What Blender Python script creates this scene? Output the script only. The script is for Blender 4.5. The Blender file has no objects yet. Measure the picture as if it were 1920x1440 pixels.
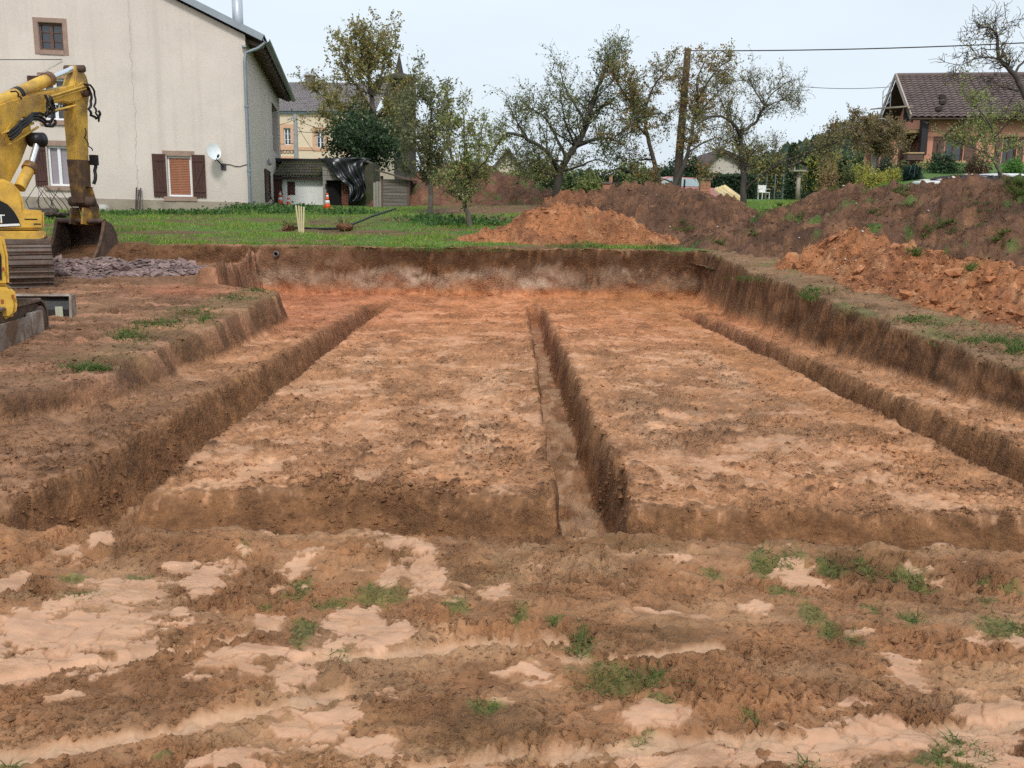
import bpy, math, random
import numpy as np
from mathutils import Vector, Matrix

# ------------------------------------------------------------------ camera, sky, sun, exposure
SC = bpy.context.scene
COL = SC.collection
CAMZ = 1.65
FPX = 1700.0                      # focal length in pixels of the 1920 px wide photograph
PITCH = math.atan(320 / 1700.0)
ROLL = math.radians(0.8)
_f = np.array([0, math.cos(PITCH), -math.sin(PITCH)])
_r0 = np.array([1.0, 0, 0]); _u0 = np.array([0, math.sin(PITCH), math.cos(PITCH)])
_r = _r0 * math.cos(ROLL) + _u0 * math.sin(ROLL)
_u = _u0 * math.cos(ROLL) - _r0 * math.sin(ROLL)
cam_d = bpy.data.cameras.new('camera'); cam = bpy.data.objects.new('camera', cam_d); COL.objects.link(cam)
cam_d.sensor_fit = 'HORIZONTAL'; cam_d.sensor_width = 36.0; cam_d.lens = 36.0 * FPX / 1920
cam_d.clip_start = 0.05; cam_d.clip_end = 3000
M3 = Matrix(((_r[0], _u[0], -_f[0]), (_r[1], _u[1], -_f[1]), (_r[2], _u[2], -_f[2])))
cam.matrix_world = Matrix.Translation((0, 0, CAMZ)) @ M3.to_4x4()
SC.camera = cam

SUN_EL, SUN_AZ = math.radians(45), math.radians(172)      # soft light from high behind the viewer
world = bpy.data.worlds.new('World'); SC.world = world; world.use_nodes = True
nt = world.node_tree; nt.nodes.clear()
sky = nt.nodes.new('ShaderNodeTexSky'); sky.sky_type = 'NISHITA'; sky.sun_disc = False
sky.sun_elevation = SUN_EL; sky.sun_rotation = SUN_AZ; sky.air_density = 1.0; sky.dust_density = 4.0; sky.ozone_density = 1.0
hs = nt.nodes.new('ShaderNodeHueSaturation'); hs.inputs['Saturation'].default_value = 0.45
mixw = nt.nodes.new('ShaderNodeMix'); mixw.data_type = 'RGBA'; mixw.inputs['Factor'].default_value = 0.86
mixw.inputs['B'].default_value = (6.0, 6.75, 7.4, 1)        # even cloud cover over the clear sky
bg = nt.nodes.new('ShaderNodeBackground'); bg.inputs['Strength'].default_value = 0.112
wo = nt.nodes.new('ShaderNodeOutputWorld')
nt.links.new(sky.outputs['Color'], hs.inputs['Color']); nt.links.new(hs.outputs['Color'], mixw.inputs['A'])
ctc = nt.nodes.new('ShaderNodeTexCoord'); cmp = nt.nodes.new('ShaderNodeMapping'); cmp.inputs['Scale'].default_value = (1.0, 1.0, 3.0); nt.links.new(ctc.outputs['Generated'], cmp.inputs['Vector'])
cno = nt.nodes.new('ShaderNodeTexNoise'); cno.inputs['Scale'].default_value = 2.2; cno.inputs['Detail'].default_value = 5; cno.inputs['Roughness'].default_value = 0.5; nt.links.new(cmp.outputs['Vector'], cno.inputs['Vector'])
cmr = nt.nodes.new('ShaderNodeMapRange'); cmr.inputs['From Min'].default_value = 0.3; cmr.inputs['From Max'].default_value = 0.7; cmr.inputs['To Min'].default_value = 0.93; cmr.inputs['To Max'].default_value = 1.05; nt.links.new(cno.outputs['Fac'], cmr.inputs['Value'])
cvm = nt.nodes.new('ShaderNodeVectorMath'); cvm.operation = 'SCALE'; nt.links.new(mixw.outputs['Result'], cvm.inputs[0]); nt.links.new(cmr.outputs['Result'], cvm.inputs['Scale'])
nt.links.new(cvm.outputs['Vector'], bg.inputs['Color']); nt.links.new(bg.outputs['Background'], wo.inputs['Surface'])
sun_d = bpy.data.lights.new('sun', 'SUN'); sun = bpy.data.objects.new('sun', sun_d); COL.objects.link(sun)
sun_d.energy = 1.5; sun_d.angle = math.radians(10); sun_d.color = (1.0, 0.965, 0.92)
_sd = Vector((math.sin(SUN_AZ) * math.cos(SUN_EL), math.cos(SUN_AZ) * math.cos(SUN_EL), math.sin(SUN_EL)))
sun.rotation_euler = _sd.to_track_quat('Z', 'Y').to_euler()
vs = SC.view_settings
vs.view_transform = 'Standard'; vs.look = 'None'; vs.exposure = 0.36; vs.gamma = 1.0; vs.use_curve_mapping = False
SC.render.engine = 'CYCLES'
SC.cycles.use_denoising = False; SC.cycles.sample_clamp_indirect = 4.0
SC.cycles.max_bounces = 4; SC.cycles.diffuse_bounces = 2; SC.cycles.use_adaptive_sampling = True; SC.cycles.adaptive_threshold = 0.02; SC.cycles.glossy_bounces = 2
SC.cycles.transmission_bounces = 3; SC.cycles.volume_bounces = 1; SC.cycles.transparent_max_bounces = 6
SC.cycles.caustics_reflective = False; SC.cycles.caustics_refractive = False

# ------------------------------------------------------------------ small maths
def ray(px, py): return _f * FPX + _r * (px - 960) + _u * (720 - py)
def at(px, py, Y):
    """the point of the place that stands Y metres in front of the viewer behind photograph pixel px,py"""
    d = ray(px, py); return Vector(np.array([0, 0, CAMZ]) + d * (Y / d[1]))
def gz(px, py, Z):
    d = ray(px, py); return Vector(np.array([0, 0, CAMZ]) + d * ((Z - CAMZ) / d[2]))
def lerp(a, b, t): return a + (b - a) * t
def sst(a, b, x):
    t = np.clip((x - a) / (b - a), 0, 1); return t * t * (3 - 2 * t)
_rs = np.random.RandomState(7)
_PERM = _rs.permutation(4096).astype(np.int64)
_ang = _rs.rand(4096) * 2 * np.pi
_GX, _GY = np.cos(_ang), np.sin(_ang)
_RV = _rs.rand(4096)
def _hash(i, j, s): return _PERM[(_PERM[(i + s * 131) & 4095] + j) & 4095]
def _pn_raw(x, y, s, per):
    xi = np.floor(x).astype(np.int64); yi = np.floor(y).astype(np.int64)
    fx = x - xi; fy = y - yi
    u = fx * fx * fx * (fx * (fx * 6 - 15) + 10); v = fy * fy * fy * (fy * (fy * 6 - 15) + 10)
    def g(i, j):
        h = _hash((xi + i) % per, (yi + j) % per, s); return _GX[h] * (fx - i) + _GY[h] * (fy - j)
    a = g(0, 0); b = g(1, 0); c = g(0, 1); d = g(1, 1)
    return (a + (b - a) * u) + ((c + (d - c) * u) - (a + (b - a) * u)) * v
def _clods_raw(x, y, s, fill, per):
    xi = np.floor(x).astype(np.int64); yi = np.floor(y).astype(np.int64)
    out = np.zeros_like(x)
    for i in (-1, 0, 1):
        for j in (-1, 0, 1):
            h = _hash((xi + i) % per, (yi + j) % per, s); h2 = _PERM[h]; h3 = _PERM[h2]; h4 = _PERM[h3]; h5 = _PERM[h4]
            cx = xi + i + _RV[h2]; cy = yi + j + _RV[h3]
            r = 0.3 + 0.55 * _RV[h4] ** 1.5
            an = _RV[h5] * 6.283; ca, sa = np.cos(an), np.sin(an)
            dx = x - cx; dy = y - cy
            ex = (dx * ca + dy * sa) / r; ey = (-dx * sa + dy * ca) / (r * (0.55 + 0.4 * _RV[h]))
            q = 1 - ex * ex - ey * ey
            hh = np.where(_RV[h5] < fill, r, 0) * np.clip(q, 0, 1) ** 0.4
            out = np.maximum(out, hh)
    return out
_TILES = {}
def _tile(key, per, res, fn):
    """a seamless tile of noise, per units wide, looked up instead of recomputed"""
    if key not in _TILES:
        a = np.arange(per * res) / res; X, Y = np.meshgrid(a, a, indexing='ij')
        _TILES[key] = fn(X, Y).astype(np.float32)
    return _TILES[key]
def _look(T, x, y, res, s):
    an = (s * 2.399963) % 6.283; ca, sa = math.cos(an), math.sin(an); n = T.shape[0]
    px = ((x * ca - y * sa) * res + s * 137.31).astype(np.float32); py = ((x * sa + y * ca) * res + s * 71.77).astype(np.float32)
    xi = np.floor(px); yi = np.floor(py); fx = px - xi; fy = py - yi
    xi = xi.astype(np.int32) % n; yi = yi.astype(np.int32) % n; xj = (xi + 1) % n; yj = (yi + 1) % n
    Tf = T.ravel(); a = Tf[xi * n + yi]; b = Tf[xj * n + yi]; c = Tf[xi * n + yj]; d = Tf[xj * n + yj]
    a = a + (b - a) * fx; c = c + (d - c) * fx
    return a + (c - a) * fy
def pn(x, y, s=0):
    """gradient noise, about -0.7..0.7"""
    return _look(_tile('p32', 32, 12, lambda A, B: _pn_raw(A, B, 1, 32)), x, y, 12, s)
def fbm(x, y, oct=4, s=0, gain=0.5):
    def mk(X, Y):
        T = _tile('p32', 32, 12, lambda A, B: _pn_raw(A, B, 1, 32)); t = 0
        for k in range(oct): t = t + gain ** k * _look(T, X * 2 ** k + 7 * k, Y * 2 ** k + 13 * k, 12, 0)
        return t
    res = 6 * 2 ** (min(oct, 4) - 1)
    return _look(_tile(('f', oct, gain), 32, res, mk), x, y, res, s)
def clods(x, y, s=0, fill=0.8):
    """rounded lumps of uneven size: 0 between them, up to 1 on top"""
    return _look(_tile(('c', fill), 40, 14, lambda X, Y: _clods_raw(X, Y, 3, fill, 40)), x, y, 14, s)

# ------------------------------------------------------------------ materials
MATS = {}
def srgb(r, g, b):
    def f(c):
        c /= 255.0; return c / 12.92 if c <= 0.04045 else ((c + 0.055) / 1.055) ** 2.4
    return (f(r), f(g), f(b))
def mat(name, col, rough=0.8, var=0.18, scale=6.0, bump=0.0, bscale=40.0, metal=0.0, col2=None, mix2=0.5, stretch=None, spec=0.3, det=6, sheen=0, trans=0, coord='Object'):
    """a procedural material: a base colour, uneven by noise, with an optional second colour in patches and fine relief"""
    if name in MATS: return MATS[name]
    m = bpy.data.materials.new(name); m.use_nodes = True; MATS[name] = m
    t = m.node_tree; n = t.nodes; L = t.links
    b = n['Principled BSDF']; b.inputs['Roughness'].default_value = rough; b.inputs['Metallic'].default_value = metal
    b.inputs['Specular IOR Level'].default_value = spec
    tc = n.new('ShaderNodeTexCoord'); src = tc.outputs[coord]
    if stretch:
        mp = n.new('ShaderNodeMapping'); mp.inputs['Scale'].default_value = stretch; L.new(src, mp.inputs['Vector']); src = mp.outputs['Vector']
    no = n.new('ShaderNodeTexNoise'); no.inputs['Scale'].default_value = scale; no.inputs['Detail'].default_value = det; no.inputs['Roughness'].default_value = 0.62
    L.new(src, no.inputs['Vector'])
    rp = n.new('ShaderNodeMapRange'); rp.inputs['From Min'].default_value = 0.25; rp.inputs['From Max'].default_value = 0.75
    rp.inputs['To Min'].default_value = 1 - var; rp.inputs['To Max'].default_value = 1 + var; L.new(no.outputs['Fac'], rp.inputs['Value'])
    mu = n.new('ShaderNodeMix'); mu.data_type = 'RGBA'; mu.blend_type = 'MULTIPLY'; mu.inputs['Factor'].default_value = 1.0
    mu.inputs['A'].default_value = (*col, 1)
    if col2 is not None:
        n2 = n.new('ShaderNodeTexNoise'); n2.inputs['Scale'].default_value = scale * 0.45; n2.inputs['Detail'].default_value = 8; n2.inputs['Roughness'].default_value = 0.7
        L.new(src, n2.inputs['Vector'])
        r2 = n.new('ShaderNodeMapRange'); r2.inputs['From Min'].default_value = 0.62 - 0.3 * mix2; r2.inputs['From Max'].default_value = 0.80 - 0.3 * mix2; L.new(n2.outputs['Fac'], r2.inputs['Value'])
        mc = n.new('ShaderNodeMix'); mc.data_type = 'RGBA'; mc.inputs['A'].default_value = (*col, 1); mc.inputs['B'].default_value = (*col2, 1)
        L.new(r2.outputs['Result'], mc.inputs['Factor']); L.new(mc.outputs['Result'], mu.inputs['A'])
    L.new(rp.outputs['Result'], mu.inputs['B']); L.new(mu.outputs['Result'], b.inputs['Base Color'])
    if bump > 0:
        nb = n.new('ShaderNodeTexNoise'); nb.inputs['Scale'].default_value = bscale; nb.inputs['Detail'].default_value = 5; L.new(src, nb.inputs['Vector'])
        bp = n.new('ShaderNodeBump'); bp.inputs['Strength'].default_value = min(1.0, bump); bp.inputs['Distance'].default_value = 0.02
        L.new(nb.outputs['Fac'], bp.inputs['Height']); L.new(bp.outputs['Normal'], b.inputs['Normal'])
    if trans > 0:
        tr = n.new('ShaderNodeBsdfTranslucent'); L.new(mu.outputs['Result'], tr.inputs['Color'])
        ms = n.new('ShaderNodeMixShader'); ms.inputs['Fac'].default_value = trans
        L.new(b.outputs['BSDF'], ms.inputs[1]); L.new(tr.outputs['BSDF'], ms.inputs[2]); L.new(ms.outputs['Shader'], n['Material Output'].inputs['Surface'])
    return m
def soil_mat(name='soil', fine=1.0, bdist=0.05, bmax=0.9):
    """earth: colour per vertex is the soil's own (clay, topsoil, turf); grain, moisture and fine relief here"""
    if name in MATS: return MATS[name]
    m = bpy.data.materials.new(name); m.use_nodes = True; MATS[name] = m
    t = m.node_tree; n = t.nodes; L = t.links; b = n['Principled BSDF']
    at_ = n.new('ShaderNodeAttribute'); at_.attribute_name = 'soil'
    aw = n.new('ShaderNodeAttribute'); aw.attribute_name = 'wet'
    tc = n.new('ShaderNodeTexCoord')
    n1 = n.new('ShaderNodeTexNoise'); n1.inputs['Scale'].default_value = 38 * fine; n1.inputs['Detail'].default_value = 6; n1.inputs['Roughness'].default_value = 0.7
    n2 = n.new('ShaderNodeTexNoise'); n2.inputs['Scale'].default_value = 5.5 * fine; n2.inputs['Detail'].default_value = 5; n2.inputs['Roughness'].default_value = 0.6
    L.new(tc.outputs['Object'], n1.inputs['Vector']); L.new(tc.outputs['Object'], n2.inputs['Vector'])
    n3 = n.new('ShaderNodeTexNoise'); n3.inputs['Scale'].default_value = 16 * fine; n3.inputs['Detail'].default_value = 10; n3.inputs['Roughness'].default_value = 0.78
    L.new(tc.outputs['Object'], n3.inputs['Vector'])
    r1 = n.new('ShaderNodeMapRange'); r1.inputs['From Min'].default_value = 0.28; r1.inputs['From Max'].default_value = 0.72; r1.inputs['To Min'].default_value = 0.66; r1.inputs['To Max'].default_value = 1.32
    r2 = n.new('ShaderNodeMapRange'); r2.inputs['From Min'].default_value = 0.3; r2.inputs['From Max'].default_value = 0.7; r2.inputs['To Min'].default_value = 0.84; r2.inputs['To Max'].default_value = 1.16
    L.new(n3.outputs['Fac'], r1.inputs['Value']); L.new(n2.outputs['Fac'], r2.inputs['Value'])
    # smooth, wet clay shows less grain
    gm = n.new('ShaderNodeMix'); gm.data_type = 'FLOAT'; L.new(aw.outputs['Fac'], gm.inputs['Factor']); L.new(r1.outputs['Result'], gm.inputs['A']); gm.inputs['B'].default_value = 1.0
    mm = n.new('ShaderNodeMath'); mm.operation = 'MULTIPLY'; L.new(gm.outputs['Result'], mm.inputs[0]); L.new(r2.outputs['Result'], mm.inputs[1])
    # freshly cut or tipped earth is blotchy and lumpy
    ac = n.new('ShaderNodeAttribute'); ac.attribute_name = 'cut'
    n4 = n.new('ShaderNodeTexNoise'); n4.inputs['Scale'].default_value = 9 * fine; n4.inputs['Detail'].default_value = 10; n4.inputs['Roughness'].default_value = 0.8; L.new(tc.outputs['Object'], n4.inputs['Vector'])
    r4 = n.new('ShaderNodeMapRange'); r4.inputs['From Min'].default_value = 0.32; r4.inputs['From Max'].default_value = 0.68; r4.inputs['To Min'].default_value = 0.6; r4.inputs['To Max'].default_value = 1.5; L.new(n4.outputs['Fac'], r4.inputs['Value'])
    g4 = n.new('ShaderNodeMix'); g4.data_type = 'FLOAT'; L.new(ac.outputs['Fac'], g4.inputs['Factor']); g4.inputs['A'].default_value = 1.0; L.new(r4.outputs['Result'], g4.inputs['B'])
    m4 = n.new('ShaderNodeMath'); m4.operation = 'MULTIPLY'; L.new(mm.outputs['Value'], m4.inputs[0]); L.new(g4.outputs['Result'], m4.inputs[1]); mm = m4
    mu = n.new('ShaderNodeVectorMath'); mu.operation = 'SCALE'; L.new(at_.outputs['Color'], mu.inputs[0]); L.new(mm.outputs['Value'], mu.inputs['Scale'])
    L.new(mu.outputs['Vector'], b.inputs['Base Color'])
    rr = n.new('ShaderNodeMapRange'); rr.inputs['To Min'].default_value = 0.92; rr.inputs['To Max'].default_value = 0.42; L.new(aw.outputs['Fac'], rr.inputs['Value']); L.new(rr.outputs['Result'], b.inputs['Roughness'])
    b.inputs['Specular IOR Level'].default_value = 0.28
    bp = n.new('ShaderNodeBump'); bp.inputs['Distance'].default_value = bdist
    rs = n.new('ShaderNodeMapRange'); rs.inputs['To Min'].default_value = bmax; rs.inputs['To Max'].default_value = 0.10; L.new(aw.outputs['Fac'], rs.inputs['Value']); nl = n.new('ShaderNodeTexNoise'); nl.inputs['Scale'].default_value = 1.7; nl.inputs['Detail'].default_value = 3; L.new(tc.outputs['Object'], nl.inputs['Vector'])
    rl = n.new('ShaderNodeMapRange'); rl.inputs['From Min'].default_value = 0.38; rl.inputs['From Max'].default_value = 0.62; rl.inputs['To Min'].default_value = 0.5; rl.inputs['To Max'].default_value = 1.0; L.new(nl.outputs['Fac'], rl.inputs['Value'])
    ml = n.new('ShaderNodeMath'); ml.operation = 'MULTIPLY'; L.new(rs.outputs['Result'], ml.inputs[0]); L.new(rl.outputs['Result'], ml.inputs[1]); L.new(ml.outputs[0], bp.inputs['Strength'])
    ha = n.new('ShaderNodeMath'); ha.operation = 'MULTIPLY_ADD'; L.new(n1.outputs['Fac'], ha.inputs[0]); ha.inputs[1].default_value = 0.35; L.new(n3.outputs['Fac'], ha.inputs[2])
    vo = n.new('ShaderNodeTexVoronoi'); vo.inputs['Scale'].default_value = 24 * fine; vo.inputs['Detail'].default_value = 2.0; vo.inputs['Roughness'].default_value = 0.6; L.new(tc.outputs['Object'], vo.inputs['Vector'])
    hv = n.new('ShaderNodeMath'); hv.operation = 'MULTIPLY_ADD'; L.new(vo.outputs['Distance'], hv.inputs[0]); hv.inputs[1].default_value = -0.7; L.new(ha.outputs[0], hv.inputs[2]); ha = hv
    hc = n.new('ShaderNodeMath'); hc.operation = 'MULTIPLY'; L.new(n4.outputs['Fac'], hc.inputs[0]); L.new(ac.outputs['Fac'], hc.inputs[1])
    hd = n.new('ShaderNodeMath'); hd.operation = 'MULTIPLY_ADD'; L.new(hc.outputs[0], hd.inputs[0]); hd.inputs[1].default_value = 1.6; L.new(ha.outputs[0], hd.inputs[2]); ha = hd
    L.new(ha.outputs[0], bp.inputs['Height']); L.new(bp.outputs['Normal'], b.inputs['Normal'])
    return m

# ------------------------------------------------------------------ object helpers
def tag(o, label=None, cat=None, group=None, kind=None):
    if label: o['label'] = label
    if cat: o['category'] = cat
    if group: o['group'] = group
    if kind: o['kind'] = kind
    return o
def thing(name, loc, label, cat, group=None):
    o = bpy.data.objects.new(name, None); COL.objects.link(o); o.location = loc; o.empty_display_size = 0.2
    return tag(o, label, cat, group)
def rootloc(p):
    while p.parent is not None: p = p.parent
    return Vector(p.location)
def link_mesh(name, me, material, parent=None, loc=None):
    o = bpy.data.objects.new(name, me); COL.objects.link(o)
    if material is not None: me.materials.append(material)
    if parent is not None: o.parent = parent
    elif loc is not None: o.location = loc
    return o
def np_mesh(name, V, Fq, smooth=True, colors=None, wet=None, cut=None):
    """mesh from numpy arrays: V (n,3), Fq (m,3 or 4)"""
    me = bpy.data.meshes.new(name); V = np.asarray(V, dtype=np.float32); Fq = np.asarray(Fq, dtype=np.int32); k = Fq.shape[1]
    me.vertices.add(len(V)); me.vertices.foreach_set('co', V.ravel())
    me.loops.add(Fq.size); me.loops.foreach_set('vertex_index', Fq.ravel())
    me.polygons.add(len(Fq)); me.polygons.foreach_set('loop_start', np.arange(0, Fq.size, k, dtype=np.int32))
    me.polygons.foreach_set('use_smooth', np.full(len(Fq), smooth, dtype=bool))
    me.update(calc_edges=True)
    if colors is not None:
        a = me.attributes.new('soil', 'FLOAT_COLOR', 'POINT'); c = np.ones((len(V), 4), dtype=np.float32); c[:, :3] = colors; a.data.foreach_set('color', c.ravel())
    if wet is not None:
        a = me.attributes.new('wet', 'FLOAT', 'POINT'); a.data.foreach_set('value', np.asarray(wet, dtype=np.float32))
    if cut is not None:
        a = me.attributes.new('cut', 'FLOAT', 'POINT'); a.data.foreach_set('value', np.asarray(cut, dtype=np.float32))
    return me
def grid_faces(nr, nc):
    i = np.arange(nr - 1)[:, None] * nc + np.arange(nc - 1)[None, :]
    return np.stack([i, i + 1, i + 1 + nc, i + nc], -1).reshape(-1, 4)
class Frame:
    """a local frame: origin, x and y axes on the ground plane (z up)"""
    def __init__(s, o, ang=0.0, pitch=None):
        s.o = Vector(o); c, n = math.cos(ang), math.sin(ang)
        s.x = Vector((c, n, 0)); s.y = Vector((-n, c, 0)); s.z = Vector((0, 0, 1))
    def __call__(s, x, y, z): return s.o + s.x * x + s.y * y + s.z * z
WORLD = Frame((0, 0, 0))
class MB:
    """collects shapes of ONE part in place coordinates, then builds one mesh object"""
    def __init__(s, fr=None): s.v = []; s.f = []; s.fr = fr or WORLD; s.sm = []
    def add(s, vs, fs, smooth=False, local=True):
        o = len(s.v)
        s.v += [s.fr(*p) if local else Vector(p) for p in vs]; s.f += [[i + o for i in q] for q in fs]; s.sm += [smooth] * len(fs)
    def box(s, x0, x1, y0, y1, z0, z1):
        vs = [(x0, y0, z0), (x1, y0, z0), (x1, y1, z0), (x0, y1, z0), (x0, y0, z1), (x1, y0, z1), (x1, y1, z1), (x0, y1, z1)]
        s.add(vs, [(0, 3, 2, 1), (4, 5, 6, 7), (0, 1, 5, 4), (1, 2, 6, 5), (2, 3, 7, 6), (3, 0, 4, 7)]); return s
    def beam(s, a, b, w, h, up=(0, 0, 1), local=True):
        """a bar of section w x h from a to b"""
        if local: a, b = s.fr(*a), s.fr(*b)
        a, b = Vector(a), Vector(b); d = (b - a).normalized(); u = Vector(up)
        if abs(d.dot(u)) > 0.95: u = Vector((0, 1, 0))
        x = d.cross(u).normalized(); y = x.cross(d).normalized()
        vs = [p + x * sx * w / 2 + y * sy * h / 2 for p in (a, b) for sx, sy in ((-1, -1), (1, -1), (1, 1), (-1, 1))]
        s.add(vs, [(3, 2, 1, 0), (4, 5, 6, 7), (0, 1, 5, 4), (1, 2, 6, 5), (2, 3, 7, 6), (3, 0, 4, 7)], local=False); return s
    def tube(s, pts, rad, n=8, smooth=True, local=True, cap=True):
        P = [s.fr(*p) if local else Vector(p) for p in pts]; k = len(P)
        rad = [rad] * k if isinstance(rad, (int, float)) else rad
        d0 = (P[1] - P[0]).normalized(); u = Vector((0, 0, 1)) if abs(d0.z) < 0.9 else Vector((1, 0, 0))
        vs = []; fs = []
        for i in range(k):
            d = (P[min(i + 1, k - 1)] - P[max(i - 1, 0)])
            d = d.normalized() if d.length > 1e-9 else d0
            x = d.cross(u)
            x = x.normalized() if x.length > 1e-6 else Vector((1, 0, 0))
            y = x.cross(d).normalized(); u = y
            for j in range(n):
                a = 2 * math.pi * j / n; vs.append(P[i] + (x * math.cos(a) + y * math.sin(a)) * rad[i])
        for i in range(k - 1):
            for j in range(n):
                fs.append((i * n + j, i * n + (j + 1) % n, (i + 1) * n + (j + 1) % n, (i + 1) * n + j))
        s.add(vs, fs, smooth, local=False)
        if cap:
            s.add(vs[:n], [tuple(range(n))[::-1]], False, local=False); s.add(vs[-n:], [tuple(range(n))], False, local=False)
        return s
    def prism(s, poly, c0, c1, plane='xz'):
        """polygon in a local plane, thick from c0 to c1 along the third axis"""
        def P(a, b, c): return {'xz': (a, c, b), 'yz': (c, a, b), 'xy': (a, b, c)}[plane]
        n = len(poly); vs = [P(a, b, c0) for a, b in poly] + [P(a, b, c1) for a, b in poly]
        fs = [tuple(range(n))[::-1], tuple(range(n, 2 * n))] + [(i, (i + 1) % n, (i + 1) % n + n, i + n) for i in range(n)]
        s.add(vs, fs); return s
    def lathe(s, prof, c, n=16, axis='z'):
        vs = []; fs = []; k = len(prof)
        for r, h in prof:
            for j in range(n):
                a = 2 * math.pi * j / n
                q = (r * math.cos(a), r * math.sin(a), h) if axis == 'z' else ((h, r * math.cos(a), r * math.sin(a)) if axis == 'x' else (r * math.cos(a), h, r * math.sin(a)))
                vs.append((c[0] + q[0], c[1] + q[1], c[2] + q[2]))
        for i in range(k - 1):
            for j in range(n): fs.append((i * n + j, i * n + (j + 1) % n, (i + 1) * n + (j + 1) % n, (i + 1) * n + j))
        fs.append(tuple(range(n))[::-1]); fs.append(tuple(range((k - 1) * n, k * n)))
        s.add(vs, fs, True); return s
    def build(s, name, material, parent=None, bevel=0.0, loc=None, recalc=True):
        me = bpy.data.meshes.new(name); b = rootloc(parent) if parent is not None else Vector(loc or (0, 0, 0))
        me.from_pydata([tuple(p - b) for p in s.v], [], s.f); me.update()
        if recalc:
            import bmesh
            bm = bmesh.new(); bm.from_mesh(me)
            bmesh.ops.recalc_face_normals(bm, faces=bm.faces)
            if bevel > 0:
                bmesh.ops.remove_doubles(bm, verts=bm.verts, dist=1e-5)
                ed = [e for e in bm.edges if len(e.link_faces) == 2 and e.calc_face_angle(0) > 0.6]
                bmesh.ops.bevel(bm, geom=ed, offset=bevel, segments=2, affect='EDGES', clamp_overlap=True)
                bm.to_mesh(me)
            else:
                bm.to_mesh(me); me.polygons.foreach_set('use_smooth', s.sm)
            bm.free()
        else: me.polygons.foreach_set('use_smooth', s.sm)
        o = link_mesh(name, me, material, parent, b if parent is None else None)
        return o
# ------------------------------------------------------------------ the ground: one sheet with the excavation cut into it
RNG = random.Random(11)
def G(x, y):
    """the lie of the land before anything was dug"""
    x = np.asarray(x, float); y = np.asarray(y, float)
    z = np.interp(y, [-60, 5, 18.5, 30, 40, 60, 100, 300, 700], [-0.3, 0, 0.95, 1.62, 1.9, 2.3, 2.9, 6, 9])
    z = z + sst(19, 30, y) * 0.03 * np.clip(x + 6, 0, 16)
    z = z + .07 * sst(3.2, 4.6, x) * sst(5.5, 8, y) * sst(18, 13, y)
    z = z + sst(.31, .45, x / np.maximum(y, 1)) * np.interp(y, [21, 26, 30, 38, 46, 90, 140], [0, 0.35, .75, 1.45, 1.95, 1.9, 0])     # garden bank of the orange house
    return z
def XL(y): return np.interp(y, [5.0, 5.8, 7.0, 8.0, 11, 13.6, 14.2, 14.6, 15.2, 20], [-9, -5.4, -4.25, -3.72, -3.66, -3.60, -3.66, -4.3, -5.1, -5.3])
def XR(y): return np.interp(y, [3, 5, 8, 11, 15, 19], [5.9, 5.35, 4.72, 4.30, 4.02, 3.86])
def NAT(x, y, step=False):
    """surface outside the pit: lawn, working plateau on the left, right-hand verge"""
    g = G(x, y)
    plat = np.interp(y, [-60, 5, 7.5, 11, 14.2, 18.4, 24], [-0.3, 0, 0.13, 0.27, 0.40, 0.56, 0.72])
    w = 0.12 + sst(-6.5, -11, x) * 2.2
    e = y - 18.45 - 0.18 * pn(x * 0.9, x * 0 + 3.3, 5) - 0.05 * pn(x * 5, y * 5, 6) + sst(-6.5, -12, x) * 0.4
    lawn = sst(-w * 0.4, w, e)
    left = plat + (g - plat) * lawn
    if step: return np.where(x > -5.4, 1, lawn)
    k = np.where(y > 15, sst(-5.3, -5.12, x), sst(-2.5, -0.5, x))
    return left * (1 - k) + g * k
BLOBS = [  # smeared plates of pale clay: photo pixel, half width, half height
    (130, 1185, 178, 62), (40, 1240, 120, 30), (390, 1085, 45, 27), (230, 1105, 85, 22), (655, 1172, 74, 34), (715, 1190, 45, 24), (800, 1075, 42, 30), (740, 1075, 30, 18),
    (430, 1240, 62, 24), (555, 1265, 42, 20), (600, 1350, 75, 40), (430, 1420, 80, 26), (20, 1092, 30, 16), (185, 1026, 20, 10), (560, 1060, 27, 15), (500, 1160, 30, 12),
    (1690, 1372, 120, 34), (1850, 1405, 75, 50), (1560, 1400, 85, 36), (1330, 1425, 170, 22), (1700, 1255, 30, 26), (1850, 1325, 60, 18), (1505, 1082, 38, 18), (1610, 1190, 24, 10),
    (760, 1035, 60, 10), (1230, 1330, 45, 30), (330, 1145, 30, 12), (250, 1215, 60, 14), (930, 1110, 30, 16), (1000, 1255, 40, 10), (1420, 1140, 25, 14), (1760, 1030, 50, 8), (340, 1060, 30, 10),
    (500, 1225, 80, 14), (120, 1300, 40, 10), (690, 1390, 50, 16), (1500, 1010, 40, 8)]
STREAKS = [  # wheel ruts with wet clay in them: pixel polyline, half width in metres
    ([(-80, 1425), (120, 1405), (300, 1370), (460, 1325), (640, 1290)], 0.045), ([(560, 1240), (700, 1222), (930, 1200), (1060, 1196)], 0.035),
    ([(1150, 1226), (1350, 1215)], 0.03), ([(1040, 1400), (1250, 1385), (1500, 1385), (1750, 1360), (1960, 1340)], 0.05), ([(-60, 1275), (140, 1240), (330, 1215), (520, 1175)], 0.03), ([(700, 1440), (980, 1405)], 0.03)]
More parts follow.
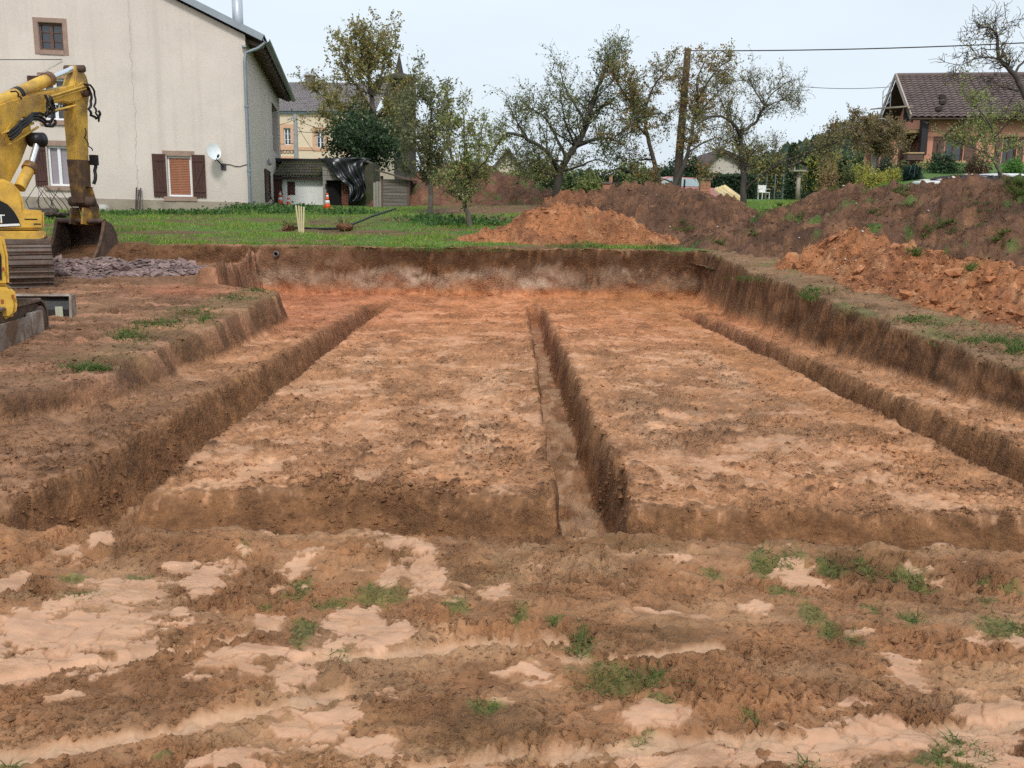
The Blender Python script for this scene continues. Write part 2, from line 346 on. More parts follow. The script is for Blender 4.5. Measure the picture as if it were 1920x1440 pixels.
TUFTS = [  # patches of surviving grass near the viewer: photo pixel, half width, half height, density
    (560, 1100, 22, 26, 1), (615, 1131, 36, 10, 1), (705, 1112, 55, 26, 1), (1088, 1205, 20, 34, 1.6), (1150, 1265, 75, 34, .7), (1228, 1268, 32, 14, 1.4), (1243, 1300, 24, 15, 1), (970, 1160, 15, 26, .8),
    (1425, 1062, 24, 20, 2.4), (1475, 1062, 40, 12, 1.6), (1558, 1072, 30, 12, 1.6), (1620, 1076, 22, 14, 1.6), (1700, 1082, 36, 14, 1.5), (1722, 1098, 18, 14, 1.5), (1470, 1108, 26, 14, 1), (1520, 1150, 20, 22, 1.2),
    (1560, 1180, 26, 18, 1.2), (1595, 1195, 20, 10, 1), (1708, 1162, 20, 14, 1.8), (1640, 1140, 22, 14, 1), (1870, 1180, 46, 24, .9), (1905, 1190, 30, 18, 1.2), (1852, 1090, 16, 8, 1), (1902, 1106, 22, 10, 1.2), (1845, 1126, 20, 8, 1),
    (1810, 1415, 60, 34, 1), (1740, 1430, 40, 14, .8), (1510, 1437, 30, 12, 1), (1790, 1385, 14, 22, 1), (150, 1122, 40, 9, .8), (258, 1080, 20, 8, .8), (130, 1086, 20, 8, .7), (568, 1190, 30, 26, .8), (640, 1226, 22, 10, .8),
    (1403, 1342, 9, 14, 1), (1205, 1372, 22, 14, 1), (296, 1425, 16, 8, 1), (22, 1436, 16, 8, 1), (500, 1130, 20, 8, .6), (850, 1130, 30, 16, .5), (1340, 1075, 20, 10, .4), (460, 1040, 16, 8, .8), (1040, 1170, 20, 10, .7), (915, 1320, 40, 14, .4)]
def _pt2(px, py): p = gz(px, py, 0.0); return p.x, p.y
def blob_mask(x, y, blobs, seed, warp=0.5, freq=7):
    m = np.full(x.shape, -9.0)
    near = y < 5.0
    xs, ys = x[near], y[near]
    if len(xs) == 0: return m
    wx = xs + 0.05 * fbm(xs * freq, ys * freq, 3, seed); wy = ys + 0.05 * fbm(xs * freq, ys * freq, 3, seed + 9)
    best = np.full(xs.shape, -9.0)
    for b in blobs:
        cx, cy = _pt2(b[0], b[1]); rx = abs(_pt2(b[0] + b[2], b[1])[0] - cx); ry = abs(_pt2(b[0], b[1] - b[3])[1] - _pt2(b[0], b[1] + b[3])[1]) / 2
        best = np.maximum(best, 1 - np.sqrt(((wx - cx) / rx) ** 2 + ((wy - cy) / ry) ** 2))
    m[near] = best + warp * fbm(xs * 4, ys * 8, 5, seed + 20, 0.66) + .3 * warp * fbm(xs * 20, ys * 20, 4, seed + 21, .65)
    return m
def streak_dist(x, y):
    """distance to the nearest rut, in units of its half width"""
    m = np.full(x.shape, 9.0); near = y < 5.0; xs, ys = x[near], y[near]
    if len(xs) == 0: return m
    wx = xs; wy = ys + 0.03 * fbm(xs * 3, ys * 3, 3, 61)
    best = np.full(xs.shape, 9.0)
    for pl, w in STREAKS:
        P = [_pt2(*p) for p in pl]
        for (ax, ay), (bx, by) in zip(P[:-1], P[1:]):
            dx, dy = bx - ax, by - ay; t = np.clip(((wx - ax) * dx + (wy - ay) * dy) / (dx * dx + dy * dy), 0, 1)
            best = np.minimum(best, np.hypot(wx - ax - t * dx, wy - ay - t * dy) / w)
    m[near] = best; return m
C_ = lambda *c: np.array(c)
CRUMB = C_(.355, .168, .077); DARKC = C_(.24, .114, .053); CLAY = C_(.56, .322, .197); CLAYG = C_(.45, .262, .142); FLOORM = C_(.475, .232, .114); FLOORL = C_(.63, .39, .245)
RED = C_(.46, .165, .085); ORANGE = C_(.44, .19, .075); TOPS = C_(.13, .061, .028); PALEW = C_(.36, .24, .155); TURF = C_(.085, .15, .033); MUDL = C_(.16, .095, .05); GREENISH = C_(.20, .135, .06)
def mixc(c, d, m): return c + (d - c) * m[..., None]
def ground(x, y):
    """height, soil colour and wetness of the ground at x,y"""
    x = np.asarray(x, float); y = np.asarray(y, float)
    shp = x.shape; x = x.ravel(); y = y.ravel()
    near = sst(9, 5, y); mid = sst(26, 14, y)
    wob = 0.11 * fbm(x * 1.1, y * 1.1, 3, 1) + 0.014 * fbm(x * 5, y * 5, 2, 2)
    wob2 = 0.11 * fbm(x * 1.3, y * 1.3, 3, 3) + 0.014 * fbm(x * 5, y * 5, 2, 4)
    nat = NAT(x, y)
    # --- pit outline
    dL = x - XL(y) + wob * 1.2; dR = XR(y) - x + wob * 1.0; dB = 18.42 - y + 0.12 * pn(x * 0.8, x * 0 + 1.1, 8) + wob2 * 0.8
    d = np.minimum(np.minimum(dL, dR), dB); d = np.minimum(d, 3)
    dF = y - (4.46 - .055 * np.clip(x, 0, 3) + 0.06 * pn(x * 1.7, x * 0, 9)) + wob2 * 0.6
    slope = np.where(dR < np.minimum(dL, dB), 0.24, np.where(dB < dL, .15, .17))
    floor = -0.10 + 0.035 * sst(16.6, 18.4, y) * 3 + 0.02 * pn(x * .5, y * .5, 12) + np.clip(0.5 - dL, 0, .5) ** 2 * 0.2 + np.clip(0.6 - dR, 0, .6) ** 2 * 0.06
    ramp = lambda m: (lambda q: q * (2 - q))(np.clip(m, 0, 1)) * .7 + .3 * sst(0, 1, m)
    inside = ramp(d / slope) * sst(-0.02, 0.5, dF)
    z = nat + (floor - nat) * inside
    # --- foundation trenches
    ty = y + wob2 * 0.5; tx = x + wob * 0.42
    def slot(xl, xr, y0, y1, wl=0.10, wr=0.10):
        a = np.minimum((tx - xl) / wl, (xr - tx) / wr); b = np.minimum((ty - y0) / 0.12, (y1 - ty) / 0.12); return np.minimum(a, b)
    lt = slot(np.interp(y, [5, 17], [-2.96, -2.74]), np.interp(y, [5, 17], [-2.28, -2.34]), 4.55, 16.75, 0.22, 0.07)
    mt = slot(np.interp(y, [5, 17], [.28, .26]), np.interp(y, [5, 17], [.76, .58]), 4.6, 16.9, 0.06, 0.11)
    rt = slot(np.interp(y, [5, 16.3], [3.46, 3.0]), np.interp(y, [5, 16.3], [4.08, 3.38]), 4.6, 16.45, 0.07, 0.19)
    yb = np.interp(x, [-2.4, -1.2, .2, .9, 3, 5], [5.42, 5.62, 5.40, 5.24, 5.2, 5.1])
    ft = np.minimum(np.minimum((ty - 4.46 + .055 * np.clip(x, 0, 3)) / 0.08, (yb - ty) / 0.38), np.minimum((tx + 2.96) / 0.16, 1))
    tr = ramp(np.maximum(np.maximum(lt, mt), np.maximum(rt, ft)))
    tr_h = np.maximum(np.maximum(sst(0, 1, lt), sst(0, 1, mt)), sst(0, 1, rt))
    tdep = 0.41 + 0.03 * pn(x * 2, y * 2, 30)
    dmt = sst(0, 1, mt) * sst(13.5, 16.5, y) * 0.10
    zt = -0.10 - tdep + dmt
    z = z + (np.minimum(zt, z) - z) * tr
    # lumps thrown up along the trench edges
    edge = np.exp(-((np.abs(np.minimum(np.maximum(lt, np.maximum(mt, rt)), 3.0) + 0.9)) / 0.9) ** 2) * (y > 4.6) * (inside > 0.5)
    # --- crumbs, clay plates, ruts
    plate = np.maximum(blob_mask(x, y, BLOBS, 40, 0.85), np.where(y < 5, fbm(x * 2.6 + .5 * y, y * 5.2, 5, 44, .62) - .56, -9))
    sd = streak_dist(x, y)
    pl = sst(0.0, 0.07, plate); halo = sst(-.45, .05, plate + .25 * fbm(x * 8, y * 8, 4, 46, .65)); rut = sst(1.25, 0.5, sd + 0.5 * fbm(x * 6, y * 6, 3, 62))
    steep = np.maximum(inside * (1 - inside), tr * (1 - tr)) * 4
    fl_in = inside * (1 - tr)
    wx = x + 0.35 * fbm(x * 0.9, y * 0.9, 3, 70); wy = y + 0.15 * fbm(x * 1.1, y * 1.1, 3, 71)
    st = fbm(wx * 1.35, wy * 1.15, 5, 72, 0.72)                 # scrape marks across the floor
    st2 = fbm(x * 0.45, y * 0.55, 3, 75)
    smear = sst(0.02, 0.22, st + 0.35 * st2) * fl_in
    bare = sst(0.26, 0.44, .75 * st + 0.22 * st2 + 0.75 * fbm(x * 5, y * 4.5, 5, 77, .7)) * fl_in * (1 - sst(.3, .9, np.abs(steep)))
    crumb = (1 - 0.92 * pl) * (1 - 0.75 * rut) * (1 - 0.45 * smear) * (1 - .4 * bare)
    pressed = sst(-.12, .22, fbm(x * .9 - y * .35, y * 2.6 + x * .5, 4, 81)) * (1 - inside)
    crumb = crumb * (0.3 + 0.7 * sst(-0.25, 0.2, fbm(x * 1.6, y * 1.6, 3, 80))) * (1 - .6 * halo) * (1 - .65 * pressed)
    lawnm = sst(18.45, 18.75, y + 0.2 * fbm(x * 1.1, y * 1.1, 4, 90)) * (inside < .02) * np.where(x < -4, sst(.85, .99, NAT(x, y, True)), 1)
    stepf = np.where((x < -4) & (y > 17.5), sst(.02, .1, NAT(x, y, True)) * (1 - sst(.9, 1, NAT(x, y, True))), 0)
    soft = 1 - 0.7 * lawnm
    amp = np.interp(y, [2, 5, 9, 20], [1, 1.15, 1.5, 1.5]) * soft
    qx = x + 0.03 * fbm(x * 7, y * 7, 3, 100); qy = y + 0.03 * fbm(x * 7, y * 7, 3, 101)
    ck = 0.050 * clods(qx * 9, qy * 9, 3, 0.35) * sst(-.1, .3, fbm(x * 1.1, y * 1.1, 3, 103)) + 0.030 * clods(qx * 17, qy * 17, 4, 0.62) * sst(11, 7, y) + 0.020 * clods(qx * 38, qy * 38, 5, 0.8) * sst(6.2, 4.6, y)
    brk = np.abs(fbm(x * 7, y * 7, 5, 102, .62))
    z = z + crumb * amp * (ck - 0.03 * sst(0.16, 0.0, brk)) * (1 - 0.2 * fl_in) * (1 - .85 * np.clip(steep, 0, 1)) + 0.026 * fbm(x * 9, y * 9, 4, 110, 0.55) * (1 - 0.75 * pl) * (1 - 0.3 * smear) * soft
    z = z + 0.030 * fbm(x * 1.5, y * 1.5, 3, 120) * (1 - inside) * (1 - sst(20, 30, y))
    z = z + edge * (0.030 * clods(x * 6, y * 6, 9, 0.4) + 0.01)
    z = z + pl * (0.008 + 0.008 * fbm(x * 3 - y * 1.5, y * 12 + x * 2, 4, 125)) * (1 - inside) + pressed * .006 * fbm(x * 4 - y, y * 16 + x * 3, 3, 126) - rut * 0.022 * (1 - inside)
    # cracks in the plates
    crack = np.abs(fbm(x * 4, y * 5, 4, 130)); z = z - pl * 0.014 * sst(0.045, 0.0, crack)
    # cleat prints of the tracked machine
    prints = np.zeros_like(x)
    for x0, x1, y0, y1, per in ((-.42, -.05, 5.7, 10.5, .105), (1.0, 1.36, 6.3, 9.8, .105), (-1.9, -1.6, 9.5, 12.5, .12), (2.2, 2.55, 8.5, 12.5, .12)):
        mk = sst(0, .06, x + .12 * pn(y * .4, y * 0, 133) - x0) * sst(0, .06, x1 - x - .12 * pn(y * .4, y * 0, 133)) * sst(y0, y0 + .5, y) * sst(y1, y1 - .8, y) * sst(-.4, -.05, fbm(x * 2, y * 2, 3, 134)); prints = np.maximum(prints, mk * fl_in)
        z = z + mk * fl_in * 0.022 * np.sign(np.sin((y + 0.05 * pn(x * 3, y * 3, 135)) * 6.283 / per)) ** 1
    # scrape grooves from the bucket
    z = z + fl_in * 0.010 * fbm(x * 8, y * 1.1, 4, 140, .6) + fl_in * (1 - smear) * .016 * fbm(x * 14, y * 11, 4, 143, .65) 
    # near rim spoil
    z = z + np.exp(-((y - 4.28 - .05 * pn(x * 2, x * 0, 142)) / 0.20) ** 2) * (0.03 + 0.055 * clods(x * 5, y * 5, 21, 0.8)) * sst(-4.4, -2.6, x)
    # --- soil colours
    c = np.tile(CRUMB, (len(x), 1)); q = fbm(x * 1.3, y * 1.3, 4, 150)
    c = mixc(c, DARKC, sst(0.0, 0.35, q) * 0.8); c = mixc(c, CLAYG, sst(0.05, 0.4, fbm(x * 0.9 + 5, y * 2.6, 4, 151)) * 0.75 * (1 - inside))
    c = mixc(c, GREENISH, sst(0.12, 0.4, fbm(x * 1.1, y * 1.7, 4, 152)) * 0.28 * (1 - inside) * near)
    c = mixc(c, C_(.42, .215, .11), halo * .5 * (1 - inside)); c = mixc(c, C_(.36, .195, .10), pressed * .6 * (1 - inside) * sst(-.3, .2, fbm(x * 3 - y, y * 12 + x * 2, 4, 154)))
    g_m = blob_mask(x, y, TUFTS, 45, 0.5); c = mixc(c, TURF, sst(-.15, .4, g_m) * 0.55)
    c = mixc(c, C_(.50, .31, .19), rut * 0.85 * (1 - inside)); c = mixc(c, CLAY * 1.02, pl * (0.92 - 0.4 * sst(-.1, .3, fbm(x * 3 - y * 1.5, y * 12 + x * 2, 4, 153))) * (1 - inside))
    # pit floor
    fc = np.tile(FLOORM, (len(x), 1)); fc = mixc(fc, FLOORM * .80, sst(-.05, 0.35, fbm(wx * 1.5, wy * 1.3, 5, 160, .68)) * .9)
    scr = fbm(x * 7 + .6 * fbm(x, y, 2, 166), y * .7, 4, 165, .6); fc = fc * (1 + .22 * np.clip(scr, -.6, .6))[:, None]; fc = mixc(fc, FLOORM * 1.2 + .015, smear * .55); fc = mixc(fc, FLOORL, np.maximum(bare * .34, prints * .4))
    warm = sst(9.5, 16.5, y + 0.8 * fbm(x * .7, y * .7, 3, 161)); fc = mixc(fc, fc * C_(1.1, .87, .76), warm * 0.85)
    redz = sst(-1.2, -3.2, x + 0.5 * fbm(x, y, 3, 162)) * sst(11.5, 14.5, y); fc = mixc(fc, RED, redz * .5)
    orz = sst(0.6, 1.6, x) * sst(14.5, 17, y); fc = mixc(fc, ORANGE, orz * .45)
    orr = np.exp(-((x - np.interp(y, [5, 16], [3.1, 2.75])) / .28) ** 2) * sst(5, 7, y); fc = mixc(fc, ORANGE * 1.05, orr * .5)
    dk = np.exp(-(((x - 1.85) / 1.15) ** 2 + ((y - 7.9) / 1.15) ** 2) * 1.2) * sst(-.35, .2, fbm(x * 2, y * 3, 4, 163)); fc = mixc(fc, C_(.26, .14, .075), dk * .8)
    lstrip = sst(-2.5, -3.2, x) * sst(11, 8.5, y); fc = mixc(fc, C_(.30, .155, .082), lstrip * .85)
    c = mixc(c, fc, inside)
    # cut faces: dark topsoil above, paler and redder beds below
    rel = (z - floor) / np.maximum(nat - floor, .05)
    wn = fbm(x * 1.2, z * 3 + y * 0.6, 4, 170)
    wc = np.tile(TOPS, (len(x), 1)); wc = mixc(wc, TOPS * 1.9, sst(.0, .3, fbm(x * 3 + y * 3, z * 9, 5, 171, .65)))
    back = sst(16.9, 18.0, y)
    wc = mixc(wc, TOPS * .8, back * sst(.5, .8, rel)); wc = mixc(wc, C_(.44, .30, .21), sst(.60, .46, rel + .45 * wn) * back * (.5 + .5 * sst(-.2, .1, wn + .2 * pn(x * 3, z * 12, 172))) * (1 - .65 * sst(.3, 1.5, x)))
    wc = mixc(wc, C_(.36, .155, .075), sst(.36, .10, rel + .3 * wn) * back * .8)
    wc = mixc(wc, PALEW * .8, np.exp(-((rel - .56 - .05 * pn(x * .8, x * 0, 173)) / .035) ** 2) * back * sst(.1, .25, pn(x * .55 + .3, x * 0, 174)))
    wc = mixc(wc, C_(.28, .145, .07), sst(.5, .1, rel + .3 * wn) * sst(11, 16, y) * sst(2.5, 3.5, x) * .8)
    wallm = sst(0.06, 0.2, rel) * sst(-.06, .06, d) * inside ** .2 * (dF > .3) * (rel > .08)
    lipw = fbm(x * 9, y * 9, 4, 185, .65)
    wallm = np.where((rel > .06) & (y > 5.6), sst(.06, .2, rel), 0) * sst(-.07, .0, d + .08 * lipw) * (dF > .6)
    c = mixc(c, wc, wallm)
    rimm = np.exp(-np.abs(d) / .07) * (inside < .02) * (y > 5.6); c = mixc(c, TOPS * 1.4, rimm * .5)
    # trench faces
    tc_ = np.tile(C_(.27, .128, .056), (len(x), 1)); tc_ = mixc(tc_, TOPS * 1.5, sst(-.1, .25, fbm((x + y) * 4, z * 11, 5, 180, .65)) * .8)
    tc_ = mixc(tc_, C_(.33, .14, .07), sst(10.5, 14.5, y) * .8)
    tm = np.maximum(np.maximum(lt, mt), np.maximum(rt, ft)); lipn = fbm(x * 13, y * 13, 4, 184, .65)
    c = mixc(c, tc_, sst(-.55, .0, tm + .75 * lipn))
    botm = sst(.93, 1.0, tr_h); c = mixc(c, C_(.44, .26, .15), botm * sst(-.2, .2, fbm(x * 4, y * 2, 3, 181)) * .8)
    c = mixc(c, C_(.34, .165, .085), botm * sst(7, 10, y) * sst(.0, .2, fbm(x * 4, y * 2, 3, 183)))
    # verge, plateau and lawn
    left = (1 - inside) * sst(-2.9, -3.5, x) * sst(5.4, 6.6, y) * (1 - lawnm)
    c = mixc(c, C_(.23, .12, .066), left * .85); c = mixc(c, C_(.46, .23, .135), left * sst(.08, .3, fbm(x * .7, y * 2.2, 4, 190)) * .8)
    c = mixc(c, RED * .9, left * np.exp(-(((x + 5.0) / .9) ** 2 + ((y - 14.2) / .7) ** 2)) * .8)
    c = mixc(c, TURF, left * sst(.55, .1, np.abs(d + .35) + .5 * fbm(x * 2, y * 2, 3, 191)) * sst(7.5, 9, y) * sst(15.2, 14.2, y) * .15)
    right = (inside < .02) * sst(3.2, 3.9, x) * sst(6, 8, y); c = mixc(c, C_(.24, .145, .08), right * .8); c = mixc(c, TURF * 1.1, right * sst(.12, .34, fbm(x * 1.5, y * 1.1, 3, 192)) * .4)
    track = sst(.03, .22, fbm(x * .35, y * 1.1, 4, 193) + .20 * np.exp(-((y - 22.4 - .12 * x) / .9) ** 2) - .02) * sst(30, 25, y)
    track = np.maximum(track, sst(1.0, .35, np.abs(y - 25.6 + .03 * x) + .5 * fbm(x * 1.2, y, 3, 194)) * sst(-4.8, -3.2, x) * .95)
    track = np.maximum(track, sst(26.8, 28.2, y + .6 * fbm(x * .8, y * .8, 3, 195)) * sst(-3.8, -2.4, x) * sst(3.0, 1.5, x) * sst(40, 34, y))
    track = np.maximum(track, .9 * np.exp(-((y - 25.4 - .5 * pn(x * .4, x * 0, 196)) / 1.0) ** 2) * sst(-11.5, -9.5, x) * sst(-3.8, -5.2, x) * sst(-.35, .05, fbm(x * .8, y * 1.6, 4, 197)))
    track = np.maximum(track, .85 * np.exp(-((y - 20.2 - .06 * x) / .8) ** 2) * sst(-3.5, -5.5, x) * sst(-.3, .1, fbm(x * .9, y * 1.8, 4, 198)))
    lc = mixc(np.tile(TURF * 1.15, (len(x), 1)), MUDL, track); lc = mixc(lc, C_(.2, .105, .06), track * sst(-2.6, -1.6, x) * .9)
    c = mixc(c, lc, lawnm); c = mixc(c, TOPS * 1.2, stepf * .9)
    far = sst(45, 80, y); c = mixc(c, C_(.06, .10, .03), far)
    wet = np.clip(pl * .45 * (1 - inside) + pressed * .2 + halo * .12 * (1 - inside) + rut * .75 * (1 - inside) + bare * .35 + smear * .12 + botm * .5, 0, 1)
    cut = np.clip(np.maximum(np.maximum(wallm, stepf), sst(.0, .12, tr) * (1 - .5 * botm)), 0, 1) * .65 + .30 * (1 - pl) * (1 - lawnm) * (1 - np.clip(np.maximum(wallm, tr), 0, 1)) * (1 - .6 * bare)
    ground.cut = cut.reshape(shp)
    return z.reshape(shp), c.reshape(shp + (3,)), wet.reshape(shp), lawnm.reshape(shp), track.reshape(shp), inside.reshape(shp)
def rows():
    ys = list(np.linspace(-60, 0, 14)) + list(np.linspace(0.3, 1.9, 12)); y = 2.0
    while y < 34:
        ys.append(y)
        px = y * y / (907 * 1.7)
        if y < 4.45: s = max(.0055, 1.25 * px)
        elif y < 5.8: s = .0125
        elif y < 16.4: s = min(.036, 1.25 * px)
        elif y < 18.15: s = .034
        elif y < 18.75: s = .011
        elif y < 26: s = .075
        else: s = .14
        y += s
    while y < 700: ys.append(y); y *= 1.09
    return np.array(ys)
YS = rows()
U = np.concatenate([-np.geomspace(14, 1.13, 18), -np.linspace(1.10, .716, 60), np.linspace(-.71, .71, 700), np.linspace(.716, 1.10, 60), np.geomspace(1.13, 14, 18)])
YY, UU = np.meshgrid(YS, U, indexing='ij')
XX = UU * np.maximum(YY, 2.0)
ZZ, CC, WW, LL, TT, II = ground(XX, YY); KK = ground.cut
_gy = np.gradient(ZZ, axis=0) / np.maximum(np.abs(np.gradient(YY, axis=0)), 1e-4); _gx = np.gradient(ZZ, axis=1) / np.maximum(np.abs(np.gradient(XX, axis=1)), 1e-4)
_sl = np.hypot(_gx, _gy); _ex = np.exp; _w = sst(.7, 1.8, _sl) * (YY > 4.2) * (YY < 20)
_w = (_w + np.roll(_w, 1, 0) + np.roll(_w, -1, 0) + np.roll(_w, 1, 1) + np.roll(_w, -1, 1)) / 5
_am = np.interp(YY, [4, 6, 17, 18], [.03, .035, .045, .13]) + .06 * sst(3.9, 4.2, XX)
XX = XX + _w * _am * fbm(YY * 3.0, ZZ * 3.2 + YY * .4, 3, 210, .5) * sst(0, 1, np.abs(_gx) / (_sl + 1e-6) + .3)
YY = YY + _w * _am * fbm(XX * 3.0, ZZ * 3.2 + XX * .4, 3, 211, .5) * sst(0, 1, np.abs(_gy) / (_sl + 1e-6) + .3)
g_me = np_mesh('ground', np.stack([XX, YY, ZZ], -1).reshape(-1, 3), grid_faces(len(YS), len(U)), True, CC.reshape(-1, 3), WW.ravel(), KK.ravel())
tag(link_mesh('ground', g_me, soil_mat()), kind='structure')
def gh(x, y):
    """height of the ground under one point"""
    return float(ground(np.array([float(x)]), np.array([float(y)]))[0][0])
def gha(x, y): return ground(np.asarray(x, float), np.asarray(y, float))[0]

print('rows', len(YS), 'cols', len(U))
# ------------------------------------------------------------------ loose crumbs of earth lying on the ground
def lump_variants(n, sub, rs, flat=0.7, jag=0.28):
    """small angular lumps (unit size), each V,F"""
    import bmesh
    out = []
    for k in range(n):
        if sub == 0:                                          # smallest crumbs: eight faces
            V = np.array([(1, 0, 0), (-1, 0, 0), (0, 1, 0), (0, -1, 0), (0, 0, 1), (0, 0, -1)], float) + rs.uniform(-.3, .3, (6, 3)); F = np.array([(0, 2, 4), (2, 1, 4), (1, 3, 4), (3, 0, 4), (2, 0, 5), (1, 2, 5), (3, 1, 5), (0, 3, 5)])
        else:
            bm = bmesh.new(); bmesh.ops.create_icosphere(bm, subdivisions=sub, radius=1.0)
            V = np.array([v.co[:] for v in bm.verts]); F = np.array([[v.index for v in f.verts] for f in bm.faces]); bm.free()
        for _ in range(7):                                    # chop flats into it
            d = rs.randn(3); d /= np.linalg.norm(d); c = 0.45 + 0.4 * rs.rand(); t = V @ d; V = V - np.outer(np.clip(t - c, 0, None), d)
        V = V * (1 + jag * (rs.rand(len(V), 1) - .5)) * np.array([1, .6 + .4 * rs.rand(), flat * (.6 + .4 * rs.rand())])
        out.append((V, F))
    return out
def scatter_lumps(name, P, S, cols, variants, rs, wet=0.0, sink=0.25):
    """many lumps joined in one mesh with their own soil colours"""
    VV = []; FF = []; CCs = []; o = 0
    k = len(variants); idx = rs.randint(0, k, len(P)); A = rs.rand(len(P)) * 6.283; T = (rs.rand(len(P)) - .5) * .9
    for j, (V, F) in enumerate(variants):
        m = idx == j; n = int(m.sum())
        if n == 0: continue
        ca, sa = np.cos(A[m])[:, None], np.sin(A[m])[:, None]; ct, st = np.cos(T[m])[:, None], np.sin(T[m])[:, None]
        x, y, z = V[None, :, 0], V[None, :, 1], V[None, :, 2]
        y2 = y * ct - z * st; z2 = y * st + z * ct
        W = np.stack([x * ca - y2 * sa, x * sa + y2 * ca, z2 + 0 * ca], -1) * S[m][:, None, None] + P[m][:, None, :]
        W[..., 2] += (S[m] * (.22 - sink))[:, None]
        VV.append(W.reshape(-1, 3)); FF.append((F[None] + (np.arange(n) * len(V))[:, None, None] + o).reshape(-1, 3)); o += n * len(V)
        CCs.append(np.repeat(cols[m], len(V), axis=0))
    V = np.concatenate(VV); return np_mesh(name, V, np.concatenate(FF), False, np.concatenate(CCs), np.full(len(V), wet))
rs1 = np.random.RandomState(3)
LUMPS = lump_variants(24, 0, rs1, .8, .2)
def crumbs(name, n, y0, y1, smin, smax, seed, keep, dark=.85):
    rs = np.random.RandomState(seed)
    t = rs.rand(n); y = 1 / (1 / y0 + (1 / y1 - 1 / y0) * t); x = (rs.rand(n) * 2 - 1) * .68 * y
    z, c, w, lw, tr_, ins = ground(x, y)
    k = keep(x, y, w, lw, ins, rs)
    x, y, z, c = x[k], y[k], z[k], c[k]
    s = smin * (smax / smin) ** (rs.rand(len(x)) ** 2.2)
    c = (c * .6 + .4 * c.mean(0)) * dark * (0.75 + .5 * rs.rand(len(x), 1))
    return link_mesh(name, scatter_lumps(name, np.stack([x, y, z], -1), s, c, LUMPS, rs), soil_mat())
cl = lambda x, y, f, s: fbm(x * f, y * f, 3, s)
tag(crumbs('soil_crumbs', 30000, 2.2, 5.0, .005, .024, 5, lambda x, y, w, l, i, r: (r.rand(len(x)) > w * 1.9) & (cl(x, y, 2.2, 200) + .5 * (r.rand(len(x)) - .5) > -.12) & (y < 4.55)), 'loose brown crumbs of earth on the near mud', 'earth', kind='stuff')
tag(crumbs('soil_crumbs', 34000, 5.2, 17.5, .010, .038, 6, lambda x, y, w, l, i, r: (i > .9) & (np.abs(x) < 9) & (r.rand(len(x)) > w * 2.2) & (cl(x, y * 1.3, 1.3, 201) + .5 * (r.rand(len(x)) - .5) > -.05)), 'loose clods of earth on the pit floor', 'earth', kind='stuff')
tag(crumbs('soil_crumbs', 14000, 6.0, 20.0, .012, .05, 7, lambda x, y, w, l, i, r: (i < .05) & (l < .3)), 'loose clods of earth on the banks beside the pit', 'earth', kind='stuff')
# ------------------------------------------------------------------ spoil heaps: each its own body of earth standing on the ground
def heap(name, label, line, half, seed, cols, rough=0.05, res=0.05, peak=0.5, extra=None, cat='heap', grassy=0, clod=0.06, kind=None):
    """line: crest points (x, y, height over ground, half width); a lumpy ridge that falls to the ground on both sides"""
    P = np.array(line, float)
    mg = P[:, 3].max() * 1.25
    x0, x1, y0, y1 = P[:, 0].min() - mg, P[:, 0].max() + mg, P[:, 1].min() - mg, P[:, 1].max() + mg
    nx, ny = int((x1 - x0) / res), int((y1 - y0) / (res * 1.2))
    X, Y = np.meshgrid(np.linspace(x0, x1, nx), np.linspace(y0, y1, ny)); sh = X.shape
    x, y = X.ravel(), Y.ravel()
    wx = x + 0.35 * fbm(x * .8, y * .8, 4, seed); wy = y + 0.35 * fbm(x * .8, y * .8, 4, seed + 1)
    h = np.full(x.shape, -1.0)
    for a, b in zip(P[:-1], P[1:]):
        d = b[:2] - a[:2]; t = np.clip(((wx - a[0]) * d[0] + (wy - a[1]) * d[1]) / (d @ d), 0, 1)
        r = np.hypot(wx - a[0] - t * d[0], wy - a[1] - t * d[1]) / (a[3] + (b[3] - a[3]) * t)
        hh = (a[2] + (b[2] - a[2]) * t) * (1 - r ** (1 + peak)) ; hh = np.where(r > 1, -(r - 1) * 1.2, hh)
        h = np.maximum(h, hh)
    g = NAT(x, y)
    m = sst(-.02, .12, h)
    z = g + h + m * (0.16 * fbm(x * 1.3, y * 1.3, 4, seed + 2) + rough * (1.1 * fbm(x * 5, y * 5, 5, seed + 3, .65) - 1.3 * sst(.16, 0, np.abs(fbm(x * 3.2, y * 3.2, 5, seed + 9, .6)))) + clod * clods(x * 5 + fbm(x * 4, y * 4, 2, 5), y * 5, seed + 4, .5) + clod * .55 * clods(x * 12, y * 12, seed + 5, .7))
    z = np.where(h < -.05, g - .25, z)
    c0, c1, c2 = [np.array(c) for c in cols]
    c = np.tile(c0, (len(x), 1)); c = mixc(c, c1, sst(-.1, .3, fbm(x * .9, y * .9, 4, seed + 6))); c = mixc(c, c2, sst(.1, .4, fbm(x * 2.6, y * 2.6, 4, seed + 7)) * .7)
    if grassy: c = mixc(c, TURF, sst(.28, .42, fbm(x * 1.6, y * 1.6, 3, seed + 8)) * grassy)
    if extra: c = extra(x, y, z, c)
    V = np.stack([x, y, z], -1); F = grid_faces(*sh)
    keep = (h > -.3)[F].any(1); F = F[keep]
    used = np.unique(F); rm = np.full(len(V), -1); rm[used] = np.arange(len(used)); F = rm[F]
    base = Vector((float(P[:, 0].mean()), float(P[:, 1].mean()), float(NAT(np.array([P[:, 0].mean()]), np.array([P[:, 1].mean()]))[0])))
    me = np_mesh(name, V[used] - np.array(base), F, True, c[used], np.zeros(len(used)), np.full(len(used), .7))
    o = link_mesh(name, me, soil_mat(), None, base)
    HEAPF[name + label] = (V[used], c[used])
    return tag(o, label, cat, kind=kind)
HEAPF = {}
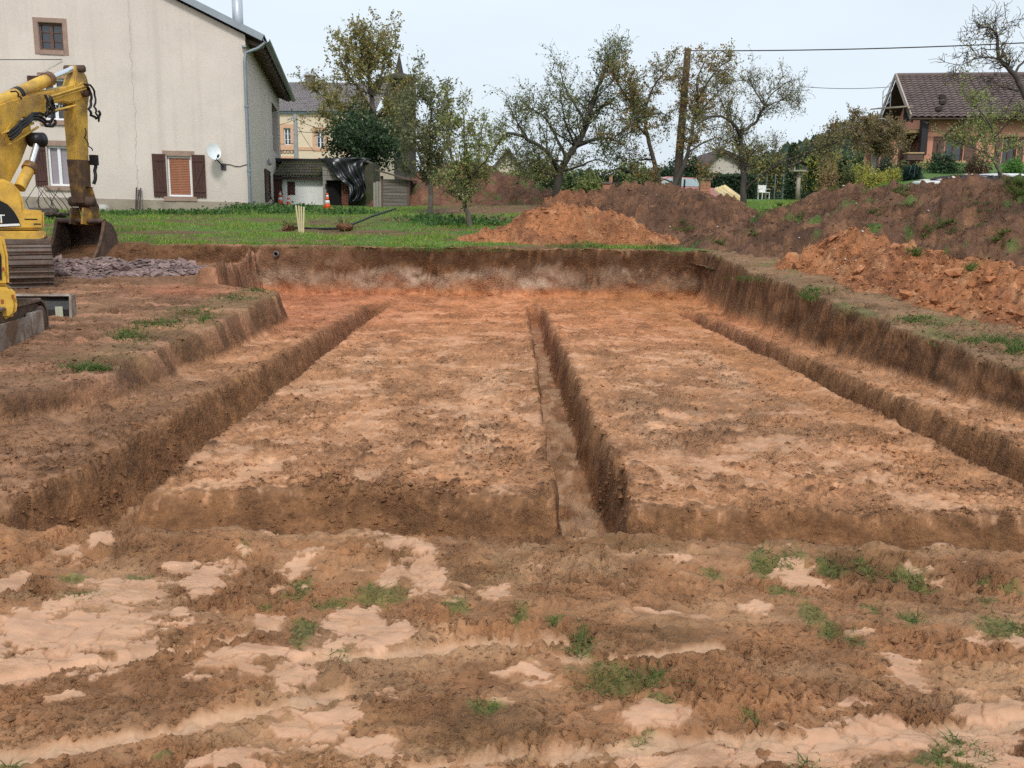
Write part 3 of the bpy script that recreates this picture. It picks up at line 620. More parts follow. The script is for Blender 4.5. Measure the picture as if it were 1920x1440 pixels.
BRN = (C_(.165, .085, .05), C_(.11, .058, .036), C_(.25, .125, .066)); ORG = (C_(.40, .165, .072), C_(.29, .118, .055), C_(.50, .25, .125)); RDB = (C_(.19, .09, .055), C_(.14, .07, .045), C_(.26, .13, .085))
heap('spoil_heap', 'low heap of orange clay just behind the far edge of the pit', [(-.35, 20.3, .20, .8), (0.4, 20.6, .58, 1.25), (1.05, 20.9, .80, 1.5), (2.0, 20.6, .58, 1.3), (2.75, 20.2, .28, .9)], 1, 300, ORG, .07, .04, .25, clod=.08)
heap('spoil_heap', 'dark brown earth heap behind the low orange clay heap, before the brick gate', [(1.2, 23.6, .85, 1.2), (2.3, 23.2, .95, 1.7), (3.6, 22.9, 1.12, 2.2), (4.6, 22.3, .92, 2.0), (5.2, 21.4, .25, 1.6)], 1, 320, BRN, .10, .05, .3, clod=.10, extra=lambda x, y, z, c: mixc(c, ORG[1], sst(2.6, 1.2, x) * sst(1.75, 2.1, z) * .8))
heap('spoil_heap', 'long brown bank of dug earth below the orange house', [(5.1, 19.7, .40, 1.6), (6.8, 19.5, 1.2, 2.7), (8.0, 18.4, 1.42, 3.0), (9.4, 16.8, 1.55, 3.1), (10.6, 14.6, 1.75, 3.0), (11.6, 11.5, 2.0, 3.0)], 1, 340, BRN, .11, .055, .25, grassy=.8, clod=.11)
heap('spoil_heap', 'ridge of crumbled orange clay lumps beside the pit, before the brown bank', [(5.35, 16.4, .18, .6), (5.65, 15.6, .64, 1.05), (5.95, 14.2, .52, 1.1), (6.3, 12.5, .50, 1.15), (6.7, 10.8, .52, 1.2), (7.2, 8.8, .52, 1.2), (7.5, 7.4, .4, 1.2)], 1, 360, ORG, .09, .035, .25, clod=.10)
heap('spoil_heap', 'dark red-brown earth mound behind the two small fruit trees', [(-4.6, 39.4, .5, 1.8), (-3.2, 39.6, 1.75, 2.6), (-1.6, 39.8, 1.75, 2.6), (-.2, 39.4, 1.25, 2.4), (1.6, 38.6, .45, 1.6)], 1, 380, RDB, .08, .10, .2, grassy=.7)
# lumps of clay on the orange ridge: those one can tell apart are pieces of their own
def pieces(parent, pname, stuffname, V, C, n_big, n_small, smin, smax, ssmall, seed, material, variants, gate=None, up=.12):
    rs = np.random.RandomState(seed); b = np.array(parent.location)
    V = V + b if False else V
    w = np.ones(len(V)) if gate is None else gate(V); w = w / w.sum()
    idx = rs.choice(len(V), n_big, p=w); meshes = []
    for j, (v, f) in enumerate(variants):
        col = np.tile(C[idx].mean(0) * (.85 + .4 * rs.rand()), (len(v), 1))
        me = np_mesh(pname, v, f, False, col, np.zeros(len(v))); me.materials.append(material); meshes.append(me)
    for i in idx:
        o = bpy.data.objects.new(pname, meshes[rs.randint(len(meshes))]); COL.objects.link(o); o.parent = parent
        s = smin * (smax / smin) ** (rs.rand() ** 1.7); o.location = V[i] - b + np.array([0, 0, s * up]); o.rotation_euler = (rs.randn() * .35, rs.randn() * .35, rs.rand() * 6.28); o.scale = (s, s, s)
    if n_small:
        idx = rs.choice(len(V), n_small, p=w); P = V[idx] + rs.randn(n_small, 3) * np.array([.02, .02, 0])
        me = scatter_lumps(stuffname, P - b, ssmall * (.5 + rs.rand(n_small)), C[idx] * (.8 + .45 * rs.rand(n_small, 1)), LUMPS if pname != 'stone' else variants, rs)
        o = link_mesh(stuffname, me, material, parent); o['kind'] = 'stuff'
rs2 = np.random.RandomState(21); CHUNKS = lump_variants(12, 1, rs2, .62, .35); STONES = lump_variants(14, 1, rs2, .45, .3)
for o in [o for o in COL.objects if o.name.startswith('spoil_heap')]:
    V, C = HEAPF['spoil_heap' + o['label']]
    if 'ridge' in o['label']: pieces(o, 'clay_lump', 'clay_crumbs', V, C, 300, 4500, .035, .15, .026, 5, soil_mat('soil_lump', .06, .02, .25), CHUNKS, lambda V: np.where(V[:, 2] - NAT(V[:, 0], V[:, 1]) > .02, 1., .08) * (V[:, 1] < 15.6) * np.clip(1.4 - (V[:, 2] - NAT(V[:, 0], V[:, 1])), .1, 2))
    elif 'low heap' in o['label']: pieces(o, 'clay_lump', 'clay_crumbs', V, C, 120, 2500, .035, .09, .022, 6, soil_mat('soil_lump', .06, .02, .25), CHUNKS, lambda V: np.where(V[:, 2] - NAT(V[:, 0], V[:, 1]) > .0, 1., .15))
    elif 'long brown' in o['label']: pieces(o, 'earth_clod', 'earth_crumbs', V, C, 110, 5000, .04, .12, .022, 7, soil_mat('soil_lump', .06, .02, .25), CHUNKS, lambda V: (V[:, 2] - NAT(V[:, 0], V[:, 1]) > .05) * 1., -.12)
    elif 'dark brown' in o['label']: pieces(o, 'earth_clod', 'earth_crumbs', V, C, 50, 2500, .04, .12, .022, 8, soil_mat('soil_lump', .06, .02, .25), CHUNKS, lambda V: (V[:, 2] - NAT(V[:, 0], V[:, 1]) > .05) * 1., -.12)
M_PEB = mat('pale_pebble', (.50, .46, .40), .8, .2, 30)
for o in [o for o in COL.objects if o.name.startswith('spoil_heap') and 'brown' in o['label'] and 'red' not in o['label']]:
    V, C = HEAPF['spoil_heap' + o['label']]; rs = np.random.RandomState(len(V)); b = np.array(o.location); me = np_mesh('pebble', CHUNKS[3][0], CHUNKS[3][1], True); me.materials.append(M_PEB)
    idx = np.where(V[:, 2] - NAT(V[:, 0], V[:, 1]) > .1)[0]
    for i in rs.choice(idx, 70):
        q = bpy.data.objects.new('pebble', me); COL.objects.link(q); q.parent = o; s = .012 + .024 * rs.rand() ** 2; q.location = V[i] - b + np.array([0, 0, s * .5]); q.scale = (s, s, s); q.rotation_euler = (0, 0, rs.rand() * 6)
# heap of grey-violet broken stone on the plateau
gl = [(-9.6, 17.3, .10, 1.0), (-8.4, 16.9, .12, 1.1), (-7.4, 16.7, .16, 1.05), (-6.3, 17.0, .14, .75)]
GRY = (C_(.25, .175, .16), C_(.18, .128, .12), C_(.34, .25, .23))
gho = heap('stone_heap', 'flat heap of grey-violet broken stone under the excavator bucket', gl, 1, 400, GRY, .03, .05, .3, clod=.02)
Vg, Cg = HEAPF['stone_heap' + gho['label']]
pieces(gho, 'stone', 'small_stones', Vg, Cg, 300, 4200, .06, .17, .045, 9, soil_mat('soil_lump', .06, .02, .25), STONES, lambda V: np.where(V[:, 2] - NAT(V[:, 0], V[:, 1]) > .01, 1., .25))
# buried drain pipe end showing in the far cut face
p = at(519, 476, 18.42); t_ = thing('drain_pipe', p, 'grey drain pipe end sticking out of the far pit wall', 'pipe')
m_ = MB(Frame(p)); m_.lathe([(.052, .5), (.052, -.10), (.042, -.10), (.042, .4)], (0, 0, 0), 14, 'y'); m_.build('pipe_end', mat('pipe_grey', (.16, .15, .14), .6), t_)
m_ = MB(Frame(p)); m_.lathe([(.06, .03), (.06, -.05), (.052, -.055), (.052, .03)], (0, 0, 0), 14, 'y'); m_.build('collar', mat('pipe_grey', (.16, .15, .14), .6), t_)
# ------------------------------------------------------------------ buildings
def onwall(fr, px, py, off=0.0, axis='y'):
    """local x,z (or y,z) where the sight line through a pixel meets a wall plane of the frame"""
    n = fr.y if axis == 'y' else fr.x
    d = Vector(ray(px, py)); o = Vector((0, 0, CAMZ)); p0 = fr.o + n * off
    t = (p0 - o).dot(n) / d.dot(n); q = o + d * t - fr.o
    return (q.dot(fr.x) if axis == 'y' else q.dot(fr.y)), q.z
def clip_poly(poly, halfs):
    for a, b, c in halfs:                       # keep a*x + b*z <= c
        out = []
        for i in range(len(poly)):
            p, q = poly[i], poly[(i + 1) % len(poly)]; fp = a * p[0] + b * p[1] - c; fq = a * q[0] + b * q[1] - c
            if fp <= 0: out.append(p)
            if (fp < 0 < fq) or (fq < 0 < fp): t = fp / (fp - fq); out.append((p[0] + (q[0] - p[0]) * t, p[1] + (q[1] - p[1]) * t))
        poly = out
        if len(poly) < 3: return []
    return poly
def holed_wall(mb, x0, x1, z0, z1, holes, y=0.0, depth=0.2, halfs=(), axis='y', inward=1):
    """a wall face with real openings and their reveals; axis: the wall lies at local y (or x) = y"""
    def P(a, b, c): return (a, c, b) if axis == 'y' else (c, a, b)
    xs = sorted({x0, x1, *[h[0] for h in holes], *[h[1] for h in holes]}); zs = sorted({z0, z1, *[h[2] for h in holes], *[h[3] for h in holes]})
    for a, b in zip(xs[:-1], xs[1:]):
        for c, d in zip(zs[:-1], zs[1:]):
            m = ((a + b) / 2, (c + d) / 2)
            if any(h[0] < m[0] < h[1] and h[2] < m[1] < h[3] for h in holes): continue
            pl = clip_poly([(a, c), (b, c), (b, d), (a, d)], halfs)
            if pl: mb.add([P(p[0], p[1], y) for p in pl], [tuple(range(len(pl)))])
    yi = y + depth * inward
    for a, b, c, d in holes:
        mb.add([P(a, c, y), P(b, c, y), P(b, d, y), P(a, d, y), P(a, c, yi), P(b, c, yi), P(b, d, yi), P(a, d, yi)], [(0, 1, 5, 4), (1, 2, 6, 5), (2, 3, 7, 6), (3, 0, 4, 7)])
def rect_ring(mb, a, b, c, d, w, y0, y1, axis='y'):
    """a frame of four butted bars around the rectangle a..b, c..d"""
    def bx(x0, x1, z0, z1):
        if axis == 'y': mb.box(x0, x1, y0, y1, z0, z1)
        else: mb.box(y0, y1, x0, x1, z0, z1)
    bx(a, a + w, c, d); bx(b - w, b, c, d); bx(a + w, b - w, c, c + w); bx(a + w, b - w, d - w, d)
def glass():
    if 'glass' in MATS: return MATS['glass']
    m = mat('glass', (.035, .042, .05), .06, .1, 2.0, spec=.8); return m
def shutter(fr, x0, x1, z0, z1, parent, m, y=-.045, flip=1, name='shutter'):
    mb = MB(fr); n = 4; w = (x1 - x0) / n
    for i in range(n): mb.box(x0 + i * w + .004, x0 + (i + 1) * w - .004, y, y + .03, z0, z1)
    h = z1 - z0
    mb.box(x0 + .02, x1 - .02, y - .022, y - .001, z0 + .12 * h, z0 + .12 * h + .08); mb.box(x0 + .02, x1 - .02, y - .022, y - .001, z0 + .84 * h, z0 + .84 * h + .08)
    a, b = (x0 + .05, x1 - .05) if flip > 0 else (x1 - .05, x0 + .05)
    mb.beam((a, y - .010, z0 + .12 * h + .085), (b, y - .010, z0 + .84 * h - .01), .016, .07, up=fr.y.cross(Vector((0, 0, 1))))
    return mb.build(name, m, parent)
def tiled_roof(mb, P00, P10, P11, P01, nu, nv, amp=.03, lift=.025, sub=6):
    """wavy overlapping courses over the roof plane: P00-P10 eave, P01-P11 ridge"""
    P00, P10, P11, P01 = map(Vector, (P00, P10, P11, P01)); nrm = (P10 - P00).cross(P01 - P00).normalized()
    if nrm.z < 0: nrm = -nrm
    us = np.linspace(0, 1, nu * sub + 1)
    for j in range(nv):
        v0, v1 = j / nv, min(1.0, (j + 1.12) / nv); vs = []; fs = []
        for v, l in ((v0, lift), (v1, 0.0)):
            for k, u in enumerate(us):
                p = P00.lerp(P10, u).lerp(P01.lerp(P11, u), v); w = abs(math.sin(math.pi * u * nu)) ** .8
                vs.append(p + nrm * (amp * w + l + (RNG.random() - .5) * .006))
        n = len(us)
        vs += [vs[k] - nrm * .03 for k in range(n)]
        fs = [(k, k + 1, n + k + 1, n + k) for k in range(n - 1)] + [(2 * n + k, 2 * n + k + 1, k + 1, k) for k in range(n - 1)]
        mb.add(vs, fs, False, local=False)
M_REND = mat('house_render', (.68, .60, .53), .9, .07, .7, .25, 60, col2=(.61, .54, .475), mix2=.4)
M_PLINTH = mat('plinth_render', (.34, .285, .225), .95, .18, 2.0, .4, 40, col2=(.24, .20, .16), mix2=.4)
M_STONE = mat('pink_sandstone', (.34, .235, .185), .9, .22, 5.0, .4, 50)
M_SHUT = mat('brown_shutter', (.075, .032, .026), .55, .25, 6.0, .2, 60, stretch=(1, 1, .3))
M_WHITE = mat('white_frame', (.80, .81, .82), .45, .04)
M_OLDWOOD = mat('brown_window_wood', (.13, .075, .06), .7, .25, 8)
M_ZINC = mat('zinc', (.27, .31, .33), .45, .15, 3.0, metal=.6)
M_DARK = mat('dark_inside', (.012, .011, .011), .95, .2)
M_ROOFDK = mat('dark_eave_wood', (.05, .036, .034), .85, .3, 5.0, .3, 30)
M_TILEGREY = mat('grey_roof_tile', (.15, .125, .125), .85, .3, 3.0, .3, 20, col2=(.10, .095, .085), mix2=.5)
hb = at(472, 393, 30.0); HF = Frame(hb, math.radians(10.5))
house = thing('farmhouse', hb, 'large cream rendered farmhouse with brown shutters behind the yellow excavator', 'house')
def W(px, py): return onwall(HF, px, py)
def wrect(x0, y0, x1, y1):
    a = W(x0, y0); b = W(x1, y1); return a[0], b[0], b[1], a[1]
eav = W(468, 66)[1]; HW = 10.2; apex_x = -HW / 2; sl = math.tan(math.radians(24.5)); apex_z = eav + sl * HW / 2
halfs = [(sl, 1, eav + .0), (-sl, 1, eav + sl * HW)]
win_att = wrect(70, 41, 120, 95); win_up = wrect(78, 146, 128, 226); win_lo = wrect(87, 273, 134, 349); win_ri = wrect(312, 292, 361, 369)
mb = MB(HF); holed_wall(mb, -HW, 0, -.6, apex_z, [win_att, win_up, win_lo, win_ri], 0, .24, halfs)
op_a = onwall(HF, 509, 190, 0, 'x'); op_b = onwall(HF, 523, 292, 0, 'x'); DEP = 15.5
side_holes = [(op_a[0], op_b[0], op_b[1], op_a[1])]
holed_wall(mb, 0, DEP, -.6, eav - .02, side_holes, 0, .5, axis='x', inward=-1)
mb.add([(-HW, 0, -.6), (-HW, DEP, -.6), (-HW, DEP, eav), (-HW, 0, eav)], [(0, 1, 2, 3)]); mb.add([(-HW, DEP, -.6), (0, DEP, -.6), (0, DEP, eav), (-HW / 2, DEP, apex_z), (-HW, DEP, eav)], [(0, 1, 2, 3, 4)])
# the render's crack and stains live in the material of the front wall
def cracked_render():
    m = M_REND; t = m.node_tree; n = t.nodes; L = t.links; b = n['Principled BSDF']
    tc = n.new('ShaderNodeTexCoord'); sp = n.new('ShaderNodeSeparateXYZ'); L.new(tc.outputs['Object'], sp.inputs['Vector'])
    cx0, cz0 = W(241, 10); cx1, cz1 = W(256, 300); fx, fz = HF.x.x, HF.x.y
    # distance along the front wall
    u = n.new('ShaderNodeVectorMath'); u.operation = 'DOT_PRODUCT'; u.inputs[1].default_value = (HF.x.x, HF.x.y, 0); L.new(tc.outputs['Object'], u.inputs[0])
    nz = n.new('ShaderNodeTexNoise'); nz.inputs['Scale'].default_value = 2.2; nz.inputs['Detail'].default_value = 6; nz.inputs['Roughness'].default_value = .65; L.new(tc.outputs['Object'], nz.inputs['Vector'])
    def M(op, a, b=None, c=None):
        k = n.new('ShaderNodeMath'); k.operation = op
        for i, q in enumerate((a, b, c)):
            if q is None: continue
            if isinstance(q, (int, float)): k.inputs[i].default_value = q
            else: L.new(q, k.inputs[i])
        return k.outputs[0]
    slope = (cx1 - cx0) / (cz1 - cz0)
    line = M('MULTIPLY_ADD', sp.outputs['Z'], slope, cx0 - slope * cz0)
    d = M('ABSOLUTE', M('SUBTRACT', M('MULTIPLY_ADD', nz.outputs['Fac'], .34, M('SUBTRACT', u.outputs['Value'], .17)), line))
    mask = M('LESS_THAN', d, .012)
    # grey rain streaks, strongest at one place under the roof
    sx = W(292, 70)[0]; mp = n.new('ShaderNodeMapping'); mp.inputs['Scale'].default_value = (3, 3, .12); L.new(tc.outputs['Object'], mp.inputs['Vector'])
    ns = n.new('ShaderNodeTexNoise'); ns.inputs['Scale'].default_value = 2.0; ns.inputs['Detail'].default_value = 4; L.new(mp.outputs['Vector'], ns.inputs['Vector'])
    st = n.new('ShaderNodeMapRange'); st.inputs['From Min'].default_value = .52; st.inputs['From Max'].default_value = .8; st.inputs['To Max'].default_value = .3; L.new(ns.outputs['Fac'], st.inputs['Value'])
    g = M('MULTIPLY', M('SUBTRACT', 1.0, M('MINIMUM', M('MULTIPLY', M('ABSOLUTE', M('SUBTRACT', u.outputs['Value'], sx)), 7.0), 1.0)), M('GREATER_THAN', sp.outputs['Z'], W(292, 330)[1]))
    stain = M('MINIMUM', M('ADD', st.outputs['Result'], M('MULTIPLY', g, .30)), .7)
    # splash dirt near the foot of the wall, with an uneven edge
    ft = n.new('ShaderNodeMapRange'); ft.inputs['From Min'].default_value = 1.5; ft.inputs['From Max'].default_value = .4; L.new(M('MULTIPLY_ADD', nz.outputs['Fac'], 1.2, M('SUBTRACT', sp.outputs['Z'], .6)), ft.inputs['Value'])
    old = b.inputs['Base Color'].links[0].from_socket
    m1 = n.new('ShaderNodeMix'); m1.data_type = 'RGBA'; m1.inputs['B'].default_value = (.42, .37, .32, 1); L.new(old, m1.inputs['A']); L.new(M('MULTIPLY', M('MAXIMUM', stain, M('MULTIPLY', ft.outputs['Result'], .35)), .8), m1.inputs['Factor'])
    m2 = n.new('ShaderNodeMix'); m2.data_type = 'RGBA'; m2.inputs['B'].default_value = (.22, .18, .15, 1); L.new(m1.outputs['Result'], m2.inputs['A']); L.new(M('MULTIPLY', mask, .38), m2.inputs['Factor'])
    L.new(m2.outputs['Result'], b.inputs['Base Color'])
cracked_render()
mb.build('wall', M_REND, house)
mb = MB(HF); pz0 = W(60, 366)[1]; pz1 = W(466, 380)[1]
mb.add([(-HW, -.035, -.7), (0.03, -.035, -.7), (0.03, -.035, pz1), (-HW, -.035, pz0), (-HW, 0.0, pz0), (.03, 0.0, pz1), (.03, .0, -.7)], [(0, 1, 2, 3), (3, 2, 5, 4), (1, 6, 5, 2)]); mb.build('plinth', M_PLINTH, house)
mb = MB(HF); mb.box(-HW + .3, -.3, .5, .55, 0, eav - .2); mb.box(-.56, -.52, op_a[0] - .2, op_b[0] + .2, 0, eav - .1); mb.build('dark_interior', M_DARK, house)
mb = MB(HF); dw = .12; mb.box(-.42, -.34, op_a[0] + .9, op_b[0] - .2, side_holes[0][2], side_holes[0][3] - .9); mb.build('barn_door', mat('grey_boards', (.17, .15, .13), .9, .3, 4.0, stretch=(1, 1, .2)), house)
# roof: two slabs, zinc verge strip, rafters under the side overhang
def roof_slab(sign):
    mb = MB(HF); ov = .55; th = .16; y0, y1 = -.18, DEP + .4
    xe = (0 + ov) if sign > 0 else (-HW - ov); ze = eav - sl * ov
    poly = [(apex_x, apex_z + .05), (xe, ze + .05), (xe, ze + .05 + th), (apex_x, apex_z + .05 + th)]
    mb.prism(poly, y0, y1, 'xz'); return mb
r1 = roof_slab(1).build('roof', M_ROOFDK, house); roof_slab(-1).build('roof', M_ROOFDK, house)
for sgn in (1, -1):
    mb = MB(HF); ov = .56
    a = (apex_x, -.22, apex_z + .16); b = ((ov if sgn > 0 else -HW - ov), -.22, eav - sl * ov + .16)
    mb.beam(a, b, .05, .20); mb.build('verge_strip', M_ZINC, house)
mb = MB(HF)
tiled_roof(mb, HF(.58, -.15, eav - sl * .58 + .24), HF(.58, DEP + .4, eav - sl * .58 + .24), HF(apex_x, DEP + .4, apex_z + .24), HF(apex_x, -.15, apex_z + .24), 50, 18, sub=2); mb.build('roof_tiles', M_TILEGREY, house)
for k in range(17):
    y = .3 + k * .9; mb = MB(HF); mb.beam((-.05, y, eav - .10), (.53, y, eav - sl * .55 - .06), .09, .12); mb.build('rafter', mat('rafter_wood', (.16, .12, .10), .8, .25, 6), house)
mb = MB(HF); yy = np.linspace(-.1, DEP + .3, 3)
prof = [(.11 * math.cos(a), .11 * math.sin(a)) for a in np.linspace(math.pi, 2 * math.pi, 7)]; prof += [(p[0] * .85, p[1] * .85 + .0) for p in prof[::-1]]
mb.prism([(.66 + a, eav - sl * .55 + .13 + b) for a, b in prof], -.2, DEP + .4, 'xz'); mb.build('gutter', M_ZINC, house)
dp0 = W(464, 92); dp1 = W(474, 386)
mb = MB(HF); mb.tube([(.62, -.12, eav - .22), (.40, -.12, eav - .40), (.02, -.10, dp0[1] - .12), (-.03, -.10, dp0[1] - .4), (-.03, -.10, dp1[1])], .055, 10); mb.build('downpipe', M_ZINC, house)
for zz in (1.2, 3.2, 5.0):
    mb = MB(HF); mb.box(-.10, .04, -.17, -.02, zz, zz + .05); mb.build('pipe_clip', M_ZINC, house)
# metal flue standing on the roof
fx, fy = -.42, 2.2; fb = eav + sl * -fx * 1.0 + .1
mb = MB(HF); mb.lathe([(.175, -.3), (.175, 1.55)], (fx, fy, fb), 16); fl = mb.build('flue', mat('pale_zinc', (.50, .55, .60), .4, .1, 4, metal=.3), house)
mb = MB(HF); mb.lathe([(.14, 1.56), (.14, 1.62), (.24, 1.62), (.24, 1.74), (.05, 1.80)], (fx, fy, fb), 16); mb.build('flue_cap', M_ZINC, fl)
mb = MB(HF); mb.lathe([(.23, -.28), (.19, -.02)], (fx, fy, fb), 16); mb.build('flashing', M_ZINC, fl)
def window(rect, style, fr=HF, parent=house, sill=True, mframe=None, stone=M_STONE, surround=.0, yb=.10):
    a, b, c, d = rect; mframe = mframe or M_WHITE
    mb = MB(fr); mb.box(a + .01, b - .01, yb + .05, yb + .06, c + .01, d - .01); w = mb.build('window', glass(), parent)
    mb = MB(fr); rect_ring(mb, a + .004, b - .004, c + .004, d - .004, .06, yb, yb + .04); mb.build('frame', mframe, w)
    mx = (a + b) / 2
    mb = MB(fr); mb.box(mx - .045, mx + .045, yb + .002, yb + .045, c + .064, d - .064); mb.build('mullion', mframe, w)
    if style == 'bars':
        for s0, s1 in ((a + .064, mx - .045), (mx + .045, b - .064)):
            for k in (1, 2): zz = c + (d - c) * k / 3; mb = MB(fr); mb.box(s0, s1, yb + .02, yb + .045, zz - .014, zz + .014); mb.build('glazing_bar', mframe, w)
    if style == 'curtain':
        for s0, s1 in ((a + .07, mx - .05), (mx + .05, b - .07)):
            mb = MB(fr); xs = np.linspace(s0, s1, 13); vs = []
            for zz in (c + .07, d - .07): vs += [(x, yb + .044 + .004 * math.sin(i * 2.4), zz) for i, x in enumerate(xs)]
            mb.add(vs, [(i, i + 1, i + 14, i + 13) for i in range(12)], True); mb.build('curtain', mat('net_curtain', (.33, .29, .32), .9, .1), w, recalc=False)
    if style == 'blind':
        n = 22; h = (d - .06 - c - .06) / n
        mb = MB(fr)
        for k in range(n): z0 = c + .06 + k * h; mb.prism([(yb - .005, z0 + .002), (yb - .014, z0 + h * .5), (yb - .005, z0 + h - .002), (yb + .01, z0 + h - .002), (yb + .01, z0 + .002)], a + .06, b - .06, 'yz')
        mb.build('roller_blind', mat('brown_blind', (.34, .135, .07), .6, .08), w)
    if surround:
        s = surround; mb = MB(fr)
        mb.box(a - s, a - .002, -.02, .06, c - s, d + s); mb.box(b + .002, b + s, -.02, .06, c - s, d + s); mb.box(a - .002, b + .002, -.02, .06, d + .002, d + s); mb.box(a - .002, b + .002, -.035, .08, c - s, c - .002)
        mb.build('stone_surround', stone, parent)
    else:
        mb = MB(fr); mb.box(a - .12, b + .12, -.012, .06, d + .003, d + .16); mb.build('lintel', stone, parent)
        if sill: mb = MB(fr); mb.box(a - .14, b + .14, -.07, .10, c - .14, c - .003); mb.build('sill', stone, parent)
    return w
window(win_att, 'bars', mframe=M_OLDWOOD, surround=.13); window(win_up, 'plain'); window(win_lo, 'curtain'); window(win_ri, 'blind')
for r in (win_lo, win_ri, win_up):
    sw = (r[1] - r[0]) * .56
    shutter(HF, r[0] - sw - .03, r[0] - .03, r[2] - .02, r[3] + .05, house, M_SHUT, flip=-1); shutter(HF, r[1] + .03, r[1] + sw + .03, r[2] - .02, r[3] + .05, house, M_SHUT, flip=1)
# brown shutters of the side window
s0 = onwall(HF, 495, 316, 0, 'x'); s1 = onwall(HF, 503, 378, 0, 'x')
mb = MB(HF); mb.box(.02, .06, s0[0], s1[0] - .05, s1[1], s0[1]); mb.build('side_shutter', M_SHUT, house)
mb = MB(HF); mb.box(.02, .03, s1[0], s1[0] + 1.3, s1[1] + .1, s0[1]); mb.build('side_window', glass(), house)
# wall light on the side wall
lp = onwall(HF, 499, 303, 0, 'x'); mb = MB(HF); mb.lathe([(.0, .14), (.10, .05), (.10, -.08), (.05, -.14)], (.14, lp[0], lp[1]), 10); mb.build('wall_lamp', mat('lamp_grey', (.4, .4, .4), .5), house)
# satellite dish bolted to the front wall
dx, dz = W(403, 287); dp = HF(dx, -.45, dz)
dish = thing('satellite_dish', HF(dx + .25, 0, dz - .35), 'round white satellite dish on the cream farmhouse wall', 'satellite dish')
nd = (HF.y * -1 + HF.x * .55 + Vector((0, 0, .35))).normalized(); ux = nd.cross(Vector((0, 0, 1))).normalized(); uy = ux.cross(nd)
mb = MB(); vs = []; fs = []; R_, S_ = 5, 20
for i in range(R_ + 1):
    r = i / R_
    for j in range(S_): a = 2 * math.pi * j / S_; vs.append(dp + (ux * math.cos(a) * .23 + uy * math.sin(a) * .27) * r + nd * (.07 * r * r))
for i in range(R_):
    for j in range(S_): fs.append((i * S_ + j, i * S_ + (j + 1) % S_, (i + 1) * S_ + (j + 1) % S_, (i + 1) * S_ + j))
n0 = len(vs); vs += [v - nd * .012 for v in vs]; fs += [tuple(q + n0 for q in f[::-1]) for f in fs]
mb.add(vs, fs, True, local=False); mb.build('reflector', mat('dish_white', (.72, .76, .77), .4, .05), dish, recalc=False)
mb = MB(); lnb = dp + nd * .34 - uy * .26; mb.tube([dp - uy * .31 + nd * .06, lnb], .012, 6, local=False); mb.tube([lnb - nd * .03, lnb + nd * .06 + uy * .03], .035, 8, local=False); mb.build('feed_arm', mat('dark_metal', (.07, .07, .075), .5, metal=.4), dish)
mb = MB(); mb.tube([dp - nd * .01, dp - nd * .10 - uy * .05, HF(dx + .25, -.04, dz - .42)], .022, 7, local=False); mb.build('bracket', mat('dark_metal', (.07, .07, .075), .5), dish)
mb = MB(); mb.box(0, 0, 0, 0, 0, 0) if False else None
mb = MB(HF); mb.box(dx + .17, dx + .33, -.04, -.005, dz - .52, dz - .32); mb.build('wall_plate', mat('dark_metal', (.07, .07, .075), .5), dish)
mb = MB(HF); mb.tube([(dx + .3, -.02, dz - .35)] + [(lerp(dx + .3, -.02, t), -.02, dz - .33 - .06 * math.sin(t * 3.1) + .02 * math.sin(t * 9)) for t in (.2, .4, .6, .8, 1)], .011, 5); mb.build('cable', mat('dark_metal', (.07, .07, .075), .5), dish)
# overhead cable to the front wall
w0 = W(117, 112); mb = MB(HF); mb.tube([(-HW - 8, -6, w0[1] - .4), (lerp(-HW - 8, w0[0], .5), -3, w0[1] - .75), (w0[0], -.05, w0[1])], .012, 5)
tag(mb.build('service_cable', mat('dark_metal', (.07, .07, .075), .5), None, loc=HF(w0[0], 0, w0[1])), 'thin cable running to the wall under the attic window', 'cable')
# iron rods leaning at the foot of the wall, three of them
for k, (a, b) in enumerate([((257, 352), (260, 396)), ((262, 356), (262, 397)), ((265, 353), (268, 398))]):
    p0 = W(*a); p1 = W(*b); mb = MB(HF); mb.tube([(p1[0], -.40 - .03 * k, -.05), (p0[0], -.08, p0[1])], .022, 6)
    tag(mb.build('iron_rod', mat('rusty_iron', (.07, .05, .045), .8, .3, 12), None, loc=HF(p1[0], -.4, -.05)), ['short iron rod leaning on the farmhouse plinth, one nearest the excavator', 'iron rod leaning on the farmhouse plinth, middle one of three', 'iron rod leaning on the farmhouse plinth, one nearest the roller blind window'][k], 'rod', 'iron rods at the farmhouse wall')
# drain outlet at the foot of the wall
q = W(185, 389); po = thing('drain_outlet', HF(q[0], -.4, q[1]), 'white pipe outlet in a pale concrete collar at the farmhouse foot', 'pipe')
mb = MB(HF); mb.lathe([(.09, .1), (.09, -.1), (.065, -.1), (.065, .08)], (q[0], -.45, q[1]), 12, 'y'); mb.build('pipe_mouth', mat('pipe_pale', (.55, .54, .5), .6), po)
mb = MB(HF); mb.lathe([(.28, -.12), (.22, .10), (.08, .15)], (q[0] + .16, -.25, q[1] - .05), 12); mb.build('collar', mat('pale_concrete', (.42, .40, .36), .95, .2, 6, .4), po)

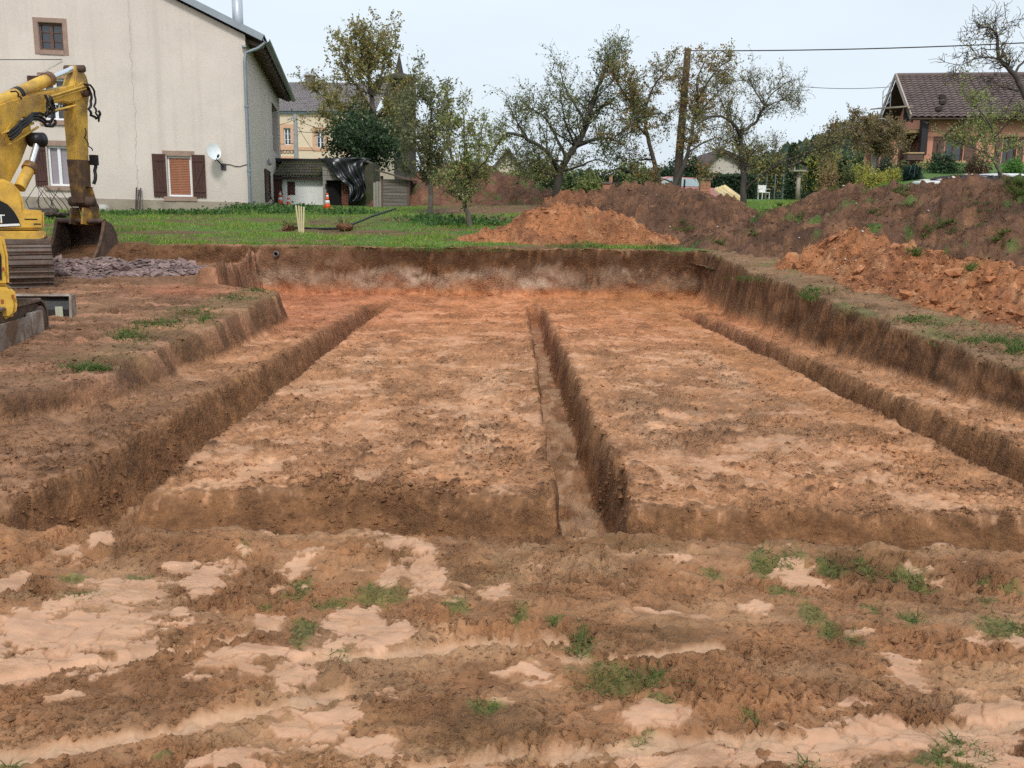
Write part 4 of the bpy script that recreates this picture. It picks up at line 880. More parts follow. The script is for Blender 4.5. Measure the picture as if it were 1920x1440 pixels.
# ---- lean-to store beside the farmhouse
sb = at(531, 388, 40.0); SF = Frame(sb, math.radians(3)); shed = thing('store_shed', sb, 'low white walled store with a brown plank door between farmhouse and tarpaulin', 'shed')
S = lambda px, py: onwall(SF, px, py)
M_WWALL = mat('white_wall', (.82, .82, .80), .9, .06, 1.5, col2=(.66, .65, .62), mix2=.25)
x0 = S(529, 380)[0]; x1 = S(606, 380)[0]; zt = S(560, 329)[1]
mb = MB(SF); hh = [S(538, 339)[0], S(553, 339)[0], S(545, 366)[1], S(545, 340)[1]]
holed_wall(mb, x0, x1, -.4, zt, [tuple(hh)], 0, .15); mb.box(x1 - .02, x1 + .10, -.03, .2, -.4, zt + .08); mb.box(x0, x0 + .1, .16, 3.0, -.4, zt); mb.build('wall', M_WWALL, shed)
shutter(SF, hh[0] + .01, hh[1] - .01, hh[2] + .01, hh[3] - .01, shed, M_SHUT, y=.02, name='hatch')
d0 = S(509, 326); d1 = S(531, 379)
dm = None
for k in range(6):
    w = (d1[0] - d0[0]) / 6; mb = MB(SF); mb.box(d0[0] + k * w + .006, d0[0] + (k + 1) * w - .006, -.12, -.08, d1[1], d0[1]); mb.build('door_plank', M_SHUT, shed)
mb = MB(SF); mb.box(d0[0], d1[0], -.079, -.05, d1[1] + .3, d1[1] + .42); mb.box(d0[0], d1[0], -.079, -.05, d0[1] - .4, d0[1] - .28); mb.build('door_ledge', M_SHUT, shed)
mb = MB(SF); M_MOSS = mat('mossy_tile', (.085, .075, .06), .95, .35, 3.0, .4, 20, col2=(.075, .085, .025), mix2=.6)
e0 = S(516, 331); e1 = S(608, 331); t0_ = S(516, 309)[1]
tiled_roof(mb, SF(e0[0], -.35, e0[1]), SF(e1[0], -.35, e1[1]), SF(e1[0], 1.9, t0_ + .28), SF(e0[0], 1.9, t0_ + .28), 17, 6, .045, .04, 4); mb.build('tile_roof', M_MOSS, shed)
mb = MB(SF); mb.box(e0[0], e1[0], -.28, -.20, e0[1] - .12, e0[1] - .01); mb.build('fascia', M_ROOFDK, shed)
# flat canopy behind and above it
c0 = S(515, 297); c1 = S(628, 303); mb = MB(SF); mb.box(c0[0] - 1.5, c1[0], 1.6, 5.5, c0[1] - .06, c0[1] + .10); cn = mb.build('canopy', mat('bitumen', (.035, .032, .03), .9, .3), shed)
for k in range(6): xk = lerp(c0[0] - .5, c1[0] - .2, k / 5); mb = MB(SF); mb.box(xk, xk + .1, 1.65, 1.75, t0_ - .2, c0[1] - .07); mb.build('canopy_post', M_ROOFDK, shed)
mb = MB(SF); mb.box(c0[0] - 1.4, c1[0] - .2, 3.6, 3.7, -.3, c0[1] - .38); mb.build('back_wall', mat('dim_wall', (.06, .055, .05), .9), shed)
# ---- block outhouse with a dark doorway
bb = at(606, 386, 39.4); BF = Frame(bb, math.radians(2)); out = thing('block_outhouse', bb, 'rough concrete block outhouse with a black open doorway under the tarpaulin', 'outhouse')
B = lambda px, py: onwall(BF, px, py)
M_BLOCK = mat('concrete_block', (.30, .28, .25), .95, .25, 4.0, .5, 30, col2=(.20, .19, .165), mix2=.4)
gx0, gx1 = B(612, 360)[0], B(640, 360)[0]; gzt = B(620, 338)[1]; zt2 = B(620, 303)[1]; xr = B(700, 340)[0]
zz = -.3
def blocks(x0, x1, z0, z1, y0, y1, bw, bh, mat_, nm, par, frm):
    r = 0; z = z0
    while z < z1 - .02:
        x = x0 - (bw * .5 if r % 2 else 0)
        while x < x1 - .02:
            a, b = max(x, x0), min(x + bw, x1)
            if b - a > .04:
                mb = MB(frm); j = RNG.uniform(-.012, .012); mb.box(a + .008, b - .008, y0 + j, y1, z + .006, min(z + bh, z1) - .006); mb.build(nm, mat_, par)
            x += bw
        z += bh; r += 1
blocks(0, gx0, -.3, gzt, 0, .3, .22, .2, M_BLOCK, 'block', out, BF)
blocks(0, B(640, 320)[0], gzt, zt2, 0, .3, .42, .2, M_BLOCK, 'block', out, BF)
blocks(gx1, B(655, 360)[0], -.3, gzt + .1, 0, .28, .2, .075, mat('old_brick', (.20, .085, .06), .95, .35, 9, .4), 'brick', out, BF)
mb = MB(BF); mb.box(0.02, xr, .32, 2.6, -.3, zt2 - .02); mb.build('core_wall', mat('mossy_wall', (.075, .07, .05), .95, .3, 3, .5, col2=(.06, .085, .02), mix2=.6), out)
mb = MB(BF); mb.box(gx0, gx1, .305, .315, -.3, gzt); mb.build('doorway', M_DARK, out)
mb = MB(BF); mb.box(B(656, 360)[0], xr, .02, .31, -.3, zt2 - .1); mb.build('mossy_wall', MATS['mossy_wall'], out)
mb = MB(BF); mb.box(-.1, B(690, 330)[0], -.08, 2.7, zt2, zt2 + .08); mb.build('roof_slab', M_BLOCK, out)
# black tarpaulin hanging over it
def tarp():
    L_ = [(598, 297), (615, 306), (625, 318), (633, 333), (645, 343), (653, 350), (655, 365), (654, 378), (660, 381)]
    R2 = [(690, 297), (683, 304), (682, 316), (684, 328), (686, 340), (689, 350), (688, 362), (680, 374), (664, 381)]
    nu, nv = 34, 40; V = np.zeros((nv, nu, 3)); tv = np.linspace(0, 1, len(L_))
    for j in range(nv):
        v = j / (nv - 1); lx, ly = np.interp(v, tv, [p[0] for p in L_]), np.interp(v, tv, [p[1] for p in L_]); rx, ry = np.interp(v, tv, [p[0] for p in R2]), np.interp(v, tv, [p[1] for p in R2])
        for i in range(nu):
            u = i / (nu - 1); px, py = lerp(lx, rx, u), lerp(ly, ry, u)
            x, z = B(px, py); f = .16 * math.sin(u * 15 + 5 * v + 2 * math.sin(v * 6)) * (.2 + .8 * v) + .09 * math.sin(u * 33 - 9 * v + 1.3) * v + .06 * math.sin(v * 21 + u * 7)
            V[j, i] = BF(x, -.30 - .10 * v + f * .8, z)
    top = V[0].copy(); top += np.array(BF.y)[None] * 1.4; top[:, 2] += .02; V = np.concatenate([top[None], V])
    o = thing('tarpaulin', bb, 'crumpled black plastic tarpaulin draped over the block outhouse', 'tarpaulin')
    V = V.reshape(-1, 3) - np.array(bb); me = np_mesh('sheet', V, grid_faces(nv + 1, nu), True); s = link_mesh('sheet', me, mat('black_plastic', (.018, .02, .023), .28, .2, 4, .35, 22, spec=.6), o)
    md = s.modifiers.new('thick', 'SOLIDIFY'); md.thickness = .01
tarp()
# ---- wooden shack
kb = at(717, 397, 37.0); KF = Frame(kb, math.radians(-2)); shack = thing('wooden_shack', kb, 'small grey weathered plank shack beside the tarpaulin', 'shack')
K = lambda px, py: onwall(KF, px, py)
M_PLANK = mat('weathered_plank', (.20, .175, .15), .95, .32, 2.5, .4, 30, stretch=(.35, 1, 5), col2=(.09, .078, .066), mix2=.5)
M_PLANK2 = mat('pale_plank', (.30, .275, .235), .95, .25, 2.5, .4, 30, stretch=(3, 1, .35), col2=(.18, .17, .14), mix2=.4)
kx1 = K(764, 390)[0]; kz = K(740, 336)[1]; n = 10
for k in range(n):
    z0 = kz * k / n; mb = MB(KF); j = RNG.uniform(-.012, .012); mb.box(0.01, kx1 + j, -.03 + j, .0 + j, z0 + .006, z0 + kz / n - .006); mb.build('plank', M_PLANK, shack)
p0 = K(700, 341); p1 = K(716, 397)
for k in range(3): w = (p1[0] - p0[0]) / 3; mb = MB(KF); mb.box(p0[0] + w * k + .008, p0[0] + w * (k + 1) - .008, -.06, -.025, p1[1] - .05, p0[1] + RNG.uniform(-.03, .03)); mb.build('door_board', M_PLANK2, shack)
for px in (716.5, 766): xx = K(px, 390)[0]; mb = MB(KF); mb.box(xx - .05, xx + .05, -.05, .06, -.2, kz + .12); mb.build('post', mat('post_wood', (.13, .085, .065), .95, .25, 6), shack)
mb = MB(KF); mb.box(0.02, kx1 - .03, .05, 1.9, -.1, kz - .03); mb.build('shell', mat('dim_wood', (.07, .06, .05), .95), shack)
mb = MB(KF); a = K(706, 319); b = K(770, 338); mb.beam((a[0], .7, a[1]), (b[0], .7, b[1]), 2.0, .06, up=KF.z); mb.build('roof_sheet', mat('rusty_sheet', (.12, .085, .07), .85, .3, 4), shack)

# ---- school behind, with its lettering
M_CREAM = mat('cream_render', (.74, .60, .43), .9, .06, .5); M_PEACH = mat('peach_trim', (.66, .40, .26), .9, .06)
cb = at(520, 300, 75.0); cb.z -= 3.0; CF = Frame(cb, math.radians(-3)); school = thing('school_building', cb, 'cream school building with peach window surrounds behind the farmhouse', 'building')
Cc = lambda px, py: onwall(CF, px, py)
eaz = Cc(560, 211)[1]; wins = [tuple([Cc(a, 250)[0], Cc(b, 250)[0], Cc((a + b) / 2, d)[1], Cc((a + b) / 2, c)[1]]) for a, b, c, d in ((532, 545, 240, 272), (592.5, 607, 246, 277), (652, 666, 250, 281), (474, 487, 236, 268), (532, 546, 300, 330), (594, 608, 304, 334))]
mb = MB(CF); x0, x1 = Cc(470, 250)[0], Cc(700, 250)[0]; holed_wall(mb, x0, x1, -3, eaz, wins, 0, .3); mb.box(x1 - .2, x1, .01, 9, -3, eaz); mb.build('wall', M_CREAM, school)
for w in wins: window(w, 'bars', CF, school, surround=.30, stone=M_PEACH, yb=.15)
bz = Cc(590, 279)[1]; mb = MB(CF); mb.box(x0, x1, -.06, -.005, bz - .12, bz + .12); mb.build('string_course', M_PEACH, school)
mb = MB(CF); mb.box(x0, x1, -.16, -.02, eaz - .10, eaz + .12); mb.build('gutter', M_ZINC, school)
rz = Cc(600, 168)[1] + 1.2
mb = MB(CF); tiled_roof(mb, CF(x0, -.4, eaz + .05), CF(x1 + .3, -.4, eaz + .05), CF(x1 + .3, 5, rz), CF(x0, 5, rz), 46, 16, .05, .05, 2); mb.build('roof', mat('school_roof_tile', (.19, .165, .165), .9, .32, 1.6, .2, 10), school)
mb = MB(CF); xx = Cc(551, 165)[0]; mb.box(xx - .35, xx + .35, 4.6, 5.2, rz - .5, rz + .45); mb.box(xx - .42, xx + .42, 4.5, 5.3, rz + .45, rz + .55); mb.build('chimney', mat('chimney_stone', (.16, .13, .12), .9), school)
an = MB(CF); xx = Cc(546, 160)[0]; az = Cc(546, 131)[1]; an.tube([(xx, 5, rz - .2), (xx, 5, az + .6)], .03, 5)
for k in range(5): an.beam((xx - .7 + .1 * k, 5, az + .1 + .1 * k), (xx + .7 - .1 * k, 5.3, az + .2 + .12 * k), .025, .025)
an.build('aerial', mat('dark_metal', (.07, .07, .075), .5), school)
def lettering(txt, loc, fr, size, material, parent, name='lettering', depth=.03, align='RIGHT'):
    cu = bpy.data.curves.new(name, 'FONT'); cu.body = txt; cu.size = size; cu.extrude = depth; cu.align_x = align; cu.resolution_u = 3
    to = bpy.data.objects.new(name, cu); COL.objects.link(to)
    R = Matrix((fr.x, fr.z, -fr.y)).transposed()
    to.matrix_world = Matrix.Translation(loc) @ R.to_4x4(); bpy.context.view_layer.update()
    me = bpy.data.meshes.new_from_object(to.evaluated_get(bpy.context.evaluated_depsgraph_get())); me.transform(to.matrix_world); bpy.data.objects.remove(to)
    b = rootloc(parent); me.transform(Matrix.Translation(-b)); me.name = name
    return link_mesh(name, me, material, parent)
lx, lz = Cc(552.5, 287.5); hgt = Cc(552, 281)[1] - lz
lettering('\u00c9COLE', CF(lx, -.03, lz), CF, hgt * 1.42, mat('brown_letters', (.20, .075, .045), .8), school)
# ---- church tower behind the tall tree
tb = at(750, 300, 120.0); tb.z -= 4; TF = Frame(tb, .2); church = thing('church_tower', tb, 'dark church tower with a small pointed spire behind the tall tree', 'church tower')
th_ = lambda py: at(750, py, 120.0).z - tb.z
wv = 1.9; M_TOWER = mat('tower_slate', (.05, .045, .04), .9, .3, .8, .3, 5, col2=(.075, .07, .03), mix2=.4)
mb = MB(TF); mb.box(-wv, wv, -wv, wv, 0, th_(152)); mb.build('tower', M_TOWER, church)
mb = MB(TF); mb.lathe([(wv * 1.35, th_(152)), (wv * 1.2, th_(146)), (wv * .55, th_(139)), (.55, th_(137)), (.5, th_(134)), (.05, th_(100))], (0, 0, 0), 8); mb.build('spire', M_TOWER, church)
for s in (-1, 1): mb = MB(TF); mb.box(s * .8 - .35, s * .8 + .35, -wv - .04, -wv - .005, th_(172), th_(158)); mb.build('belfry_opening', M_DARK, church)
# ---- grey concrete pole with wires before the school
M_CONC = mat('concrete_pole', (.36, .36, .35), .9, .12, 3); M_WIRE = mat('black_wire', (.03, .03, .032), .6)
pb = at(555, 296, 55.0); pt = at(553.5, 214, 55.0); pb2 = Vector((pb.x, pb.y, 1.6)); cpole = thing('concrete_pole', pb2, 'slim grey concrete utility pole in front of the school', 'utility pole')
mb = MB(); mb.tube([pb2, pt], [.17, .11], 10, local=False); mb.build('shaft', M_CONC, cpole); mb = MB(); mb.beam(pt + Vector((-.5, 0, -.35)), pt + Vector((.12, 0, -.1)), .06, .06, local=False); mb.build('crossarm', M_CONC, cpole)
for k, (a, b, sag) in enumerate((((553, 221), (660, 233), .5), ((553, 223), (500, 231), .2), ((554, 246), (660, 247), .1), ((554, 230), (590, 285), .1), ((554, 268), (500, 266), .1))):
    A = at(*a, 55.0); Bp = at(*b, 62.0); mb = MB(); mb.tube([A.lerp(Bp, t) - Vector((0, 0, sag * 4 * t * (1 - t))) for t in np.linspace(0, 1, 7)], .016, 4, local=False); mb.build('wire', M_WIRE, cpole)
# ------------------------------------------------------------------ machines
M_YEL = mat('machine_yellow', (.66, .40, .065), .6, .24, 4.0, .2, 25, col2=(.34, .205, .075), mix2=.55, spec=.3)
M_YELW = mat('worn_yellow', (.50, .27, .045), .6, .3, 5.0, .2, 30, col2=(.13, .075, .045), mix2=.75)
M_MUDST = mat('muddy_steel', (.085, .055, .04), .75, .35, 6.0, .4, 40, col2=(.17, .095, .055), mix2=.6)
M_BUCK = mat('bucket_steel', (.12, .075, .055), .6, .35, 4.0, .3, 30, col2=(.055, .038, .032), mix2=.6)
M_BUCKI = mat('bucket_lining', (.075, .042, .03), .8, .35, 5, .5, 30)
M_CHROME = mat('chrome_rod', (.75, .78, .80), .22, .05, metal=.8); M_HOSE = mat('black_hose', (.014, .014, .015), .45, .2)
M_BLK = mat('black_paint', (.012, .012, .013), .4, .1); M_WHT = mat('white_paint', (.82, .82, .80), .5, .04)
M_PAD = mat('track_steel', (.16, .125, .105), .55, .3, 8, .2, 40, metal=.3, col2=(.11, .065, .042), mix2=.6)
def loop_points(L, H, n):
    """points and tangents round a flat oval of length L and height H in y,z"""
    r = H / 2; s = L - H; per = 2 * s + 2 * math.pi * r; out = []
    for k in range(n):
        d = per * k / n
        if d < s: out.append((-s / 2 + d, r, 0.0))
        elif d < s + math.pi * r: a = (d - s) / r; out.append((s / 2 + r * math.sin(a), r * math.cos(a), -a))
        elif d < 2 * s + math.pi * r: e = d - s - math.pi * r; out.append((s / 2 - e, -r, -math.pi))
        else: a = (d - 2 * s - math.pi * r) / r; out.append((-s / 2 - r * math.sin(a), -r * math.cos(a), -math.pi - a))
    return out
def track(root, fr, cx, w, L, H, n, z0, gr=.03):
    mb = MB(fr); pts = loop_points(L, H, 48)
    inner = [(p[0] * .94, p[1] * .86 + z0 + H / 2) for p in pts]; mb.prism(inner, cx - w * .40, cx + w * .40, 'yz'); tr = mb.build('track', M_MUDST, root)
    # one pad, copied round the loop
    pl = (2 * (L - H) + math.pi * H) / n; pm = MB(Frame((0, 0, 0)))
    pm.box(-w / 2, w / 2, -pl * .46, pl * .46, -.018, .006); pm.prism([(-pl * .40, .007), (-pl * .30, gr), (-pl * .20, .007)], -w / 2, w / 2, 'yz'); pm.prism([(.10 * pl, .007), (.16 * pl, gr * .6), (.22 * pl, .007)], -w / 2, w / 2, 'yz')
    o0 = pm.build('track_pad', M_PAD, None); me = o0.data; bpy.data.objects.remove(o0)
    base = rootloc(root); rotz = math.atan2(fr.x.y, fr.x.x)
    for y, z, a in loop_points(L, H, n):
        o = bpy.data.objects.new('track_pad', me); COL.objects.link(o); o.parent = tr; o.location = fr(cx, y, z + z0 + H / 2) - base
        o.rotation_euler = (Matrix.Rotation(rotz, 3, 'Z') @ Matrix.Rotation(a, 3, 'X')).to_euler()
    for ye, r in ((-(L - H) / 2, H * .36), ((L - H) / 2, H * .36)):
        for sx in (-1, 1):
            mb = MB(fr); mb.lathe([(r, -.03), (r, .03), (r * .6, .045), (r * .2, .05)][::1], (cx + sx * w * .42, ye, z0 + H / 2), 18, 'x'); mb.build('idler_wheel', M_MUDST, tr)
    for k in range(4):
        for sx in (-1, 1): mb = MB(fr); mb.lathe([(H * .16, -.03), (H * .16, .03), (H * .08, .045)], (cx + sx * w * .40, lerp(-(L - H) * .36, (L - H) * .36, k / 3), z0 + H * .27), 12, 'x'); mb.build('roller', M_MUDST, tr)
    return tr
# ---- the large excavator
ez = 0.42; EB = Vector((-8.9, 15.2, ez)); EF = Frame(EB, math.radians(33))
exc = thing('excavator', EB, 'large yellow tracked excavator with raised arm before the cream farmhouse', 'excavator')
trk = track(exc, EF, .60, .62, 3.5, .80, 42, -.06, .045); track(exc, EF, -1.75, .62, 3.5, .80, 42, -.06, .045)
mb = MB(EF); mb.box(-1.42, .28, -.9, .9, .28, .62); mb.lathe([(.62, .62), (.62, .80)], (-.55, 0, 0), 24); mb.build('undercarriage', M_MUDST, exc)
# upper body: outline taken across the machine, then run along it
def bodyx(px, py, ly):
    return onwall(EF, px, py, ly)
yb = -1.45
pts = [bodyx(px, py, yb) for px, py in [(83, 431), (83, 394), (46, 396), (44, 377), (37, 358), (25, 344), (8, 336), (-30, 333), (-120, 332)]]
lx0 = -2.6; pts = pts + [(lx0, pts[-1][1]), (lx0, pts[0][1])]
mb = MB(EF); mb.prism(pts, yb, .7, 'xz'); mb.build('body', M_YEL, exc, bevel=.035)
sk = [bodyx(px, py, yb) for px, py in [(84, 433), (84, 446), (70, 452), (-120, 455), (-120, 433)]]
mb = MB(EF); mb.prism([(p[0] + .01, p[1]) for p in sk], yb - .05, .75, 'xz'); mb.build('counterweight_sill', M_YEL, exc, bevel=.02)
dec = [bodyx(px, py, yb) for px, py in [(-20, 374), (0, 376), (14, 383), (26, 396), (35, 411), (39, 424), (-20, 427)]]
mb = MB(EF); mb.prism(dec, yb - .006, yb - .001, 'xz'); pan = mb.build('side_panel', M_BLK, exc)
dl = [bodyx(px, py, yb) for px, py in [(-20, 421.5), (36, 419), (38, 423), (-20, 426)]]
mb = MB(EF); mb.prism(dl, yb - .010, yb - .0065, 'xz'); mb.build('white_stripe', M_WHT, pan)
lq = bodyx(10.5, 418, yb); lh = bodyx(10, 402, yb)[1] - lq[1]
lettering('CAT', EF(lq[0], yb - .0075, lq[1]), EF, lh * 1.42, M_WHT, pan, 'lettering', .002)
tri = [bodyx(px, py, yb) for px, py in [(-9, 418.5), (3.2, 418.5), (-3, 409)]]
mb = MB(EF); mb.prism(tri, yb - .0115, yb - .0100, 'xz'); mb.build('yellow_triangle', M_YEL, pan)
for px, py, pw in ((58, 411, 9), (70, 420, 5)):
    q = bodyx(px, py, yb); mb = MB(EF); mb.box(q[0] - .03 * pw / 3, q[0] + .03 * pw / 3, yb - .008, yb - .001, q[1] - .008, q[1] + .008); mb.build('vent_slot', M_BLK, exc)
mb = MB(EF); mb.box(-2.5, -1.6, -.5, 1.3, 1.75, 2.9); mb.build('cab', M_YEL, exc, bevel=.06)
mb = MB(EF); mb.box(-1.599, -1.59, -.3, 1.1, 2.0, 2.75); mb.build('cab_window', glass(), exc)
# arm: boom, stick, bucket lie in one upright plane that runs away from the viewer
AB = at(150, 486, 18.5); AF = Frame(AB, math.radians(82)); A_ = lambda px, py: onwall(AF, px, py)
def strip(name, poly, y0, y1, m, parent, bevel=.02):
    mb = MB(AF); mb.prism([A_(*p) for p in poly], y0, y1, 'xz'); return mb.build(name, m, parent, bevel=bevel)
boom = strip('boom', [(-130, 262), (-60, 214), (0, 188), (55, 174), (100, 167), (130, 160), (143, 150), (152, 160), (150, 176), (136, 190), (118, 194), (104, 192), (92, 194), (80, 203), (68, 218), (55, 222), (30, 222), (18, 232), (10, 262), (-8, 310), (-40, 370), (-95, 440), (-150, 440), (-120, 360), (-90, 300)], -.15, .15, M_YEL, exc, .03)
dk = [A_(*p) for p in [(82, 212), (86, 204), (96, 197), (107, 196), (116, 201), (112, 207), (98, 207), (84, 215)]]
mb = MB(AF); mb.prism(dk, -.155, .155, 'xz'); dkp = mb.build('boom_plate', M_BLK, exc)
q = A_(104, 206); lh = A_(104, 197)[1] - q[1]
class _F: pass
_fr = _F(); _fr.x, _fr.y, _fr.z = AF.x, AF.y, AF.z
lettering('CAT', AF(q[0], -.16, q[1]), _fr, lh * 1.3, M_WHT, dkp, 'lettering', .002)
low = strip('boom_foot', [(44, 226), (45, 244), (40, 268), (26, 305), (5, 345), (-50, 450), (-110, 450), (-60, 350), (-20, 270), (4, 226)], -.16, .16, M_YEL, exc, .03)
# stick: a tapering box, wide side plates
def bar(pts, name, m, parent, bevel=.02):
    """pts: list of (px, py, half depth in the plane, half width across)"""
    mb = MB(AF); vs = []
    for px, py, a, w in pts:
        x, z = A_(px, py); vs += [(x - a, -w, z), (x + a, -w, z), (x + a, w, z), (x - a, w, z)]
    n = len(pts); fs = [(3, 2, 1, 0), tuple(4 * (n - 1) + k for k in range(4))]
    for i in range(n - 1):
        for k in range(4): fs.append((4 * i + k, 4 * i + (k + 1) % 4, 4 * i + 4 + (k + 1) % 4, 4 * i + 4 + k))
    mb.add(vs, fs); return mb.build(name, m, parent, bevel=bevel)
stick = bar([(140, 124, .09, .08), (143, 140, .18, .11), (143, 165, .27, .135), (141, 200, .23, .13), (146, 290, .18, .125), (150, 345, .15, .12), (152, 376, .12, .115)], 'stick', M_YEL, exc)
mb = MB(AF); x, z = A_(143, 172); mb.lathe([(.10, -.24), (.10, .24)], (x, 0, z), 16, 'y'); mb.build('pin', M_MUDST, boom)
x2, z2 = A_(140, 129); mb = MB(AF); mb.lathe([(.07, -.2), (.07, .2)], (x2, 0, z2), 14, 'y'); mb.build('pin', M_MUDST, stick)
bar([(147, 300, .185, .130), (151, 352, .16, .126), (153, 380, .13, .122)], 'muddy_lower_stick', mat('muddy_yellow', (.11, .065, .04), .8, .4, 6, .4, 30, col2=(.34, .19, .04), mix2=.3), stick, .0)
def cyl(a, b, r, name, m, parent, y=0.0, n=12):
    p, q = A_(*a), A_(*b); mb = MB(AF); mb.tube([(p[0], y, p[1]), (q[0], y, q[1])], r, n); return mb.build(name, m, parent)
c1 = cyl((-30, 205), (92, 148), .115, 'stick_cylinder', M_YEL, exc); cyl((92, 148), (139, 128), .055, 'rod', M_CHROME, c1); cyl((86, 150.5), (94, 147), .135, 'gland', M_YELW, c1); cyl((30, 178), (36, 175), .13, 'band', M_BLK, c1)
c2 = cyl((2, 352), (22, 314), .10, 'boom_cylinder', M_YEL, exc, -.36); cyl((22, 314), (37, 264), .055, 'rod', M_CHROME, c2, -.36); cyl((19, 318), (24, 309), .125, 'gland', M_YELW, c2, -.36); x, z = A_(38, 262); mb = MB(AF); mb.lathe([(.13, -.46), (.13, -.2)], (x, 0, z), 14, 'y'); mb.build('pin', M_BLK, c2)
for (a, b, yy) in (((-20, 250), (40, 231), -.24), ((-10, 272), (46, 238), -.27), ((62, 190), (140, 166), -.24), ((66, 183), (142, 160), -.25), ((70, 210), (120, 198), -.24)): cyl(a, b, .022, 'hydraulic_line', M_YEL, boom, yy, 8)
def hose(px, name='hose', y=-.26, r=.026, par=None):
    P = [A_(*p) for p in px]; mb = MB(AF); n = len(P); pts = []
    for i in range(n - 1):
        for t in (0, .34, .67): pts.append((lerp(P[i][0], P[i + 1][0], t), y - .03 * math.sin(t * 3), lerp(P[i][1], P[i + 1][1], t)))
    pts.append((P[-1][0], y, P[-1][1])); mb.tube(pts, r, 7); mb.build(name, M_HOSE, par or boom)
hose([(-10, 262), (12, 240), (32, 222), (45, 224), (58, 236), (70, 237), (76, 226)], y=-.30); hose([(-10, 256), (14, 234), (34, 217), (48, 218), (60, 228), (70, 228), (74, 214), (70, 190)], y=-.27); hose([(-10, 250), (16, 228), (38, 213), (52, 212), (64, 219), (66, 200), (62, 178)], y=-.24)
hose([(62, 180), (60, 195), (66, 210), (64, 228)], y=-.33, r=.02); hose([(66, 180), (72, 200), (70, 220), (62, 236)], y=-.30, r=.02)
hose([(138, 160), (148, 170), (150, 190), (146, 205), (150, 216), (160, 222), (166, 218), (165, 208)], y=-.23, par=stick); hose([(134, 158), (146, 160), (154, 178), (153, 200), (156, 212), (162, 228)], y=-.27, r=.02, par=stick); hose([(142, 240), (141, 258), (148, 274), (156, 282)], y=-.20, r=.012, par=stick); hose([(156, 295), (157, 320), (155, 345)], y=-.24, r=.034, par=stick)
hose([(0, 172), (10, 171), (14, 180), (20, 186)], y=-.2, r=.014)
mb = MB(AF); x, z = A_(156, 300); mb.box(x - .06, x + .06, -.30, -.17, z - .10, z + .10); mb.build('valve_block', M_BLK, stick)
# bucket linkage and bucket
link = bar([(158, 372, .16, .13), (166, 385, .20, .12), (172, 412, .12, .11)], 'quick_hitch', M_YELW, exc); bar([(152, 350, .05, .19), (158, 352, .05, .19)], 'link_pin', M_MUDST, exc, .0)
bar([(156, 350, .05, .17), (166, 380, .06, .16)], 'tipping_link', M_YELW, exc, .01); x, z = A_(154, 378); mb = MB(AF); mb.lathe([(.10, -.25), (.10, .25)], (x, 0, z), 16, 'y'); mb.build('pin', M_MUDST, link)
bw = .52; bx, bz = A_(150, 486); top = A_(150, 414)[1]; H_ = top - bz
prof = [(-.36, .02), (-.30, -.02 + .0), (.05, -.02), (.36, .10 * H_ + .02), (.52, .36 * H_), (.50, .66 * H_), (.34, .92 * H_), (.16, H_)]
inn = [(p[0] * .94, p[1] * .95 + .02) for p in prof]
mb = MB(AF); ring = prof + inn[::-1]
n = len(prof)
vs = [(bx + a, y, bz + b) for y in (-bw, bw) for a, b in prof]; fs = [(i, i + 1, i + 1 + n, i + n) for i in range(n - 1)]; mb.add(vs, fs, True); shell = mb.build('bucket', M_BUCK, exc)
md = shell.modifiers.new('thick', 'SOLIDIFY'); md.thickness = .03; md.offset = 0
lip = [(-.36, .02), (-.10, .40 * H_), (.02, .72 * H_), (.10, H_)]
for s in (-1, 1):
    mb = MB(AF); poly = [(bx + a, bz + b) for a, b in prof] + [(bx + a, bz + b) for a, b in lip[::-1][:-1]]
    mb.prism(poly, s * bw - .018, s * bw + .018, 'xz'); mb.build('bucket_side', M_BUCK, exc)
    mb = MB(AF)
    for (a, b), (c, d) in zip(lip[:-1], lip[1:]): mb.beam((bx + a, s * bw, bz + b), (bx + c, s * bw, bz + d), .06, .03)
    mb.build('side_cutter', M_MUDST, exc)
mb = MB(AF); mb.prism([(bx - .44, bz - .005), (bx - .28, bz - .03), (bx - .26, bz + .015), (bx - .42, bz + .02)], -bw - .01, bw + .01, 'xz'); mb.build('cutting_edge', mat('worn_steel', (.42, .40, .37), .45, .35, 9, metal=.5, col2=(.14, .085, .06), mix2=.6), exc)
mb = MB(AF); mb.tube([(bx + .12, -bw, bz + H_), (bx + .12, bw, bz + H_)], .05, 10); mb.build('bucket_top_tube', M_BUCK, exc)
for s in (-.13, .13): mb = MB(AF); mb.prism([(bx - .06, bz + H_ - .06), (bx + .34, bz + H_ - .10), (bx + .26, bz + H_ + .26), (bx + .02, bz + H_ + .26)], s - .02, s + .02, 'xz'); mb.build('bucket_ear', M_YELW, exc)
# ---- the small excavator nearer the viewer
mz = .12; MBs = Vector((-6.08, 9.35, mz)); MF = Frame(MBs, math.radians(8)); mini = thing('mini_excavator', MBs, 'small yellow excavator with dozer blade, cut off by the picture edge', 'excavator')
track(mini, MF, .62, .34, 2.3, .46, 40, .02, .022); track(mini, MF, -.62, .34, 2.3, .46, 40, .02, .022)
for sx in (.812, -.812):
    mb = MB(MF); mb.box(sx - .014, sx + .014, -.95, .52, .07, .34); mb.build('track_frame', mat('grey_steel', (.36, .32, .275), .65, .35, 5, .2, 30, col2=(.16, .095, .06), mix2=.75), mini)
    mb = MB(MF); mb.box(sx - .03 * (1 if sx > 0 else -1) - .012, sx + .012 + (.02 if sx > 0 else -.02), .53, .84, .05, .37); mb.build('frame_plate', MATS['grey_steel'], mini)
mb = MB(MF); mb.box(-.42, .42, -.6, .7, .12, .40); mb.lathe([(.36, .40), (.36, .54)], (0, 0, 0), 20); mb.build('undercarriage', M_MUDST, mini)
